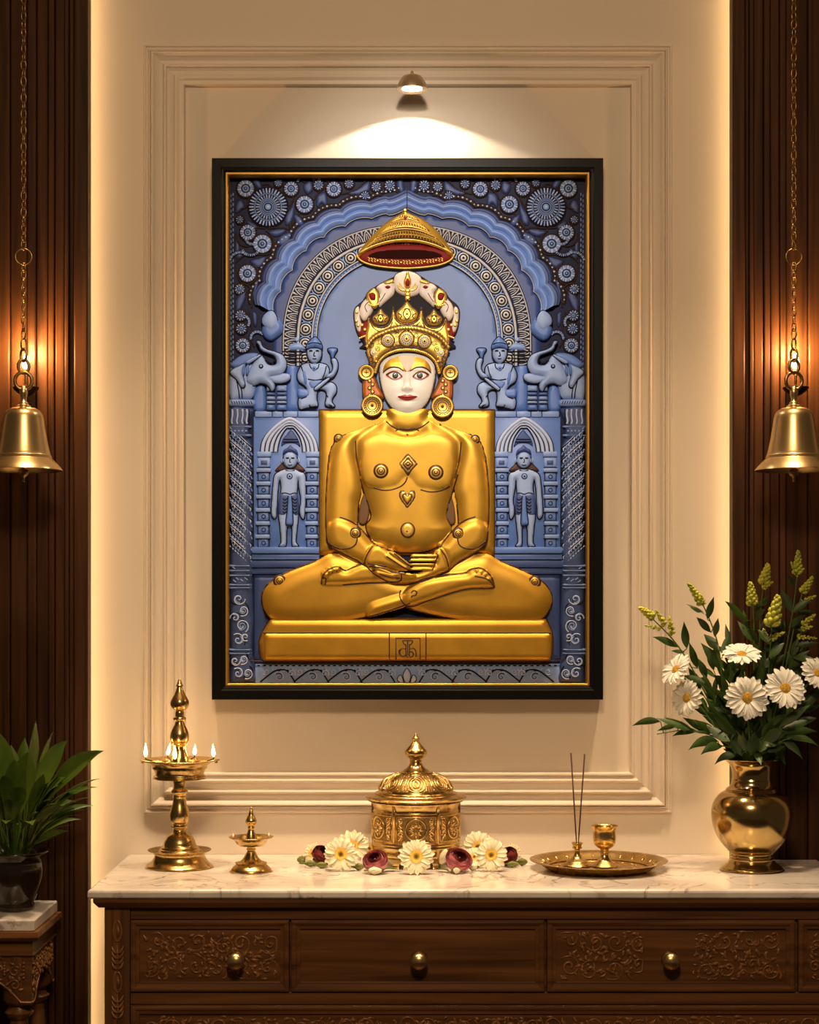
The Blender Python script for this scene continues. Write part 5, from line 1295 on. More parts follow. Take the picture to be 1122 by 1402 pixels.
# side columns, capitals, bottom border
rnd = random.Random(5); bord = arts(4)
for f in (lambda p: p, mir):
    colb, coll, colc, cold = arts(4)
    sh = [(314, 600), (342, 600), (344, 640), (345.5, 700), (346, 760), (345, 800), (347, 850), (345, 890), (349, 915), (351, 934), (333, 936), (314.4, 935.5), (314, 920), (314, 760), (314, 620), (314.2, 600.5), (328, 600)]
    colb.pillow(f(sh), .001, .010, 12, 3, 3)
    cap_ = [(314, 557), (342, 557), (348, 561), (342, 575), (340, 583), (339, 600), (314, 600)]
    colb.pillow(f(cap_), .001, .011, 7, 3, 2.5)
    coll.pillow(f([(314, 546), (345, 546), (350, 550.5), (346, 556.5), (314, 556.5)]), .004, .010, 4, 2, 2)
    for y in (582, 594, 773, 779.5, 786, 799, 803, 888, 893): coll.pillow(f([(314, y), (340, y), (344, y + 1.5), (340, y + 3.4), (314, y + 3.4)]), .006, .0068, 2, 2, 2)
    for x in (318, 325, 332, 338):
        colc.stroke(f([(x, 560), (x + .6, 568), (x - .6, 576), (x + .4, 580)]), 2.4, .0115)
        cold.stroke(f([(x + 3.4, 560), (x + 3, 580)]), 1.6, .0112)
    for i in range(9): cold.stroke(f([(317 + i * 3.3, 549), (319 + i * 3.3, 553)]), 1.1, .0138, smooth=False)
    for x in (317, 322, 327, 332, 337): coll.disc(f([(x, 590)])[0][0], 590, 1.5, .011, .0130, 8)
    hC = lambda x, y: .0108 - .0075 * max(0, ((abs(x - 557.6) - 228.0) / -17.0 if abs(x - 557.6) < 228 else 0)) ** 2
    for k in range(12):                                   # twisted bands of the shaft
        y0 = 590 + k * 16.5
        a, b = (315, y0), (343.5, y0 + 26)
        if b[1] > 768: continue
        cold.stroke(f([a, ((a[0] + b[0]) / 2, (a[1] + b[1]) / 2), b]), 8.2, hC, rise=.0006)
        colc.stroke(f([(315, y0 - 5), (329, y0 + 7), (343.5, y0 + 21)]), 1.1, hC, rise=.0012)
        for j in range(8):
            t = (j + .5) / 8; x, y = 315 + 28.5 * t, y0 + 26 * t
            (colc if j % 2 else coll).stroke(f([(x - 1.2, y - 3.2), (x + 1.3, y - .2), (x + .6, y + 3)]), lambda t: .6 + 1.5 * math.sin(math.pi * min(1, t)), hC, 3, rise=.0017)
            coll.stroke(f([(x + 1.4, y + 4.4), (x + 3.4, y + 8.4)]), 1.5, hC, smooth=False, rise=.0012); colc.stroke(f([(x - 2.4, y + 6.5), (x - .8, y + 9)]), 1.2, hC, smooth=False, rise=.0013)
    def curls(cx, cy, r, sg=1, a0=0.0, art=colc, h=.0105, wd=1.5, turn=7.5):
        art.stroke(f([(cx + r * (1 - t * .85) * math.cos(a0 + sg * turn * t), cy + r * (1 - t * .85) * math.sin(a0 + sg * turn * t)) for t in [i / 20 for i in range(21)]]), wd, h, 2, rise=.0014)
    for cx, cy, r, sg, a0 in ((327, 820, 9, 1, 0), (333, 836, 8, -1, 2), (322, 846, 7, 1, 3), (331, 857, 10, -1, 1), (326, 876, 9, 1, 4), (336, 872, 6, 1, 1), (322, 905, 7, 1, 0), (333, 903, 7, -1, 2), (326, 922, 8, 1, 4), (339, 922, 8, -1, 2)):
        curls(cx, cy, r, sg, a0); curls(cx, cy, r * .62, sg, a0 + 1.2, coll, .0105, 1.2); curls(cx, cy, r + 2.2, -sg, a0 + 3, cold, .0100, 1.5, 3.2)
    for x, y in ((318, 776), (323, 791), (329, 793), (335, 791), (319, 794)): coll.stroke(f([(x, y), (x + 4, y + 3)]), 1.4, .0112)
    finish('side_column', [(colb, 'stone', ''), (coll, 'light', 'carved_pattern'), (colc, 'frost', 'carved_pattern'), (cold, 'ink', 'carved_pattern')])
    colb, coll, colc, cold = bord
    if f([(0, 0)])[0][0] == 0: colb.rect(349, 909, 767, 937, .001, .0055)
    cold.stroke(f([(352, 911.5), (557, 911.5)]), 2.0, .0055, smooth=False)
    for x in range(356, 556, 8): coll.stroke(f([(x, 911.5), (x + 4, 911.5)]), 1.2, .0060, smooth=False)
    for i, cx in enumerate((378, 424, 470, 515)):
        cold.stroke(f([(cx - 22, 934), (cx - 12, 926), (cx, 918), (cx + 14, 918), (cx + 22, 928), (cx + 26, 935)]), 2.0, .0056, rise=.0012)
        curls(cx + 4, 927, 7.5, 1, 3.6, colc, .0056, 1.4); curls(cx + 4, 927, 5.5, 1, 3.9, cold, .0056, 1.2); curls(cx + 21, 922, 5.5, -1, .6, coll, .0056, 1.6); curls(cx - 14, 920, 4.5, -1, 2.4, coll, .0056, 1.3)
        for k in range(5): (cold if k % 2 else coll).stroke(f([(cx - 6 + k * 7, 915 + (k % 2) * 2), (cx - 3 + k * 7, 919), (cx + k * 7, 916)]), 1.2, .0056, 3)
for p in ([(557.6, 915), (552, 924), (554.5, 934), (557.6, 936), (560.7, 934), (563, 924)], [(549, 924), (544, 930), (549, 936), (553, 934)], [(566, 924), (571, 930), (566, 936), (562, 934)]): coll.pillow(p, .0055, .002, 3, 3, 2); cold.stroke(p, 1, .0062, 3, True)
finish('carved_border', [(colb, 'light', ''), (coll, 'frost', 'carved_pattern'), (colc, 'frost', 'carved_pattern'), (cold, 'ink', 'carved_pattern')])

# side shrines with standing figures
for f in (lambda p: p, mir):
    shb, shl, shc, shk, shd, stp = arts(6); fig_st, fig_ln, fig_dk, fig_bl, fig_sh, fig_lt = arts(6); shk.k = 1.4; fig_ln.k = 1.45
    X = lambda *p: f(list(p))
    def R(art, x0, y0, x1, y1, h0, h1):
        a = f([(x0, 0), (x1, 0)]); art.rect(min(a[0][0], a[1][0]), y0, max(a[0][0], a[1][0]), y1, h0, h1)
    R(shb, 347, 570, 437, 750, .0005, .003)
    for a, b in ((349, 372), (373, 387), (388, 407), (408, 436)): R(shl, a, 562.4, b, 570.4, .002, .0062)
    R(stp, 345, 749, 437, 757.6, .001, .0115); R(stp, 345, 759, 437, 766, .001, .008); R(shd, 343, 767, 437, 777, .0005, .0065); R(shd, 341, 778, 437, 786, .0005, .004)
    shd.pillow(X((348, 787), (437, 787), (437, 908), (348, 908)), .0004, .0008, 2, smooth=False, step=8)
    bands = []
    for k in range(5):
        q = k / 4
        bands.append([(356 + 24 * q, 618), (358.5 + 23 * q, 604 + 4 * q), (368 + 17 * q, 590 + 7 * q), (384 + 8 * q, 577 + 9.5 * q), (396.5 + 1 * q, 571 + 15 * q), (409 - 7 * q, 577 + 9.5 * q), (424 - 14.5 * q, 590 + 7 * q), (433 - 20 * q, 604 + 4 * q), (436 - 22 * q, 618)])
    for k in range(4):
        mid = [((a[0] + b[0]) / 2, (a[1] + b[1]) / 2) for a, b in zip(bands[k], bands[k + 1])]
        shc.stroke(f(mid), 4.4, .0042 + .0008 * (3 - k), 5, rise=.0016)
    for b in bands: shk.stroke(f(b), 1.0, .0062, 5)
    for side in ((353, 369.5, 371), (420, 435.5, 418)):
        x0, x1 = side[0], side[1]
        R(shl, x0 - 1, 618, x1 + 1.5, 625, .003, .0085)
        R(shl, x0, 626, x1, 639, .003, .0070); R(shd, x0 + 4, 630, x1 - 4, 636, .006, .0078)
        for k in range(6):
            y = 640.5 + k * 18.2
            R(shl, x0 - 2 + (k * -.3 if x0 < 400 else 0), y, x1 + 1 - k * .35, y + 5.6, .003, .0088)
            R(stp, x0 - (k * .3 if x0 < 400 else 0), y + 6.6, x1 - 1 - k * .35, y + 17.2, .003, .0064)
            xs = f([(x0, y), (x1, y)])
            for yy in (y, y + 5.8): shk.stroke(f([(x0 - 2, yy), (x1 + 1, yy)]), .9, .0078, smooth=False)
            shk.stroke(X((x0, y + 6), (x0, y + 18)), .8, .0064, smooth=False); shk.stroke(X((x1 - 1, y + 6), (x1 - 1, y + 18)), .8, .0064, smooth=False)
            shk.ring(f([((x0 + x1 - 1) / 2, 0)])[0][0], y + 11.8, 2.6, .7, .0066, n=10)
    shd.pillow(X((385, 611), (386, 602), (392, 594), (398, 588), (404, 594), (409, 603), (411, 612), (404, 607), (391, 607)), .003, .002, 3, 3, 2)
    shk.stroke(X((388, 601), (408, 601)), 1.2, .005, smooth=False); shk.stroke(X((387, 604.5), (409, 604.5)), 1.2, .005, smooth=False)
    # standing figure: hair, head, body with arms and legs
    fig_dk.pillow(X((376, 644), (383, 636), (389, 632), (405, 632), (412, 637), (418, 644), (410, 646), (384, 646)), .0036, .002, 4, 3, 2)
    body = [(390, 642), (404, 642), (410, 645), (417, 648), (419, 658), (419, 680), (418, 697), (417, 708), (414.5, 711), (411, 706), (410, 698), (411.5, 684), (409, 668), (408, 656.5), (407.5, 668), (406.8, 676), (408.5, 690), (408.8, 706), (406.5, 728), (405.5, 742), (409, 747.5), (400, 747.5), (399.5, 728), (397.5, 715), (395, 715), (392.5, 728), (391.5, 747.5), (381.5, 747.5), (384.5, 742), (383, 722), (381, 706), (381.5, 690), (383.5, 676), (384.5, 668), (383, 656.5), (381, 668), (380, 684), (379, 698), (378.5, 707), (375.5, 710.5), (371.5, 706), (371, 697), (372, 680), (373.5, 662), (375.5, 650), (382, 645)]
    fig_st.pillow(f(body), .0036, .0062, 6, 3, 1.5); fig_ln.stroke(f(body), 1.1, .0050, 3, True)
    fig_st.pillow(X((397, 618), (404, 621), (406.5, 629), (404.5, 637), (397.3, 641), (390, 637), (388, 629), (390, 621)), .0046, .0062, 6, 3, 1.5)
    for e in (-1, 1): fig_st.disc(f([(397.3 + e * 11, 630)])[0][0], 630, 2.2, .005, .0075, 8, 4)
    fig_ln.stroke(X((388, 624), (386.5, 631), (390, 638), (397.3, 641.5), (404.6, 638), (408, 631), (406.5, 624)), .9, .0070, 4)
    fig_bl.pillow(X((387, 623), (388, 616), (394, 612), (397.4, 608.6), (401, 612), (406.5, 616), (408, 623), (403, 619.5), (397.4, 618.4), (391, 619.5)), .006, .0045, 4, 3, 1.6)
    for e in (-3.6, 3.6):
        fig_ln.stroke(X((397.3 + e - 2, 626.4), (397.3 + e, 627.4), (397.3 + e + 2, 626.4)), 1.5, .0104, 3)
    fig_ln.stroke(X((397.3, 628), (396.6, 632.4), (398.6, 632.6)), .8, .0108, 3); fig_ln.stroke(X((394.6, 636), (397.3, 637), (400, 636)), 1.1, .0100, 3)
    fig_ln.stroke(X((391, 643.5), (397.3, 645), (403.6, 643.5)), 1.0, .0085, 4)
    cx = f([(396.6, 652)])[0][0]; fig_ln.disc(cx, 652, 4.4, .0088, .0104, 16); fig_lt.disc(cx, 652, 3.3, .009, .0109, 16); fig_ln.disc(cx, 652, 1.4, .010, .0114, 8)
    fig_bl.pillow(X((383, 677), (391, 675.5), (397, 677), (403, 675.5), (408, 677), (409, 692), (408, 704), (404, 707), (400, 704), (397, 696), (393, 704), (388, 707), (382, 704), (381.4, 690)), .0068, .0036, 4, 3, 1.6)
    fig_sh.pillow(X((394.4, 679), (399.6, 679), (400.6, 700), (400.4, 717), (398, 719), (392.4, 718), (391.6, 714), (393.6, 698)), .0098, .0018, 3, 3, 1.6); fig_ln.stroke(X((394.4, 679), (393.2, 698), (391.2, 716), (394, 719.6), (400, 719.6), (401.6, 714), (400.8, 698), (399.6, 679)), .9, .0102, 3)
    for sg in (-1, 1):
        for k in range(5): fig_ln.stroke(X((397 + sg * 3.4, 682 + k * 4.4), (397 + sg * 7, 684.5 + k * 4.4), (397 + sg * 9.5, 682.5 + k * 4.4)), .9, .0106, 3)
    fig_ln.stroke(X((385, 675.4), (391, 674.6), (397, 676.4), (403, 674.6), (407, 675.4)), .9, .0098, 3)
    finish('side_shrine', [(shb, 'blue', ''), (stp, 'blue', 'block_pattern'), (shl, 'light', 'masonry_pattern'), (shc, 'frost', 'arch_rib'), (shd, 'deep', 'recess_pattern'), (shk, 'ink', 'line_pattern')])
    finish('standing_figure', [(fig_st, 'pale', ''), (fig_dk, 'umber', 'hair'), (fig_bl, 'deep', 'dress'), (fig_sh, 'blue', 'sash'), (fig_lt, 'light', 'medallion'), (fig_ln, 'ink', 'outline_pattern')])

# elephants, lotus buds, domes and seated musicians
for f in (lambda p: p, mir):
    elp, ell, eld, elk = arts(4); elk.k = 1.45
    X = lambda *p: f(list(p))
    D = lambda art, x, y, *a, **k: art.disc(f([(x, y)])[0][0], y, *a, **k)
    # dome and drum behind the musician
    ell.pillow(X((394, 479), (396, 471), (402, 467.5), (411, 467.5), (417, 471), (420, 479)), .002, .006, 6, 3, 2)
    for y in (482, 486.5, 491): ell.pillow(X((385, y), (421, y), (421, y + 3), (387, y + 3)), .003, .005, 2, smooth=False, step=2.5)
    for y in (480.6, 485.4, 490, 494.6): elk.stroke(X((386, y), (421, y)), .9, .0076, smooth=False)
    eld.pillow(X((391, 496), (408, 496), (410, 562), (392, 562)), .001, .004, 5, smooth=False, step=4)
    elk.stroke(X((394, 478.6), (396, 471), (402, 467), (411, 467), (417, 471), (420, 478.6)), .9, .0050, 4); D(elp, 406.6, 464, 3.2, .004, .009, 10)
    finish('small_dome', [(ell, 'light', ''), (elp, 'pale', 'finial'), (eld, 'blue', 'shaft'), (elk, 'ink', 'outline_pattern')])
    # lotus bud on the arch foot
    elp, ell, eld, elk = arts(4); elk.k = 1.45
    eld.pillow(X((364, 438), (378, 432), (388, 444), (386, 456), (372, 466), (362, 462), (358, 450)), .006, .0125, 7, 4, 2)
    elp.pillow(X((372.5, 425.5), (377.5, 430), (380.5, 438), (379, 446), (372, 452.5), (363, 447.5), (358.8, 442), (360, 434), (366, 427.5)), .016, .006, 9, 4, 1.8); elk.stroke(X((372.5, 425.5), (377.5, 430), (380.5, 438), (379, 446), (372, 452.5), (363, 447.5), (358.8, 442), (360, 434), (366, 427.5)), 1.0, .0165, 4, True)
    finish('lotus_bud', [(eld, 'blue', ''), (elp, 'pale', 'petal'), (elk, 'ink', 'outline_pattern')])
    elp, ell, eld, elk = arts(4); elk.k = 1.45
    # elephant: body, ear, head with raised trunk, jaw and legs
    elp.pillow(X((315, 504), (324, 494), (338, 492), (350, 496), (350, 530), (344, 545), (330, 546), (315, 545)), .006, .007, 10, 4, 2)
    head = [(337, 522), (341, 506), (348, 494), (356, 485), (362, 490), (368, 499), (378, 498), (376, 488), (368, 484), (359, 480.5), (354.5, 475), (351, 467), (357, 467), (360, 474), (367, 478.5), (376, 481), (386, 485), (391.5, 492), (392.8, 500), (390, 508.5), (383, 514), (371, 516), (376, 524), (376.4, 532), (371.7, 536), (366.5, 528), (357, 525), (347, 528)]
    elp.pillow(f(head), .010, .011, 10, 4, 1.6); elk.stroke(f(head), 1.1, .0112, 4, True)
    elp.pillow(X((366, 516.5), (376, 513.5), (390, 511), (397.6, 514), (397, 520), (388, 524.5), (375, 524)), .012, .005, 4, 4, 1.6); elk.stroke(X((366, 516.5), (376, 524), (388, 524.6), (397, 520.4), (398, 514)), 1, .0128, 4)
    elp.pillow(X((317, 507), (328, 500), (337, 496), (333, 512), (336, 526), (331, 531), (324, 520), (316, 512)), .014, .006, 5, 4, 1.6); elk.stroke(X((317, 507), (328, 500), (338, 496), (333, 512), (336, 528), (331, 531), (324, 520), (316, 512)), 1, .0145, 4, True)
    eld.pillow(X((316, 500), (328, 488), (345, 483), (356, 486), (348, 494), (338, 500), (325, 505)), .014, .006, 5, 4, 1.8)
    elp.pillow(X((338, 495), (355, 486), (357, 488.6), (341, 499)), .018, .004, 2.5, 3, 1.4); elk.stroke(X((338, 495), (355, 486), (357, 488.6), (341, 499)), .9, .0186, 3, True)
    for x in (333, 338): eld.pillow(X((x, 502), (x + 3.4, 500), (x + 2.6, 512), (x - .6, 513)), .019, .002, 2, 3, 1.4)
    D(elk, 358, 502.4, 3.3, .019, .0222, 10); D(elp, 358, 502, 1.7, .021, .0230, 8)
    elk.pillow(X((360, 489), (368, 495), (379, 497), (376, 491), (372, 499), (364, 497)), .010, .006, 3, 3, 1.5)
    for x in (353, 362): elk.stroke(X((x, 471), (x + 3, 474)), .9, .019, smooth=False)
    for x0, x1 in ((365.5, 376), (379.5, 391.5)):
        for y, hh, art in ((527, 8, elp), (536, 4.5, eld), (541.5, 5.5, elp), (548, 4, elp), (553, 8, eld)):
            art.pillow(X((x0 - .5, y), (x1 + .5, y), (x1 + .6, y + hh), (x0 - .6, y + hh)), .006, .0042, 3, smooth=False, step=2.2); elk.stroke(X((x0 - 1, y + hh + .5), (x1 + 1, y + hh + .5)), .9, .0095, smooth=False)
    eld.pillow(X((349, 530), (362, 528), (363, 560), (347, 560)), .002, .005, 5, 3, 2.5)
    for x in (327, 331): elk.stroke(X((x - 3, 520), (x, 535), (x + 1, 545)), 1.0, .0135)
    finish('elephant', [(elp, 'pale', ''), (eld, 'blue', 'saddle_cloth'), (elk, 'ink', 'outline_pattern')])
    elp, ell, eld, elk = arts(4); elk.k = 1.45
    # seated musician
    mu = [(424, 496), (437, 496), (447, 498.5), (451, 505), (450, 514), (444, 518), (443, 525), (452, 522), (460, 527), (461, 536), (456, 544), (455, 550), (459, 556), (450, 556.5), (445, 553), (447, 540), (444, 534), (436, 534), (434, 545), (435, 556), (422, 558), (411, 560), (408, 553), (409, 545), (416, 542), (420, 534), (417, 528), (409, 522), (406.5, 514), (409, 505), (414, 498)]
    elp.pillow(f(mu), .005, .0065, 6, 4, 1.8); elk.stroke(f(mu), 1.2, .0062, 4, True)
    arm = [(448, 500), (453, 508), (457, 514), (459.5, 506), (459, 497), (457, 491), (452.5, 492), (453, 500)]
    elp.pillow(f([(447, 517), (456, 516), (462, 506), (462.5, 496), (459, 490), (453.5, 491), (455.5, 500), (454, 508), (448, 513)]), .006, .0055, 4, 4, 1.8); elk.stroke(f([(447, 519), (456, 517), (462.5, 506), (463, 496), (459, 489.6), (453, 491), (455.4, 500), (454, 508), (448, 512)]), 1.1, .0066, 4)
    eld.pillow(X((448.5, 477.5), (455, 475.6), (462.4, 477.5), (459, 484), (457, 490), (453.6, 490), (452, 484)), .006, .005, 3, 4, 1.6); elk.stroke(X((448.5, 477.5), (455, 475.6), (462.4, 477.5), (459, 484), (457, 490), (453.6, 490), (452, 484)), 1.1, .0070, 4, True)
    elp.pillow(X((422, 477), (438.6, 477), (440.4, 486), (437, 494), (430.6, 497.5), (424.4, 494), (420.6, 486)), .008, .0075, 7, 4, 1.6); elk.stroke(X((421, 477), (420, 486), (424, 494.4), (430.6, 498.4), (437.4, 494.4), (441, 486), (440, 477)), 1.1, .0090, 4)
    eld.pillow(X((419.6, 478), (420.6, 470), (426, 464.5), (431.6, 460.6), (436, 464), (440.4, 470), (441.4, 478), (431, 475.6)), .010, .0075, 6, 4, 1.6); elk.stroke(X((419.6, 478), (420.6, 470), (426, 464.5), (431.6, 460.6), (436, 464), (440.4, 470), (441.4, 478), (431, 475.4)), 1.0, .0110, 4, True)
    elk.stroke(X((422, 471.5), (431, 469.5), (440, 471.5)), .9, .0172, 4)
    for e in (-4.6, 4.2): elk.stroke(X((430.6 + e - 2, 481.4), (430.6 + e, 480.2), (430.6 + e + 2, 481.4)), 1.6, .0152, 3)
    elk.stroke(X((431, 482), (429.8, 487.4), (432.4, 487.6)), 1.0, .0156, 3); elk.stroke(X((428.4, 491), (431, 491.8), (433.4, 491)), 1.1, .0150, 3)
    elk.stroke(X((421.6, 519), (432, 520.4), (444, 518.4)), 1.2, .0112, 4); elk.stroke(X((424, 498), (426, 503.5), (431, 506), (435.6, 503.5), (437, 498)), 1.0, .0114, 4)
    D(eld, 430.4, 504.6, 3.4, .010, .0132, 10); D(elk, 430.4, 504.6, 1.2, .012, .0140, 8)
    eld.pillow(X((414, 508), (418, 508), (421, 520), (420, 527), (416, 522)), .010, .004, 3, 4, 1.6)
    eld.pillow(X((423, 522), (441, 520), (436, 530), (427, 532)), .010, .003, 3, 4, 1.6)
    elp.pillow(X((431, 530.5), (448.5, 517.5), (451, 520.5), (434, 534.4)), .0125, .004, 2.4, 3, 1.4); elk.stroke(X((431, 530.5), (448.5, 517.5), (451, 520.5), (434, 534.4)), 1.0, .0134, 3, True)
    eld.pillow(X((408, 532), (423, 534), (423, 543), (409, 544)), .008, .004, 3, 4, 1.8); elk.stroke(X((412, 546), (424, 543), (424, 556), (434, 556)), 1.1, .0105, 3)
    elk.stroke(X((447, 541), (451, 546), (449, 552), (455, 556)), 1.1, .0100, 3); elk.stroke(X((412, 500), (416, 511), (420, 519)), 1.0, .0112, 3); elk.stroke(X((447, 501), (445, 510), (442, 517)), 1.0, .0112, 3)
    finish('seated_musician', [(elp, 'pale', ''), (eld, 'blue', 'dress'), (elk, 'ink', 'outline_pattern')])

# ---- golden throne slab, pedestal and seated figure
thr = Art().pillow([(437, 560), (678, 560), (678, 760), (437, 760)], .004, .004, 3, smooth=False, step=6)
thr_o = thr.build('throne_back', 'gold', pic)
u = Art(); u.stroke([(437, 762), (437, 560), (678, 560), (678, 762)], 1.6, .0045, smooth=False); u.build('outline_pattern', 'umber', thr_o)
ped = Art().pillow([(370, 846), (748, 846), (757, 866), (757.6, 880), (756.5, 897), (752, 905.5), (361.5, 905.5), (356, 899), (354, 880), (358.5, 866)], .006, .020, 9, 1, 3, smooth=False)
ped.pillow([(362, 866.5), (755, 866.5), (754, 903), (363, 903)], .0262, .003, 3, smooth=False, step=4)
ped_o = ped.build('pedestal', 'gold', pic)
hP = .0293
u = Art()
u.stroke([(533.5, 866), (533.5, 904)], 1.6, hP, smooth=False); u.stroke([(583.5, 866), (583.5, 904)], 1.6, hP, smooth=False)
u.stroke([(542.5, 903), (542.5, 873.5), (575.5, 873.5), (575.5, 903)], 1.6, hP, smooth=False)
# the mark carved at the middle of the pedestal: looped column on a curled base
for p in ([(552, 879), (553, 876.6), (564, 876.6), (565, 879), (562.6, 882), (561, 882.4), (561, 888)], [(552, 879), (554.4, 882), (556, 882.4), (556, 888)], [(556, 888), (551, 887.4), (548, 891), (548.4, 896), (552, 898.4), (556, 896), (556, 888)], [(561, 888), (566.5, 887.2), (569.6, 891), (570, 899)], [(561, 888), (561, 898), (564.5, 899), (566.4, 895), (563.6, 891.6), (561.2, 893)], [(548, 896), (546.6, 891), (548.6, 888.6)], [(556, 896), (557.4, 899), (560, 899)], [(558.5, 877), (558.5, 897)]): u.stroke(p, 1.5, hP, 5)
u.stroke([(361, 866.2), (755, 866.2)], 1.2, lambda x, y: .0268, smooth=False)
u.stroke([(369, 848), (358.5, 866), (354, 880), (356, 899), (361.5, 906), (752, 906), (757, 897), (758, 880), (757, 866), (749, 848)], 1.6, .009, 2)
u.build('outline_pattern', 'umber', ped_o)

# body: one continuous height field built from overlapping rounded regions
GX0, GX1, GY0, GY1, GD = 352.0, 764.0, 560.0, 862.0, 1.0
gx, gy = np.meshgrid(np.arange(GX0, GX1 + .1, GD), np.arange(GY0, GY1 + .1, GD)); GP = np.stack([gx.ravel(), gy.ravel()], 1)
Hf = np.full(len(GP), -1.0)
def region(pts, base, H, w, n=5, smooth=True, tilt=None):
    global Hf
    P = np.array(crom(pts, n, True) if smooth else pts, float)
    lo, hi = P.min(0) - 2, P.max(0) + 2
    sel = np.where((GP[:, 0] > lo[0]) & (GP[:, 0] < hi[0]) & (GP[:, 1] > lo[1]) & (GP[:, 1] < hi[1]))[0]
    d = sdf(P, GP[sel]); t = np.clip(d / w, 0, 1); h = base + H * np.sqrt(np.maximum(0, 1 - (1 - t) ** 2))
    if tilt is not None: h = h + tilt(GP[sel][:, 0], GP[sel][:, 1]) * (d > 0)
    Hf[sel] = np.where(d > 0, np.maximum(Hf[sel], h), Hf[sel])
torso = [(531, 573), (516, 581), (494, 590), (482, 600), (487, 630), (494, 656), (499, 676), (505, 692), (508, 708), (501, 720), (506, 735), (516, 747), (540, 755), (560, 757), (584, 755), (604, 747), (616, 733), (619, 721), (612, 708), (614, 692), (621, 670), (627, 650), (632, 628), (636, 600), (622, 590), (600, 581), (586, 573), (574, 590), (558, 596), (542, 590)]
neck = [(532, 556), (584, 556), (586, 574), (594, 582), (575, 592), (558, 596), (541, 592), (522, 582), (530, 574)]
armL = [(516, 579), (494, 587), (474, 594), (460, 604), (452, 620), (448.5, 650), (446.5, 690), (447.5, 735), (452, 745), (470, 752), (488, 745), (490, 716), (491.5, 690), (495.5, 672), (494, 650), (489, 628), (488, 606), (494, 598)]
armR = [(600, 579), (622, 587), (642, 594), (656, 603), (664, 622), (668, 650), (670, 690), (667, 735), (662, 744), (646, 752), (628, 745), (628, 716), (626, 690), (622, 672), (624, 650), (629, 628), (630, 608), (624, 598)]
foreL = [(448, 722), (457, 709), (470, 709), (486, 717), (498, 728), (510, 742), (522, 750), (505, 776), (494, 772), (470, 760), (452, 748)]
foreR = [(669, 722), (656, 709), (644, 710), (630, 717), (619, 728), (608, 741), (600, 750), (614, 778), (625, 772), (648, 759), (664, 746)]
legL = [(455, 757), (432, 768), (396, 782), (374, 794), (362, 806), (358.6, 820), (363, 838), (376, 850), (398, 854.5), (434, 854.5), (470, 851), (506, 844), (534, 836), (562, 826), (575, 812), (560, 796), (520, 780), (490, 764)]
legR = [(664, 757), (686, 768), (712, 779), (736, 791), (752, 806), (756.6, 822), (750, 840), (738, 850.5), (718, 854.5), (686, 854), (650, 851.5), (612, 846), (580, 839), (556, 832), (545, 815), (560, 796), (600, 780), (630, 764)]
footL = [(441, 800), (442, 791), (447, 783), (455, 778), (464, 776.5), (474, 781), (486, 776), (500, 772), (530, 776), (550, 786), (548, 796), (530, 797.5), (500, 798.5), (470, 801)]
footR = [(556, 808), (570, 798), (584, 792), (612, 787), (636, 784.5), (644, 780), (655, 777.5), (664, 781), (672, 789), (676, 800), (674, 805), (655, 805.5), (637, 807), (618, 812), (600, 818), (580, 825), (566, 830), (556, 830), (551, 820)]
shinL = [(504, 845), (534, 838), (556, 831), (572, 820), (566, 806), (552, 810), (530, 816), (505, 826)]
handU = [(508, 749), (520, 746.5), (532, 753), (540, 760), (552, 768), (562, 775), (561, 781), (550, 783), (536, 780), (520, 776), (506, 776), (499, 770), (502, 758)]
handD = [(604, 751), (612, 764), (615, 780), (604, 786), (590, 792), (574, 797), (552, 800), (536, 798), (520, 791), (511, 784), (514, 778), (530, 782), (550, 786), (572, 784), (590, 776), (596, 768), (594, 756)]
region(legL, .011, .0105, 26); region(legR, .0105, .0105, 26)
region(torso, .0085, .0125, 34); region(neck, .006, .0095, 16)
region(armL, .0125, .0105, 18); region(armR, .0125, .0105, 18)
pecL = [(494, 604), (520, 592), (556, 600), (557, 662), (546, 668), (528, 671), (512, 668), (498, 660), (492, 630)]
pecR = [(622, 604), (598, 592), (560, 600), (559, 662), (570, 669), (590, 673), (606, 670), (618, 662), (625, 630)]
region([(494, 604), (520, 592), (558, 597), (598, 592), (622, 604), (625, 630), (618, 662), (606, 670), (590, 673), (570, 669), (558, 656), (546, 667), (528, 671), (512, 668), (498, 660), (492, 630)], .0190, .0032, 18)
region(shinL, .0165, .0085, 14)
region(foreL, .0165, .0095, 15); region(foreR, .0165, .0095, 15)
region(footL, .0185, .0075, 9); region(footR, .0200, .0085, 11)
region(handD, .0225, .0070, 8); region(handU, .0255, .0065, 8)
# fingers of the upper and of the lower hand
for a, b, r in (((536, 757), (560, 774), 3.4), ((530, 762), (556, 778), 3.2), ((514, 777), (536, 784.5), 3.4), ((516, 784), (542, 790), 3.2), ((540, 786), (566, 788), 3.0)):
    dx, dy = b[0] - a[0], b[1] - a[1]; L = math.hypot(dx, dy); nx, ny = -dy / L * r, dx / L * r
    region([(a[0] + nx, a[1] + ny), (b[0] + nx * .8, b[1] + ny * .8), (b[0] + dx / L * r, b[1] + dy / L * r), (b[0] - nx * .8, b[1] - ny * .8), (a[0] - nx, a[1] - ny)], .0285, .0045, r)
for y, x0, x1 in ((761, 564, 597), (767, 562.5, 596), (773.5, 562, 594), (779, 563, 591)):
    region([(x0, y - 2), (x0 - 1.5, y), (x0, y + 2.4), (x1, y + 2.4), (x1 + 2, y), (x1, y - 2)], .0265, .0042, 2.6)
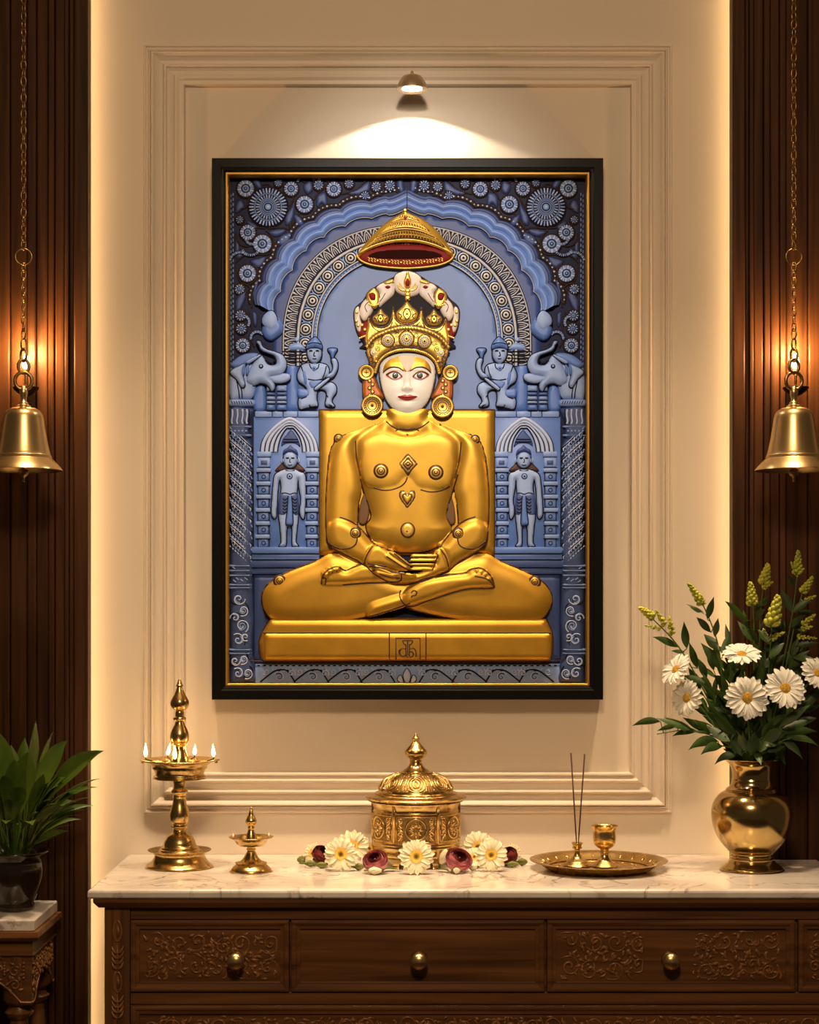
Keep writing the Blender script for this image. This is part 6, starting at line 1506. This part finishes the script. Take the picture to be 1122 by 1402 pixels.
for (x, y, r) in ((447, 787, 5), (452.5, 782.5, 4.4), (458, 780, 4), (463, 779.5, 3.6), (669, 793, 5), (664.5, 786.5, 4.4), (659, 783, 4), (653, 781.5, 3.6)):
    region([(x + r * math.cos(a), y + r * math.sin(a)) for a in [k * .785 for k in range(8)]], .0245, .004, r)
# gentle smoothing so neighbouring regions flow into one another
Hf = np.where(Hf > 0, Hf * 1.22, Hf)
ny_, nx_ = gx.shape; Z = Hf.reshape(ny_, nx_); mask = Z > 0
for _ in range(2):
    Zp = np.where(mask, Z, 0); acc = np.zeros_like(Z); cnt = np.zeros_like(Z)
    for dy in (-1, 0, 1):
        for dx in (-1, 0, 1):
            m2 = np.roll(np.roll(mask, dy, 0), dx, 1); acc += np.roll(np.roll(Zp, dy, 0), dx, 1) * m2; cnt += m2
    Z = np.where(mask, acc / np.maximum(cnt, 1), Z)
sh_ = mask & (gy < 634) & (np.abs(gx - 558) > 34)
wgt = np.clip((634 - gy) / 14, 0, 1) * np.clip((np.abs(gx - 558) - 34) / 8, 0, 1) * sh_
wgt = np.maximum(wgt, np.clip((606 - gy) / 14, 0, 1) * (np.abs(gx - 558) <= 40) * np.clip((gy - 566) / 8, 0, 1) * mask)
for _ in range(26):
    Zp = np.where(mask, Z, 0); acc = np.zeros_like(Z); cnt = np.zeros_like(Z)
    for dy, dx in ((0, 1), (0, -1), (1, 0), (-1, 0), (0, 0)):
        m2 = np.roll(np.roll(mask, dy, 0), dx, 1); acc += np.roll(np.roll(Zp, dy, 0), dx, 1) * m2; cnt += m2
    Z = Z + wgt * (np.where(mask, acc / np.maximum(cnt, 1), Z) - Z)
def hB(x, y):
    i = (y - GY0) / GD; j = (x - GX0) / GD
    i0, j0 = int(max(0, min(ny_ - 1, round(i)))), int(max(0, min(nx_ - 1, round(j))))
    return float(Z[i0, j0]) if mask[i0, j0] else .0085
vid = -np.ones(Z.shape, int); vs = []; fs = []
for i in range(ny_):
    for j in range(nx_):
        if mask[i, j]: vid[i, j] = len(vs); vs.append(A(gx[i, j], gy[i, j], Z[i, j]))
for i in range(ny_ - 1):
    for j in range(nx_ - 1):
        q = (vid[i, j], vid[i, j + 1], vid[i + 1, j + 1], vid[i + 1, j])
        if min(q) >= 0: fs.append(q)
# close the rim back to the ground
cnt = {}
for f in fs:
    for a, b in zip(f, f[1:] + f[:1]): cnt[(a, b)] = 1
rim = [e for e in cnt if (e[1], e[0]) not in cnt]; low = {}
for a, b in rim:
    for q in (a, b):
        if q not in low: low[q] = len(vs); vs.append((vs[q][0], AY - .004, vs[q][2]))
fs += [(b, a, low[a], low[b]) for a, b in rim]
figure = MB().add(vs, fs).build('seated_figure', A_['gold'], pic)
ol = Art(1.45)
for p in (armL[2:13], armR[2:13], torso[5:11], [torso[17 + k] for k in range(5)], legL[1:14], legR[1:14], footL[:9], footL[9:], footR[1:18]): ol.stroke(p, 1.3, hB, 5, rise=.0009)
for p in ([(512, 668), (524, 671.5), (536, 671), (548, 667), (555, 661), (558, 654)], [(576, 671), (590, 674), (604, 672), (616, 666)], [(542, 590), (549, 587), (558, 588.4), (567, 587), (574, 590)],
          [(529, 577), (540, 585.5), (558, 589), (576, 585.5), (588, 577)], [(466, 708.5), (476, 712), (486, 717), (498, 728), (510, 742), (517, 748)], [(651, 708), (641, 711), (630, 717), (619, 728), (608, 741), (603, 750)],
          [(447, 738), (456, 750), (472, 759), (490, 768), (500, 775)], [(668, 738), (660, 750), (648, 758.5), (630, 769), (616, 780)], [(511, 748), (503, 760), (499.6, 772)], [(603, 752), (611, 764), (615, 781)], [(499, 772), (512, 785), (530, 796), (548, 800.5), (575, 797), (600, 788), (615, 781)],
          [(530, 762), (545, 772), (556, 779), (562, 781.5)], [(512, 777), (524, 778), (540, 784), (556, 786)], [(520, 786), (534, 791), (548, 792)], [(540, 758), (552, 768), (563, 776)], [(506, 776), (514, 776), (530, 780)], [(510, 783), (514, 780)],
          [(564, 764), (596, 764.4)], [(563, 770.3), (596, 770.3)], [(563, 776.4), (592, 776.6)], [(564, 758.6), (597, 758.6), (597, 768), (592, 781)], [(549, 808), (547.5, 815), (551, 824), (557, 830)], [(500, 798.5), (530, 797.6), (546, 797)],
          [(451, 787), (449, 782)], [(456, 785), (455, 779)], [(462, 784), (461, 778)], [(664, 790), (668, 785)], [(659, 787), (661, 780)], [(652, 785), (654, 779)], [(446, 801), (447, 792), (441, 792)], [(677, 805), (672, 797), (664, 792), (650, 789)],
          [(563, 812), (567, 808.6), (571, 811), (569, 815), (565, 815.6), (563.6, 818)], [(487.5, 604), (488.5, 626), (494, 652)], [(631.5, 606), (629, 630), (623, 655)], [(516, 747), (540, 755.4), (560, 757), (584, 755.4), (604, 747)]):
    ol.stroke(p, 1.25, hB, 5, rise=.0009)
ol.build('outline_pattern', 'umber', figure)
gap = Art()
for f in (lambda p: p, mir): gap.pillow(f([(499.5, 675), (504, 688), (506, 704), (500, 718), (491.5, 715), (493, 692)]), .0118, .001, 3, 4, 1.6)
gap.build('arm_gap', 'goldd', figure)
# ornaments on the body
om, oi = Art(), Art()
def medal(x, y, r, h=None):
    h = h or hB(x, y)
    oi.disc(x, y, r + 1.9, h - .0015, h + .0011, 24); om.disc(x, y, r, h - .001, h + .0016, 24); oi.disc(x, y, r * .74, h, h + .0021, 20); om.disc(x, y, r * .54, h, h + .0026, 20); oi.disc(x, y, r * .34, h, h + .0031, 14); om.disc(x, y, r * .18, h, h + .0035, 12)
for x, y, r in ((522, 645.5, 8.6), (597, 647.5, 8.8), (464, 601, 5), (650.5, 602.5, 5), (487, 730.5, 6.4), (627.5, 731, 6.4), (383.5, 795.5, 7), (732, 797, 7)): medal(x, y, r)
x, y = 558.6, 726; h = hB(x, y); oi.disc(x, y, 10.2, h - .001, h + .0011, 24, 10.8); om.disc(x, y, 8.2, h, h + .0020, 24, 8.8); oi.disc(x - 1, y + 2, 1.6, h, h + .0026, 8, 1)
h = hB(559, 636)
for k, (r, art) in enumerate(((16, oi), (13, om), (10.4, oi), (7.6, om), (5.4, oi), (3.4, om))): art.pillow([(559, 636 - r * 1.08), (559 + r * .96, 636), (559, 636 + r * 1.02), (559 - r * .96, 636)], h - .0008 + .0005 * k, .0010, 1.2, smooth=False, step=2)
def heart(s_): return [(558 + s_ * a, 683.5 + s_ * b) for a, b in ((0, -.62), (.35, -.98), (.8, -.95), (1, -.5), (.82, .1), (.4, .7), (0, 1.12), (-.4, .7), (-.82, .1), (-1, -.5), (-.8, -.95), (-.35, -.98))]
h = hB(558, 684); oi.pillow(heart(12.3), h - .0008, .0014, 1.2, 4, 1.6); om.pillow(heart(10.2), h, .0014, 1.6, 4, 1.6); oi.pillow(heart(8), h + .0007, .0014, 1.2, 4, 1.6)
g2 = Art().pillow(heart(6.4), h + .0014, .0012, 3, 4, 1.6); g2.build('chest_ornament', 'gold', figure)
om.build('ornament_pattern', 'goldl', figure); oi.build('ornament_line_pattern', 'umber', figure)

# ---- head: crown, face, earrings
halo_out = [(486, 420), (483.6, 432), (487, 447), (491, 458), (497, 470), (501, 478), (616, 479), (620, 466), (626, 453), (630.6, 432), (628, 418), (617, 408), (610, 398), (600, 390), (588, 384), (575, 376), (559, 371.5), (544, 376), (528, 383), (514, 391), (502, 402), (496, 411)]
bk = Art().pillow(halo_out, .004, .010, 9, 4, 2.2); turban = bk.build('turban', 'char', figure)
lob, lo_l, lo_r, lo_o = Art(), Art(), Art(), Art()
hT = .0135
for p in ([(541, 377), (550, 372), (559, 371), (570, 374), (578, 382), (578, 396), (572, 404), (562, 407), (552, 405), (543, 400), (539, 390)],):
    lob.pillow(p, hT, .007, 8, 4, 1.8); lo_o.stroke(p, 1.0, hT + .001, 4, True)
lowr = lambda p: [(MIR - 1 - q[0], q[1]) for q in p]
for f in (lambda p: p, lowr):
    for p in ([(515, 394), (524, 387), (537, 383), (541, 392), (540, 403), (532, 411), (525, 417), (520, 421), (514, 414), (519, 402)], [(500, 410), (509, 400), (512, 410), (512, 424), (505, 436), (498, 440), (492, 430), (494, 418)], [(486, 424), (492, 420), (494, 436), (497, 448), (494, 458), (489, 452), (485.6, 438)]):
        lob.pillow(f(p), hT, .006, 6, 4, 1.8); lo_o.stroke(f(p), 1.1, hT + .0012, 4, True)
    lo_l.pillow(f([(502, 404), (512, 395), (519, 402), (520, 414), (514, 424), (505, 416)]), hT + .004, .004, 3, 4, 1.8); lo_o.stroke(f([(502, 404), (512, 395), (519, 402), (520, 414), (514, 424), (505, 416)]), 1.0, hT + .005, 4, True)
    lo_r.pillow(f([(505, 404), (511, 401), (515, 405), (514, 412), (508, 412)]), hT + .0075, .003, 3, 4, 1.6)
    lo_r.pillow(f([(527.5, 393.6), (532, 391.6), (535, 394), (531, 396.4)]), hT + .0062, .0016, 2, 4, 1.4)
    lo_l.pillow(f([(524, 388), (537, 383), (540, 388), (530, 391)]), hT + .0035, .004, 2.5, 4, 1.6)
    for k in range(6): lo_l.disc(f([(506 + k * 2.4, 417.6 - k * .2)])[0][0], 419.5 - abs(k - 2.5) * .8, 1.5, hT + .004, hT + .0085, 8)
    lo_r.pillow(f([(490, 452), (500, 440), (508, 444), (508, 460), (502, 466), (494, 462)]), hT + .0005, .004, 4, 4, 1.8)
    for k in range(7): lo_l.disc(f([(493 + k * 2.3, 463.6 - k * .8)])[0][0], 463.4 - k * .9, 1.5, hT + .003, hT + .0075, 8)
    for x, y in ((489, 428), (488.6, 440), (496, 446), (500, 452), (491, 446)): lo_l.disc(f([(x, y)])[0][0], y, 2.2, hT + .004, hT + .0088, 10)
    lo_o.stroke(f([(503, 428), (500, 420), (505, 414)]), 1.0, hT + .006, 4); lo_o.stroke(f([(528, 402), (524, 409), (520, 414)]), .9, hT + .006, 4)
lob.build('turban_pattern', 'turban', turban); lo_r.build('turban_jewel_pattern', 'red', turban); lo_o.build('turban_line_pattern', 'umber', turban)
lo_l.pillow([(558.4, 372), (562.5, 380), (564, 388), (562, 395), (558.4, 397), (554.6, 395), (552.6, 388), (554.4, 380)], hT + .0062, .004, 3, 4, 1.6)
for s_ in (-1, 1):
    lo_l.stroke([(558.4 + s_ * 13, 391), (558.4 + s_ * 11, 396), (558.4 + s_ * 7, 398.5), (558.4 + s_ * 3, 400), (558.4 + s_ * 2, 412)], 2.6, hT + .007, 5)
    lo_l.stroke([(558.4 + s_ * 11, 388), (558.4 + s_ * 8, 393), (558.4 + s_ * 4, 396)], 1.8, hT + .007, 5)
for y in (399, 404, 409): lo_l.disc(558.4, y, 3.6, hT + .006, hT + .0115, 12, 2.6)
lo_l.build('turban_trim', 'goldl', turban)
jw = Art().pillow([(558.4, 381), (561.6, 387), (561, 392.4), (558.4, 394), (555.8, 392.4), (555.2, 387)], hT + .0095, .003, 3, 4, 1.4); jw.build('crest_jewel', 'red', turban)

cw, ck, cj, cd = Art(), Art(1.5), Art(), Art()
crown_b = [(502, 477), (512, 464), (528, 456), (544, 451.5), (557.6, 450.5), (572, 451.5), (590, 456.4), (604, 465), (614.6, 478), (611, 492), (606, 506), (602, 513), (597, 497), (586, 486.5), (572, 481.5), (557.6, 480), (543, 481.5), (529, 487), (519, 497), (513.6, 512), (510, 506), (505, 492)]
cw.pillow(crown_b, .016, .010, 9, 4, 2)
up = [(503, 476), (500, 462), (503, 446), (505, 433), (509, 441), (515, 446.5), (526, 447), (533, 442), (536.6, 431), (538.5, 420.6), (541, 431), (546, 439), (553, 442), (557.6, 442.4), (563, 442), (570, 439), (574.5, 431), (577, 421.4), (579.4, 432), (583, 442), (590, 447.6), (600, 447.4), (607, 442), (611, 434), (613, 447), (616, 463), (613, 477), (604, 464), (590, 456), (572, 451), (557.6, 450), (544, 451), (528, 455.6), (512, 464)]
cw.pillow(up, .016, .0075, 4, 3, 1.8); ck.stroke(up, 1.2, .0172, 3, True)
for x, y, w_, h_ in ((557.6, 431, 15, 18), (521.5, 437, 11, 13), (594.5, 438, 11, 13)):
    p = [(x, y - h_), (x + w_ * .45, y - h_ * .55), (x + w_, y - h_ * .1), (x + w_ * .72, y + h_ * .5), (x, y + h_ * .66), (x - w_ * .72, y + h_ * .5), (x - w_, y - h_ * .1), (x - w_ * .45, y - h_ * .55)]
    cw.pillow(p, .018, .0055, 4, 4, 1.6); ck.stroke(p, 1.3, .0192, 4, True)
    q = [(x, y - h_ * .42), (x + w_ * .36, y), (x, y + h_ * .4), (x - w_ * .36, y)]
    ck.stroke(q, 1.1, .0236, 5, True); ck.disc(x, y, 1.6, .023, .0252, 8); cd.ring(x, y, w_ * .52, .9, .0235, h_ * .42)
    for s_ in (-1, 1): ck.stroke([(x + s_ * w_ * .8, y - 1), (x + s_ * w_ * .5, y + h_ * .14), (x + s_ * w_ * .62, y + h_ * .34)], 1.0, .0232, 4)
for p in ([(506, 436), (511, 447), (521, 453), (532, 450), (538, 440)], [(541, 440), (547, 447), (557.6, 449), (568, 447), (575, 440)], [(579, 441), (584, 450), (595, 454), (605, 449), (610.6, 438)]):
    ck.stroke([(a, b - 3.4) for a, b in p], 1.0, .0234, 5); ck.stroke([(a, b + 2.2) for a, b in p], .9, .0232, 5)
rimU = [(502, 477), (512, 464), (528, 456), (544, 451.5), (557.6, 450.4), (572, 451.5), (590, 456.4), (604, 465), (615, 478)]
rimD = [(513.6, 512), (519, 497), (529, 487), (543, 481.5), (557.6, 480), (572, 481.5), (586, 486.5), (597, 497), (602, 513)]
cw.stroke(rimU, 4.4, .0255, 5, rise=.0022); cw.stroke(rimD, 3.8, .0245, 5, rise=.0024)
for off in (-2.6, 2.8): ck.stroke([(a, b + off) for a, b in rimU], 1.1, .0262, 5)
ck.stroke([(a, b - 3.4) for a, b in rimD], 1.2, .0255, 5)
for i in range(44):
    t = i / 43 * 8; j = min(7, int(t)); f_ = t - j; x = rimD[j][0] * (1 - f_) + rimD[j + 1][0] * f_; y = rimD[j][1] * (1 - f_) + rimD[j + 1][1] * f_; ck.disc(x, y - .2, .7, .0262, .0276, 6)
for x, y, r in ((531.5, 467.6, 9), (557, 465.5, 10.2), (581.5, 469, 9.2)):
    ck.disc(x, y, r + 1, .0255, .0268, 24); cw.disc(x, y, r, .0258, .0276, 24); cj.disc(x, y, r * .82, .026, .0282, 20)
    for k in range(14): a = k * .4488; ck.disc(x + r * .62 * math.cos(a), y + r * .62 * math.sin(a), .8, .028, .0292, 6)
    cw.disc(x, y, r * .42, .028, .0294, 14); ck.disc(x, y, 1.8, .029, .0302, 8)
for x, y, r in ((512, 484, 4.6), (604, 485, 4.6)): ck.disc(x, y, r + 1, .024, .0258, 16); cj.disc(x, y, r, .025, .0272, 14); cw.disc(x, y, r * .5, .027, .0282, 8)
for s_ in (-1, 1):
    for k in range(5): ck.stroke([(557.6 + s_ * (46 - k * .8), 474 + k * 7), (557.6 + s_ * (49 - k * .9), 477 + k * 6.6)], 1.0, .022, smooth=False); cw.disc(557.6 + s_ * (42 - k * .3), 496 - k * 6, 1.6, .024, .0275, 8)
for k in range(9):
    x = 520 + k * 9.4; y = 447 + abs(k - 4) ** 2 * .62; ck.stroke([(x - 2.4, y + 2.6), (x, y - 2), (x + 2.4, y + 2.6)], .9, .0232, smooth=False)
for x0_, y0_ in [(521, 470), (517.5, 479), (544.5, 460), (545, 472), (570, 461), (569.5, 473), (594.5, 471), (598, 480), (509.5, 474), (607, 475), (538, 478), (551, 476.5), (564, 476.8), (577, 478.6), (508, 493), (608.5, 493), (512.5, 500), (604, 500)]:
    ck.ring(x0_, y0_, 2.6, .75, .0258, n=10); ck.disc(x0_, y0_, .8, .0250, .0268, 6); cd.ring(x0_, y0_, 4.0, .6, .0256, n=12)
for k in range(30):
    t = k / 29 * 8; j = min(7, int(t)); f_ = t - j; x = rimU[j][0] * (1 - f_) + rimU[j + 1][0] * f_; y = rimU[j][1] * (1 - f_) + rimU[j + 1][1] * f_
    ck.stroke([(x - .6, y - 1.6), (x + .6, y + 1.6)], .7, .0274, smooth=False)
    ck.stroke([(x - 1.2, y - 5), (x, y - 8), (x + 1.2, y - 5)], .6, .0232, smooth=False)
crown_o = cw.build('crown', 'goldl', figure); ck.build('crown_line_pattern', 'umber', crown_o); cj.build('crown_medallion_pattern', 'cream', crown_o); cd.build('crown_ring_pattern', 'goldd', crown_o)

face_p = [(558, 568.8), (547, 566), (538, 559.5), (530.5, 551), (526, 541), (522.6, 530), (520.4, 518), (519.6, 505), (522, 496), (529, 489), (543, 484), (557.6, 482.6), (573, 484), (587, 489), (594, 497), (596.6, 506), (596, 518), (593.6, 530), (590.4, 541), (586, 550.5), (578.4, 559.5), (569, 566)]
FX0, FX1, FY0, FY1, FD = 514., 602., 478., 572., .7
fxg, fyg = np.meshgrid(np.arange(FX0, FX1, FD), np.arange(FY0, FY1, FD)); FP = np.stack([fxg.ravel(), fyg.ravel()], 1)
Pf = np.array(crom(face_p, 5, True)); df = sdf(Pf, FP); t = np.clip(df / 26, 0, 1)
fz_ = .0125 + .0135 * np.sqrt(np.maximum(0, 1 - (1 - t) ** 2))
G_ = lambda x, y, sx_, sy_, a: a * np.exp(-((FP[:, 0] - x) / sx_) ** 2 - ((FP[:, 1] - y) / sy_) ** 2)
fz_ += G_(558, 518, 4.0, 18, .0032) + G_(558, 531.5, 5.0, 4.6, .0042) + G_(552.6, 533, 2.6, 2.4, .0016) + G_(563.4, 533, 2.6, 2.4, .0016)      # nose
fz_ += G_(541, 515.4, 9, 5, -.0022) + G_(575.6, 515.8, 9, 5, -.0022) + G_(541, 515.6, 6.4, 3.2, .0016) + G_(575.6, 516, 6.4, 3.2, .0016)       # eye sockets and lids
fz_ += G_(538, 534, 10, 9, .0012) + G_(578, 534, 10, 9, .0012) + G_(558, 544.6, 12, 3.2, .0018) + G_(558, 550, 9, 1.8, -.0008) + G_(558, 558, 8, 5, .0014)   # cheeks, lips, chin
fz_ += G_(541, 507, 11, 2, .0008) + G_(575.6, 507, 11, 2, .0008)
okf = df > 0; fid = -np.ones(len(FP), int); fid[okf] = np.arange(okf.sum()); fid2 = fid.reshape(fxg.shape)
vs = [A(p[0], p[1], z) for p, z in zip(FP[okf], fz_[okf])]; fs = []
for i in range(fid2.shape[0] - 1):
    for j in range(fid2.shape[1] - 1):
        q = (fid2[i, j], fid2[i, j + 1], fid2[i + 1, j + 1], fid2[i + 1, j])
        if min(q) >= 0: fs.append(tuple(int(a) for a in q))
cnt = {}
for f in fs:
    for a, b in zip(f, f[1:] + f[:1]): cnt[(a, b)] = 1
rim = [e for e in cnt if (e[1], e[0]) not in cnt]; low = {}
for a, b in rim:
    for q in (a, b):
        if q not in low: low[q] = len(vs); vs.append((vs[q][0], AY - .010, vs[q][2]))
fs += [(b, a, low[a], low[b]) for a, b in rim]
face_o = MB().add(vs, fs).build('face', A_['white'], figure)
FZ = fz_.reshape(fxg.shape)
def hF(x, y):
    i = int(max(0, min(FZ.shape[0] - 1, round((y - FY0) / FD)))); j = int(max(0, min(FZ.shape[1] - 1, round((x - FX0) / FD)))); return float(FZ[i, j])
def decal(art, pts, rise=.0004, n=5, step=1.6, smooth=True):
    """Thin painted patch that follows the face."""
    P = np.array(crom(pts, n, True) if smooth else pts, float); lo, hi = P.min(0), P.max(0)
    gx_, gy_ = np.meshgrid(np.arange(lo[0], hi[0], step), np.arange(lo[1], hi[1], step)); G = np.stack([gx_.ravel(), gy_.ravel()], 1)
    G = G[sdf(P, G) > step * .5]; vv = [Vector(q) for q in np.vstack([P, G])] if len(G) else [Vector(q) for q in P]
    r = delaunay_2d_cdt(vv, [], [list(range(len(P)))], 1, 1e-5)
    art.mb.add([A(v.x, v.y, hF(v.x, v.y) + rise) for v in r[0]], r[2])
fg, fw, fr, fk, fi, fp_, fl_ = Art(), Art(), Art(), Art(), Art(), Art(), Art()
for f in (lambda p: p, mir):
    decal(fg, f([(524.4, 510), (527, 500), (534, 493), (544, 489.5), (549, 489.4), (550.4, 498), (554, 505), (557.2, 510), (553, 509), (546, 504.4), (537, 503.4), (529, 506.4)]), .0005, 4)
    fk.stroke(f([(524.6, 511.6), (530, 506.6), (537, 503.8), (546, 504.6), (553.4, 509.4)]), lambda t: 1.0 + 1.3 * math.sin(math.pi * t), hF, 5, rise=.0010)
    e = 541 if f([(0, 0)])[0][0] == 0 else MIR - 575.6
    decal(fr, f([(e - 12.6, 514), (e - 6, 509.6), (e + 2, 509.4), (e + 9, 514), (e + 10.4, 517.4), (e + 6, 520.4), (e - 1, 521.6), (e - 7, 519)]), .0006)
    decal(fw, f([(e - 8.4, 515), (e - 4, 511.6), (e + 2, 511.2), (e + 7, 515), (e + 7.4, 517), (e + 3, 519.2), (e - 3, 519.2)]), .0011, 5, 1.2)
    x = f([(e + .6, 515.4)])[0][0]; hh = hF(x, 515.4) + .0012
    fi.disc(x, 515.3, 4.1, hh, hh + .0010, 16, 4.0); fw.disc(x - 1.1, 514.2, .8, hh, hh + .0015, 8)
    fk.stroke(f([(e - 12, 514.2), (e - 5, 511), (e + 2, 510.7), (e + 7.6, 514.6), (e + 9.6, 517)]), 1.1, hF, 5, rise=.0019)
    fl_.stroke(f([(553.4, 519), (553.2, 528), (550.6, 532.6), (552, 536), (555, 535.6)]), .8, hF, 5, rise=.0004)
decal(fp_, [(548.4, 489.2), (567.4, 489.2), (566.8, 498), (563.4, 505), (558.4, 510), (553, 505), (549.2, 498)], .0009, 4)
decal(fr, [(545, 544), (550, 542.6), (555, 541.4), (558, 542.4), (561, 541.4), (566, 542.6), (571.6, 544), (567, 547.4), (561, 549.4), (555, 549.4), (549, 547.4)], .0006)
fk2 = Art().stroke([(545, 544.2), (552, 544.8), (558, 545.4), (564, 544.8), (571.6, 544)], .9, hF, 5, rise=.0014); fk2.build('mouth_line', 'wine', face_o)
fg.build('brow_paint', 'gold', face_o); fw.build('eye_whites', 'white', face_o); fr.build('lips_and_lids', mat('art_lip_red', (0.42, 0.045, 0.03), .4), face_o); fk.build('brow_pattern', 'umber', face_o); fi.build('irises', 'iris', face_o); fp_.build('brow_mark', 'peach', face_o); fl_.build('nose_lines', 'peach', face_o)
eo = Art().stroke([(519, 500), (519.8, 516), (523, 531), (527, 543), (533, 553.6), (541, 562), (550, 567.6), (558, 569.4), (566, 567.6), (575, 562), (583.6, 553.6), (589.6, 543), (594, 531), (597, 516), (597.4, 502)], 1.3, .0130, 5)
eo.build('face_outline', 'umber', face_o)
amber = mat('art_amber', (0.40, 0.11, 0.015), .4, .3)
for (sx_, sy_, sr), (dx, dy, dr), pan in (((502, 510.6, 10.4), (510, 556, 14.4), [(498, 518), (513, 516), (519, 530), (526, 545), (514, 545), (499, 548)]), ((616.8, 511, 10.4), (606, 557.4, 15), [(619, 518), (604, 516), (598, 530), (591, 545), (603, 545), (618, 548)])):
    er, ek, ej = arts(3); ek.k = 1.35
    ej.pillow(pan, .0135, .005, 4, 3, 1.8); ek.stroke(pan, 1.2, .0145, 3, True)
    for k in range(5): er.disc((pan[0][0] + pan[2][0]) / 2 + (k % 2) * 4 - 2, 522 + k * 5, 2.2, .018, .0202, 8); ek.ring((pan[0][0] + pan[2][0]) / 2 + (k % 2) * 4 - 2, 522 + k * 5, 2.6, .7, .0186, n=10)
    ek.disc(sx_, sy_, sr + 1, .015, .0185, 24); er.disc(sx_, sy_, sr, .016, .0215, 24, dish=.001); ek.ring(sx_, sy_, sr * .6, 1.0, .0208); ek.stroke([(sx_ - 3, sy_), (sx_ + 3, sy_)], 1, .0208, smooth=False); ek.stroke([(sx_, sy_ - 3), (sx_, sy_ + 3)], 1, .0208, smooth=False)
    ek.disc(dx, dy, dr + 1.1, .017, .0215, 32); er.disc(dx, dy, dr, .018, .0245, 32, dish=.0012)
    for q in (.78, .6, .42): ek.ring(dx, dy, dr * q, .8, .0234)
    for k in range(20): ek.disc(dx + dr * .69 * math.cos(k * .314), dy + dr * .69 * math.sin(k * .314), .6, .023, .0244, 6)
    ek.disc(dx, dy, 2.2, .023, .0252, 10)
    ear = er.build('earring', 'goldl', figure); ek.build('earring_pattern', 'umber', ear); ej.build('earring_panel', amber, ear)

# ---- canopy above the crown
cx0, cy0 = 555.4, 350.0
dome_p = [(555, 286.4), (560, 291), (574.5, 297), (588, 306), (599.7, 316.7), (609, 328), (616, 338), (621.6, 348), (619, 353), (600, 340), (578, 333.4), (555, 331.6), (532, 333.4), (510, 341), (492, 353), (489, 349), (492, 344), (498.7, 335.4), (507, 325.6), (517, 315), (526, 307), (536, 299.6), (549, 292)]
cn = Art().pillow(dome_p, .012, .016, 22, 4, 1.8, base=.001); canopy = cn.build('canopy', 'gold', pic)
Pd = np.array(crom(dome_p, 4, True))
def hD(x, y):
    d = float(sdf(Pd, np.array([[x, y]]))[0]); t = max(0, min(1, d / 22)); return .012 + .016 * math.sqrt(1 - (1 - t) ** 2)
gl, gk = Art(), Art(1.3)
def tier(q):
    """Arc across the dome: q 0 at the tip, 1 at the rim."""
    return [(cx0 + q * 66 * u, 288 + q * (62 - 18.4 * (1 - u * u))) for u in [k / 10 - 1 for k in range(21)]]
for q, wd in ((.30, 1.8), (.36, 1.2), (.56, 2.0), (.63, 1.6), (.80, 1.4), (.955, 3.2)): gl.stroke(tier(q)[1:-1] if q < .9 else tier(q), wd, hD, smooth=False, rise=.0014)
for q in (.33, .60, .66, .84, .90): gk.stroke(tier(q)[1:-1], 1.0, hD, smooth=False, rise=.0010)
for q0, q1, n in ((.40, .53, 17), (.69, .88, 25), (.18, .28, 9)):
    for k in range(n):
        u_ = -.88 + 1.76 * k / (n - 1)
        p = [(cx0 + q * 66 * u_, 288 + q * (62 - 18.4 * (1 - u_ * u_))) for q in (q0, (q0 + q1) / 2, q1)]
        gl.stroke([(p[0][0] - .8, p[0][1]), (p[1][0] + 1, p[1][1]), (p[2][0] - .6, p[2][1])], 1.7, hD, 2, rise=.0016)
        gk.stroke([(a + 2.1, b) for a, b in p], 1.1, hD, smooth=False, rise=.0008)
gl.disc(555, 288.4, 2.4, .014, .020, 10); gl.build('canopy_trim', 'goldl', canopy); gk.build('canopy_pattern', 'umber', canopy)
ell_ = lambda rx, ry, dy=0, n=40, c=cx0: [(c + rx * math.cos(6.2832 * k / n), cy0 + dy + ry * math.sin(6.2832 * k / n)) for k in range(n)]
rd = Art().pillow(ell_(64.5, 16.6, .6), .010, .003, 4, smooth=False, step=3); rd.pillow([(553, 302), (555.6, 298), (558, 302), (555.6, 305.4)], hD(555, 302), .0022, 2, 3, 1.2); rd.build('canopy_lining', 'red', canopy)
Art().pillow([(cx0 - 52, 351), (cx0 - 40, 344), (cx0 - 16, 341.4), (cx0 + 16, 341.4), (cx0 + 40, 344), (cx0 + 52, 351), (cx0 + 36, 354.6), (cx0, 355.6), (cx0 - 36, 354.6)], .0128, .0006, 2, 4, 2.4).build('canopy_hollow', 'wine', canopy)
rmA = Art().stroke([(cx0 - 66.5, 349), (cx0 - 60, 357.4), (cx0 - 40, 364), (cx0, 367.4), (cx0 + 40, 364), (cx0 + 60, 357.4), (cx0 + 66.5, 349)], 2.6, .013, 6, rise=.003)
rnd = random.Random(3)
for k in range(26):
    x = cx0 - 50 + k * 4; y = 359.4 - 5.2 * ((x - cx0) / 56) ** 2
    if k % 4 == 3: rmA.disc(x, y, 1.5, .0128, .0160, 8)
    else: rmA.stroke([(x - 1.5, y - 2.6 + rnd.uniform(-.5, .5)), (x + 1.2, y - 1), (x - .6, y + 1), (x + 1.5, y + 2.4)], 1.3, .0131, 3, rise=.0014)
rmA.build('canopy_rim', 'goldl', canopy)
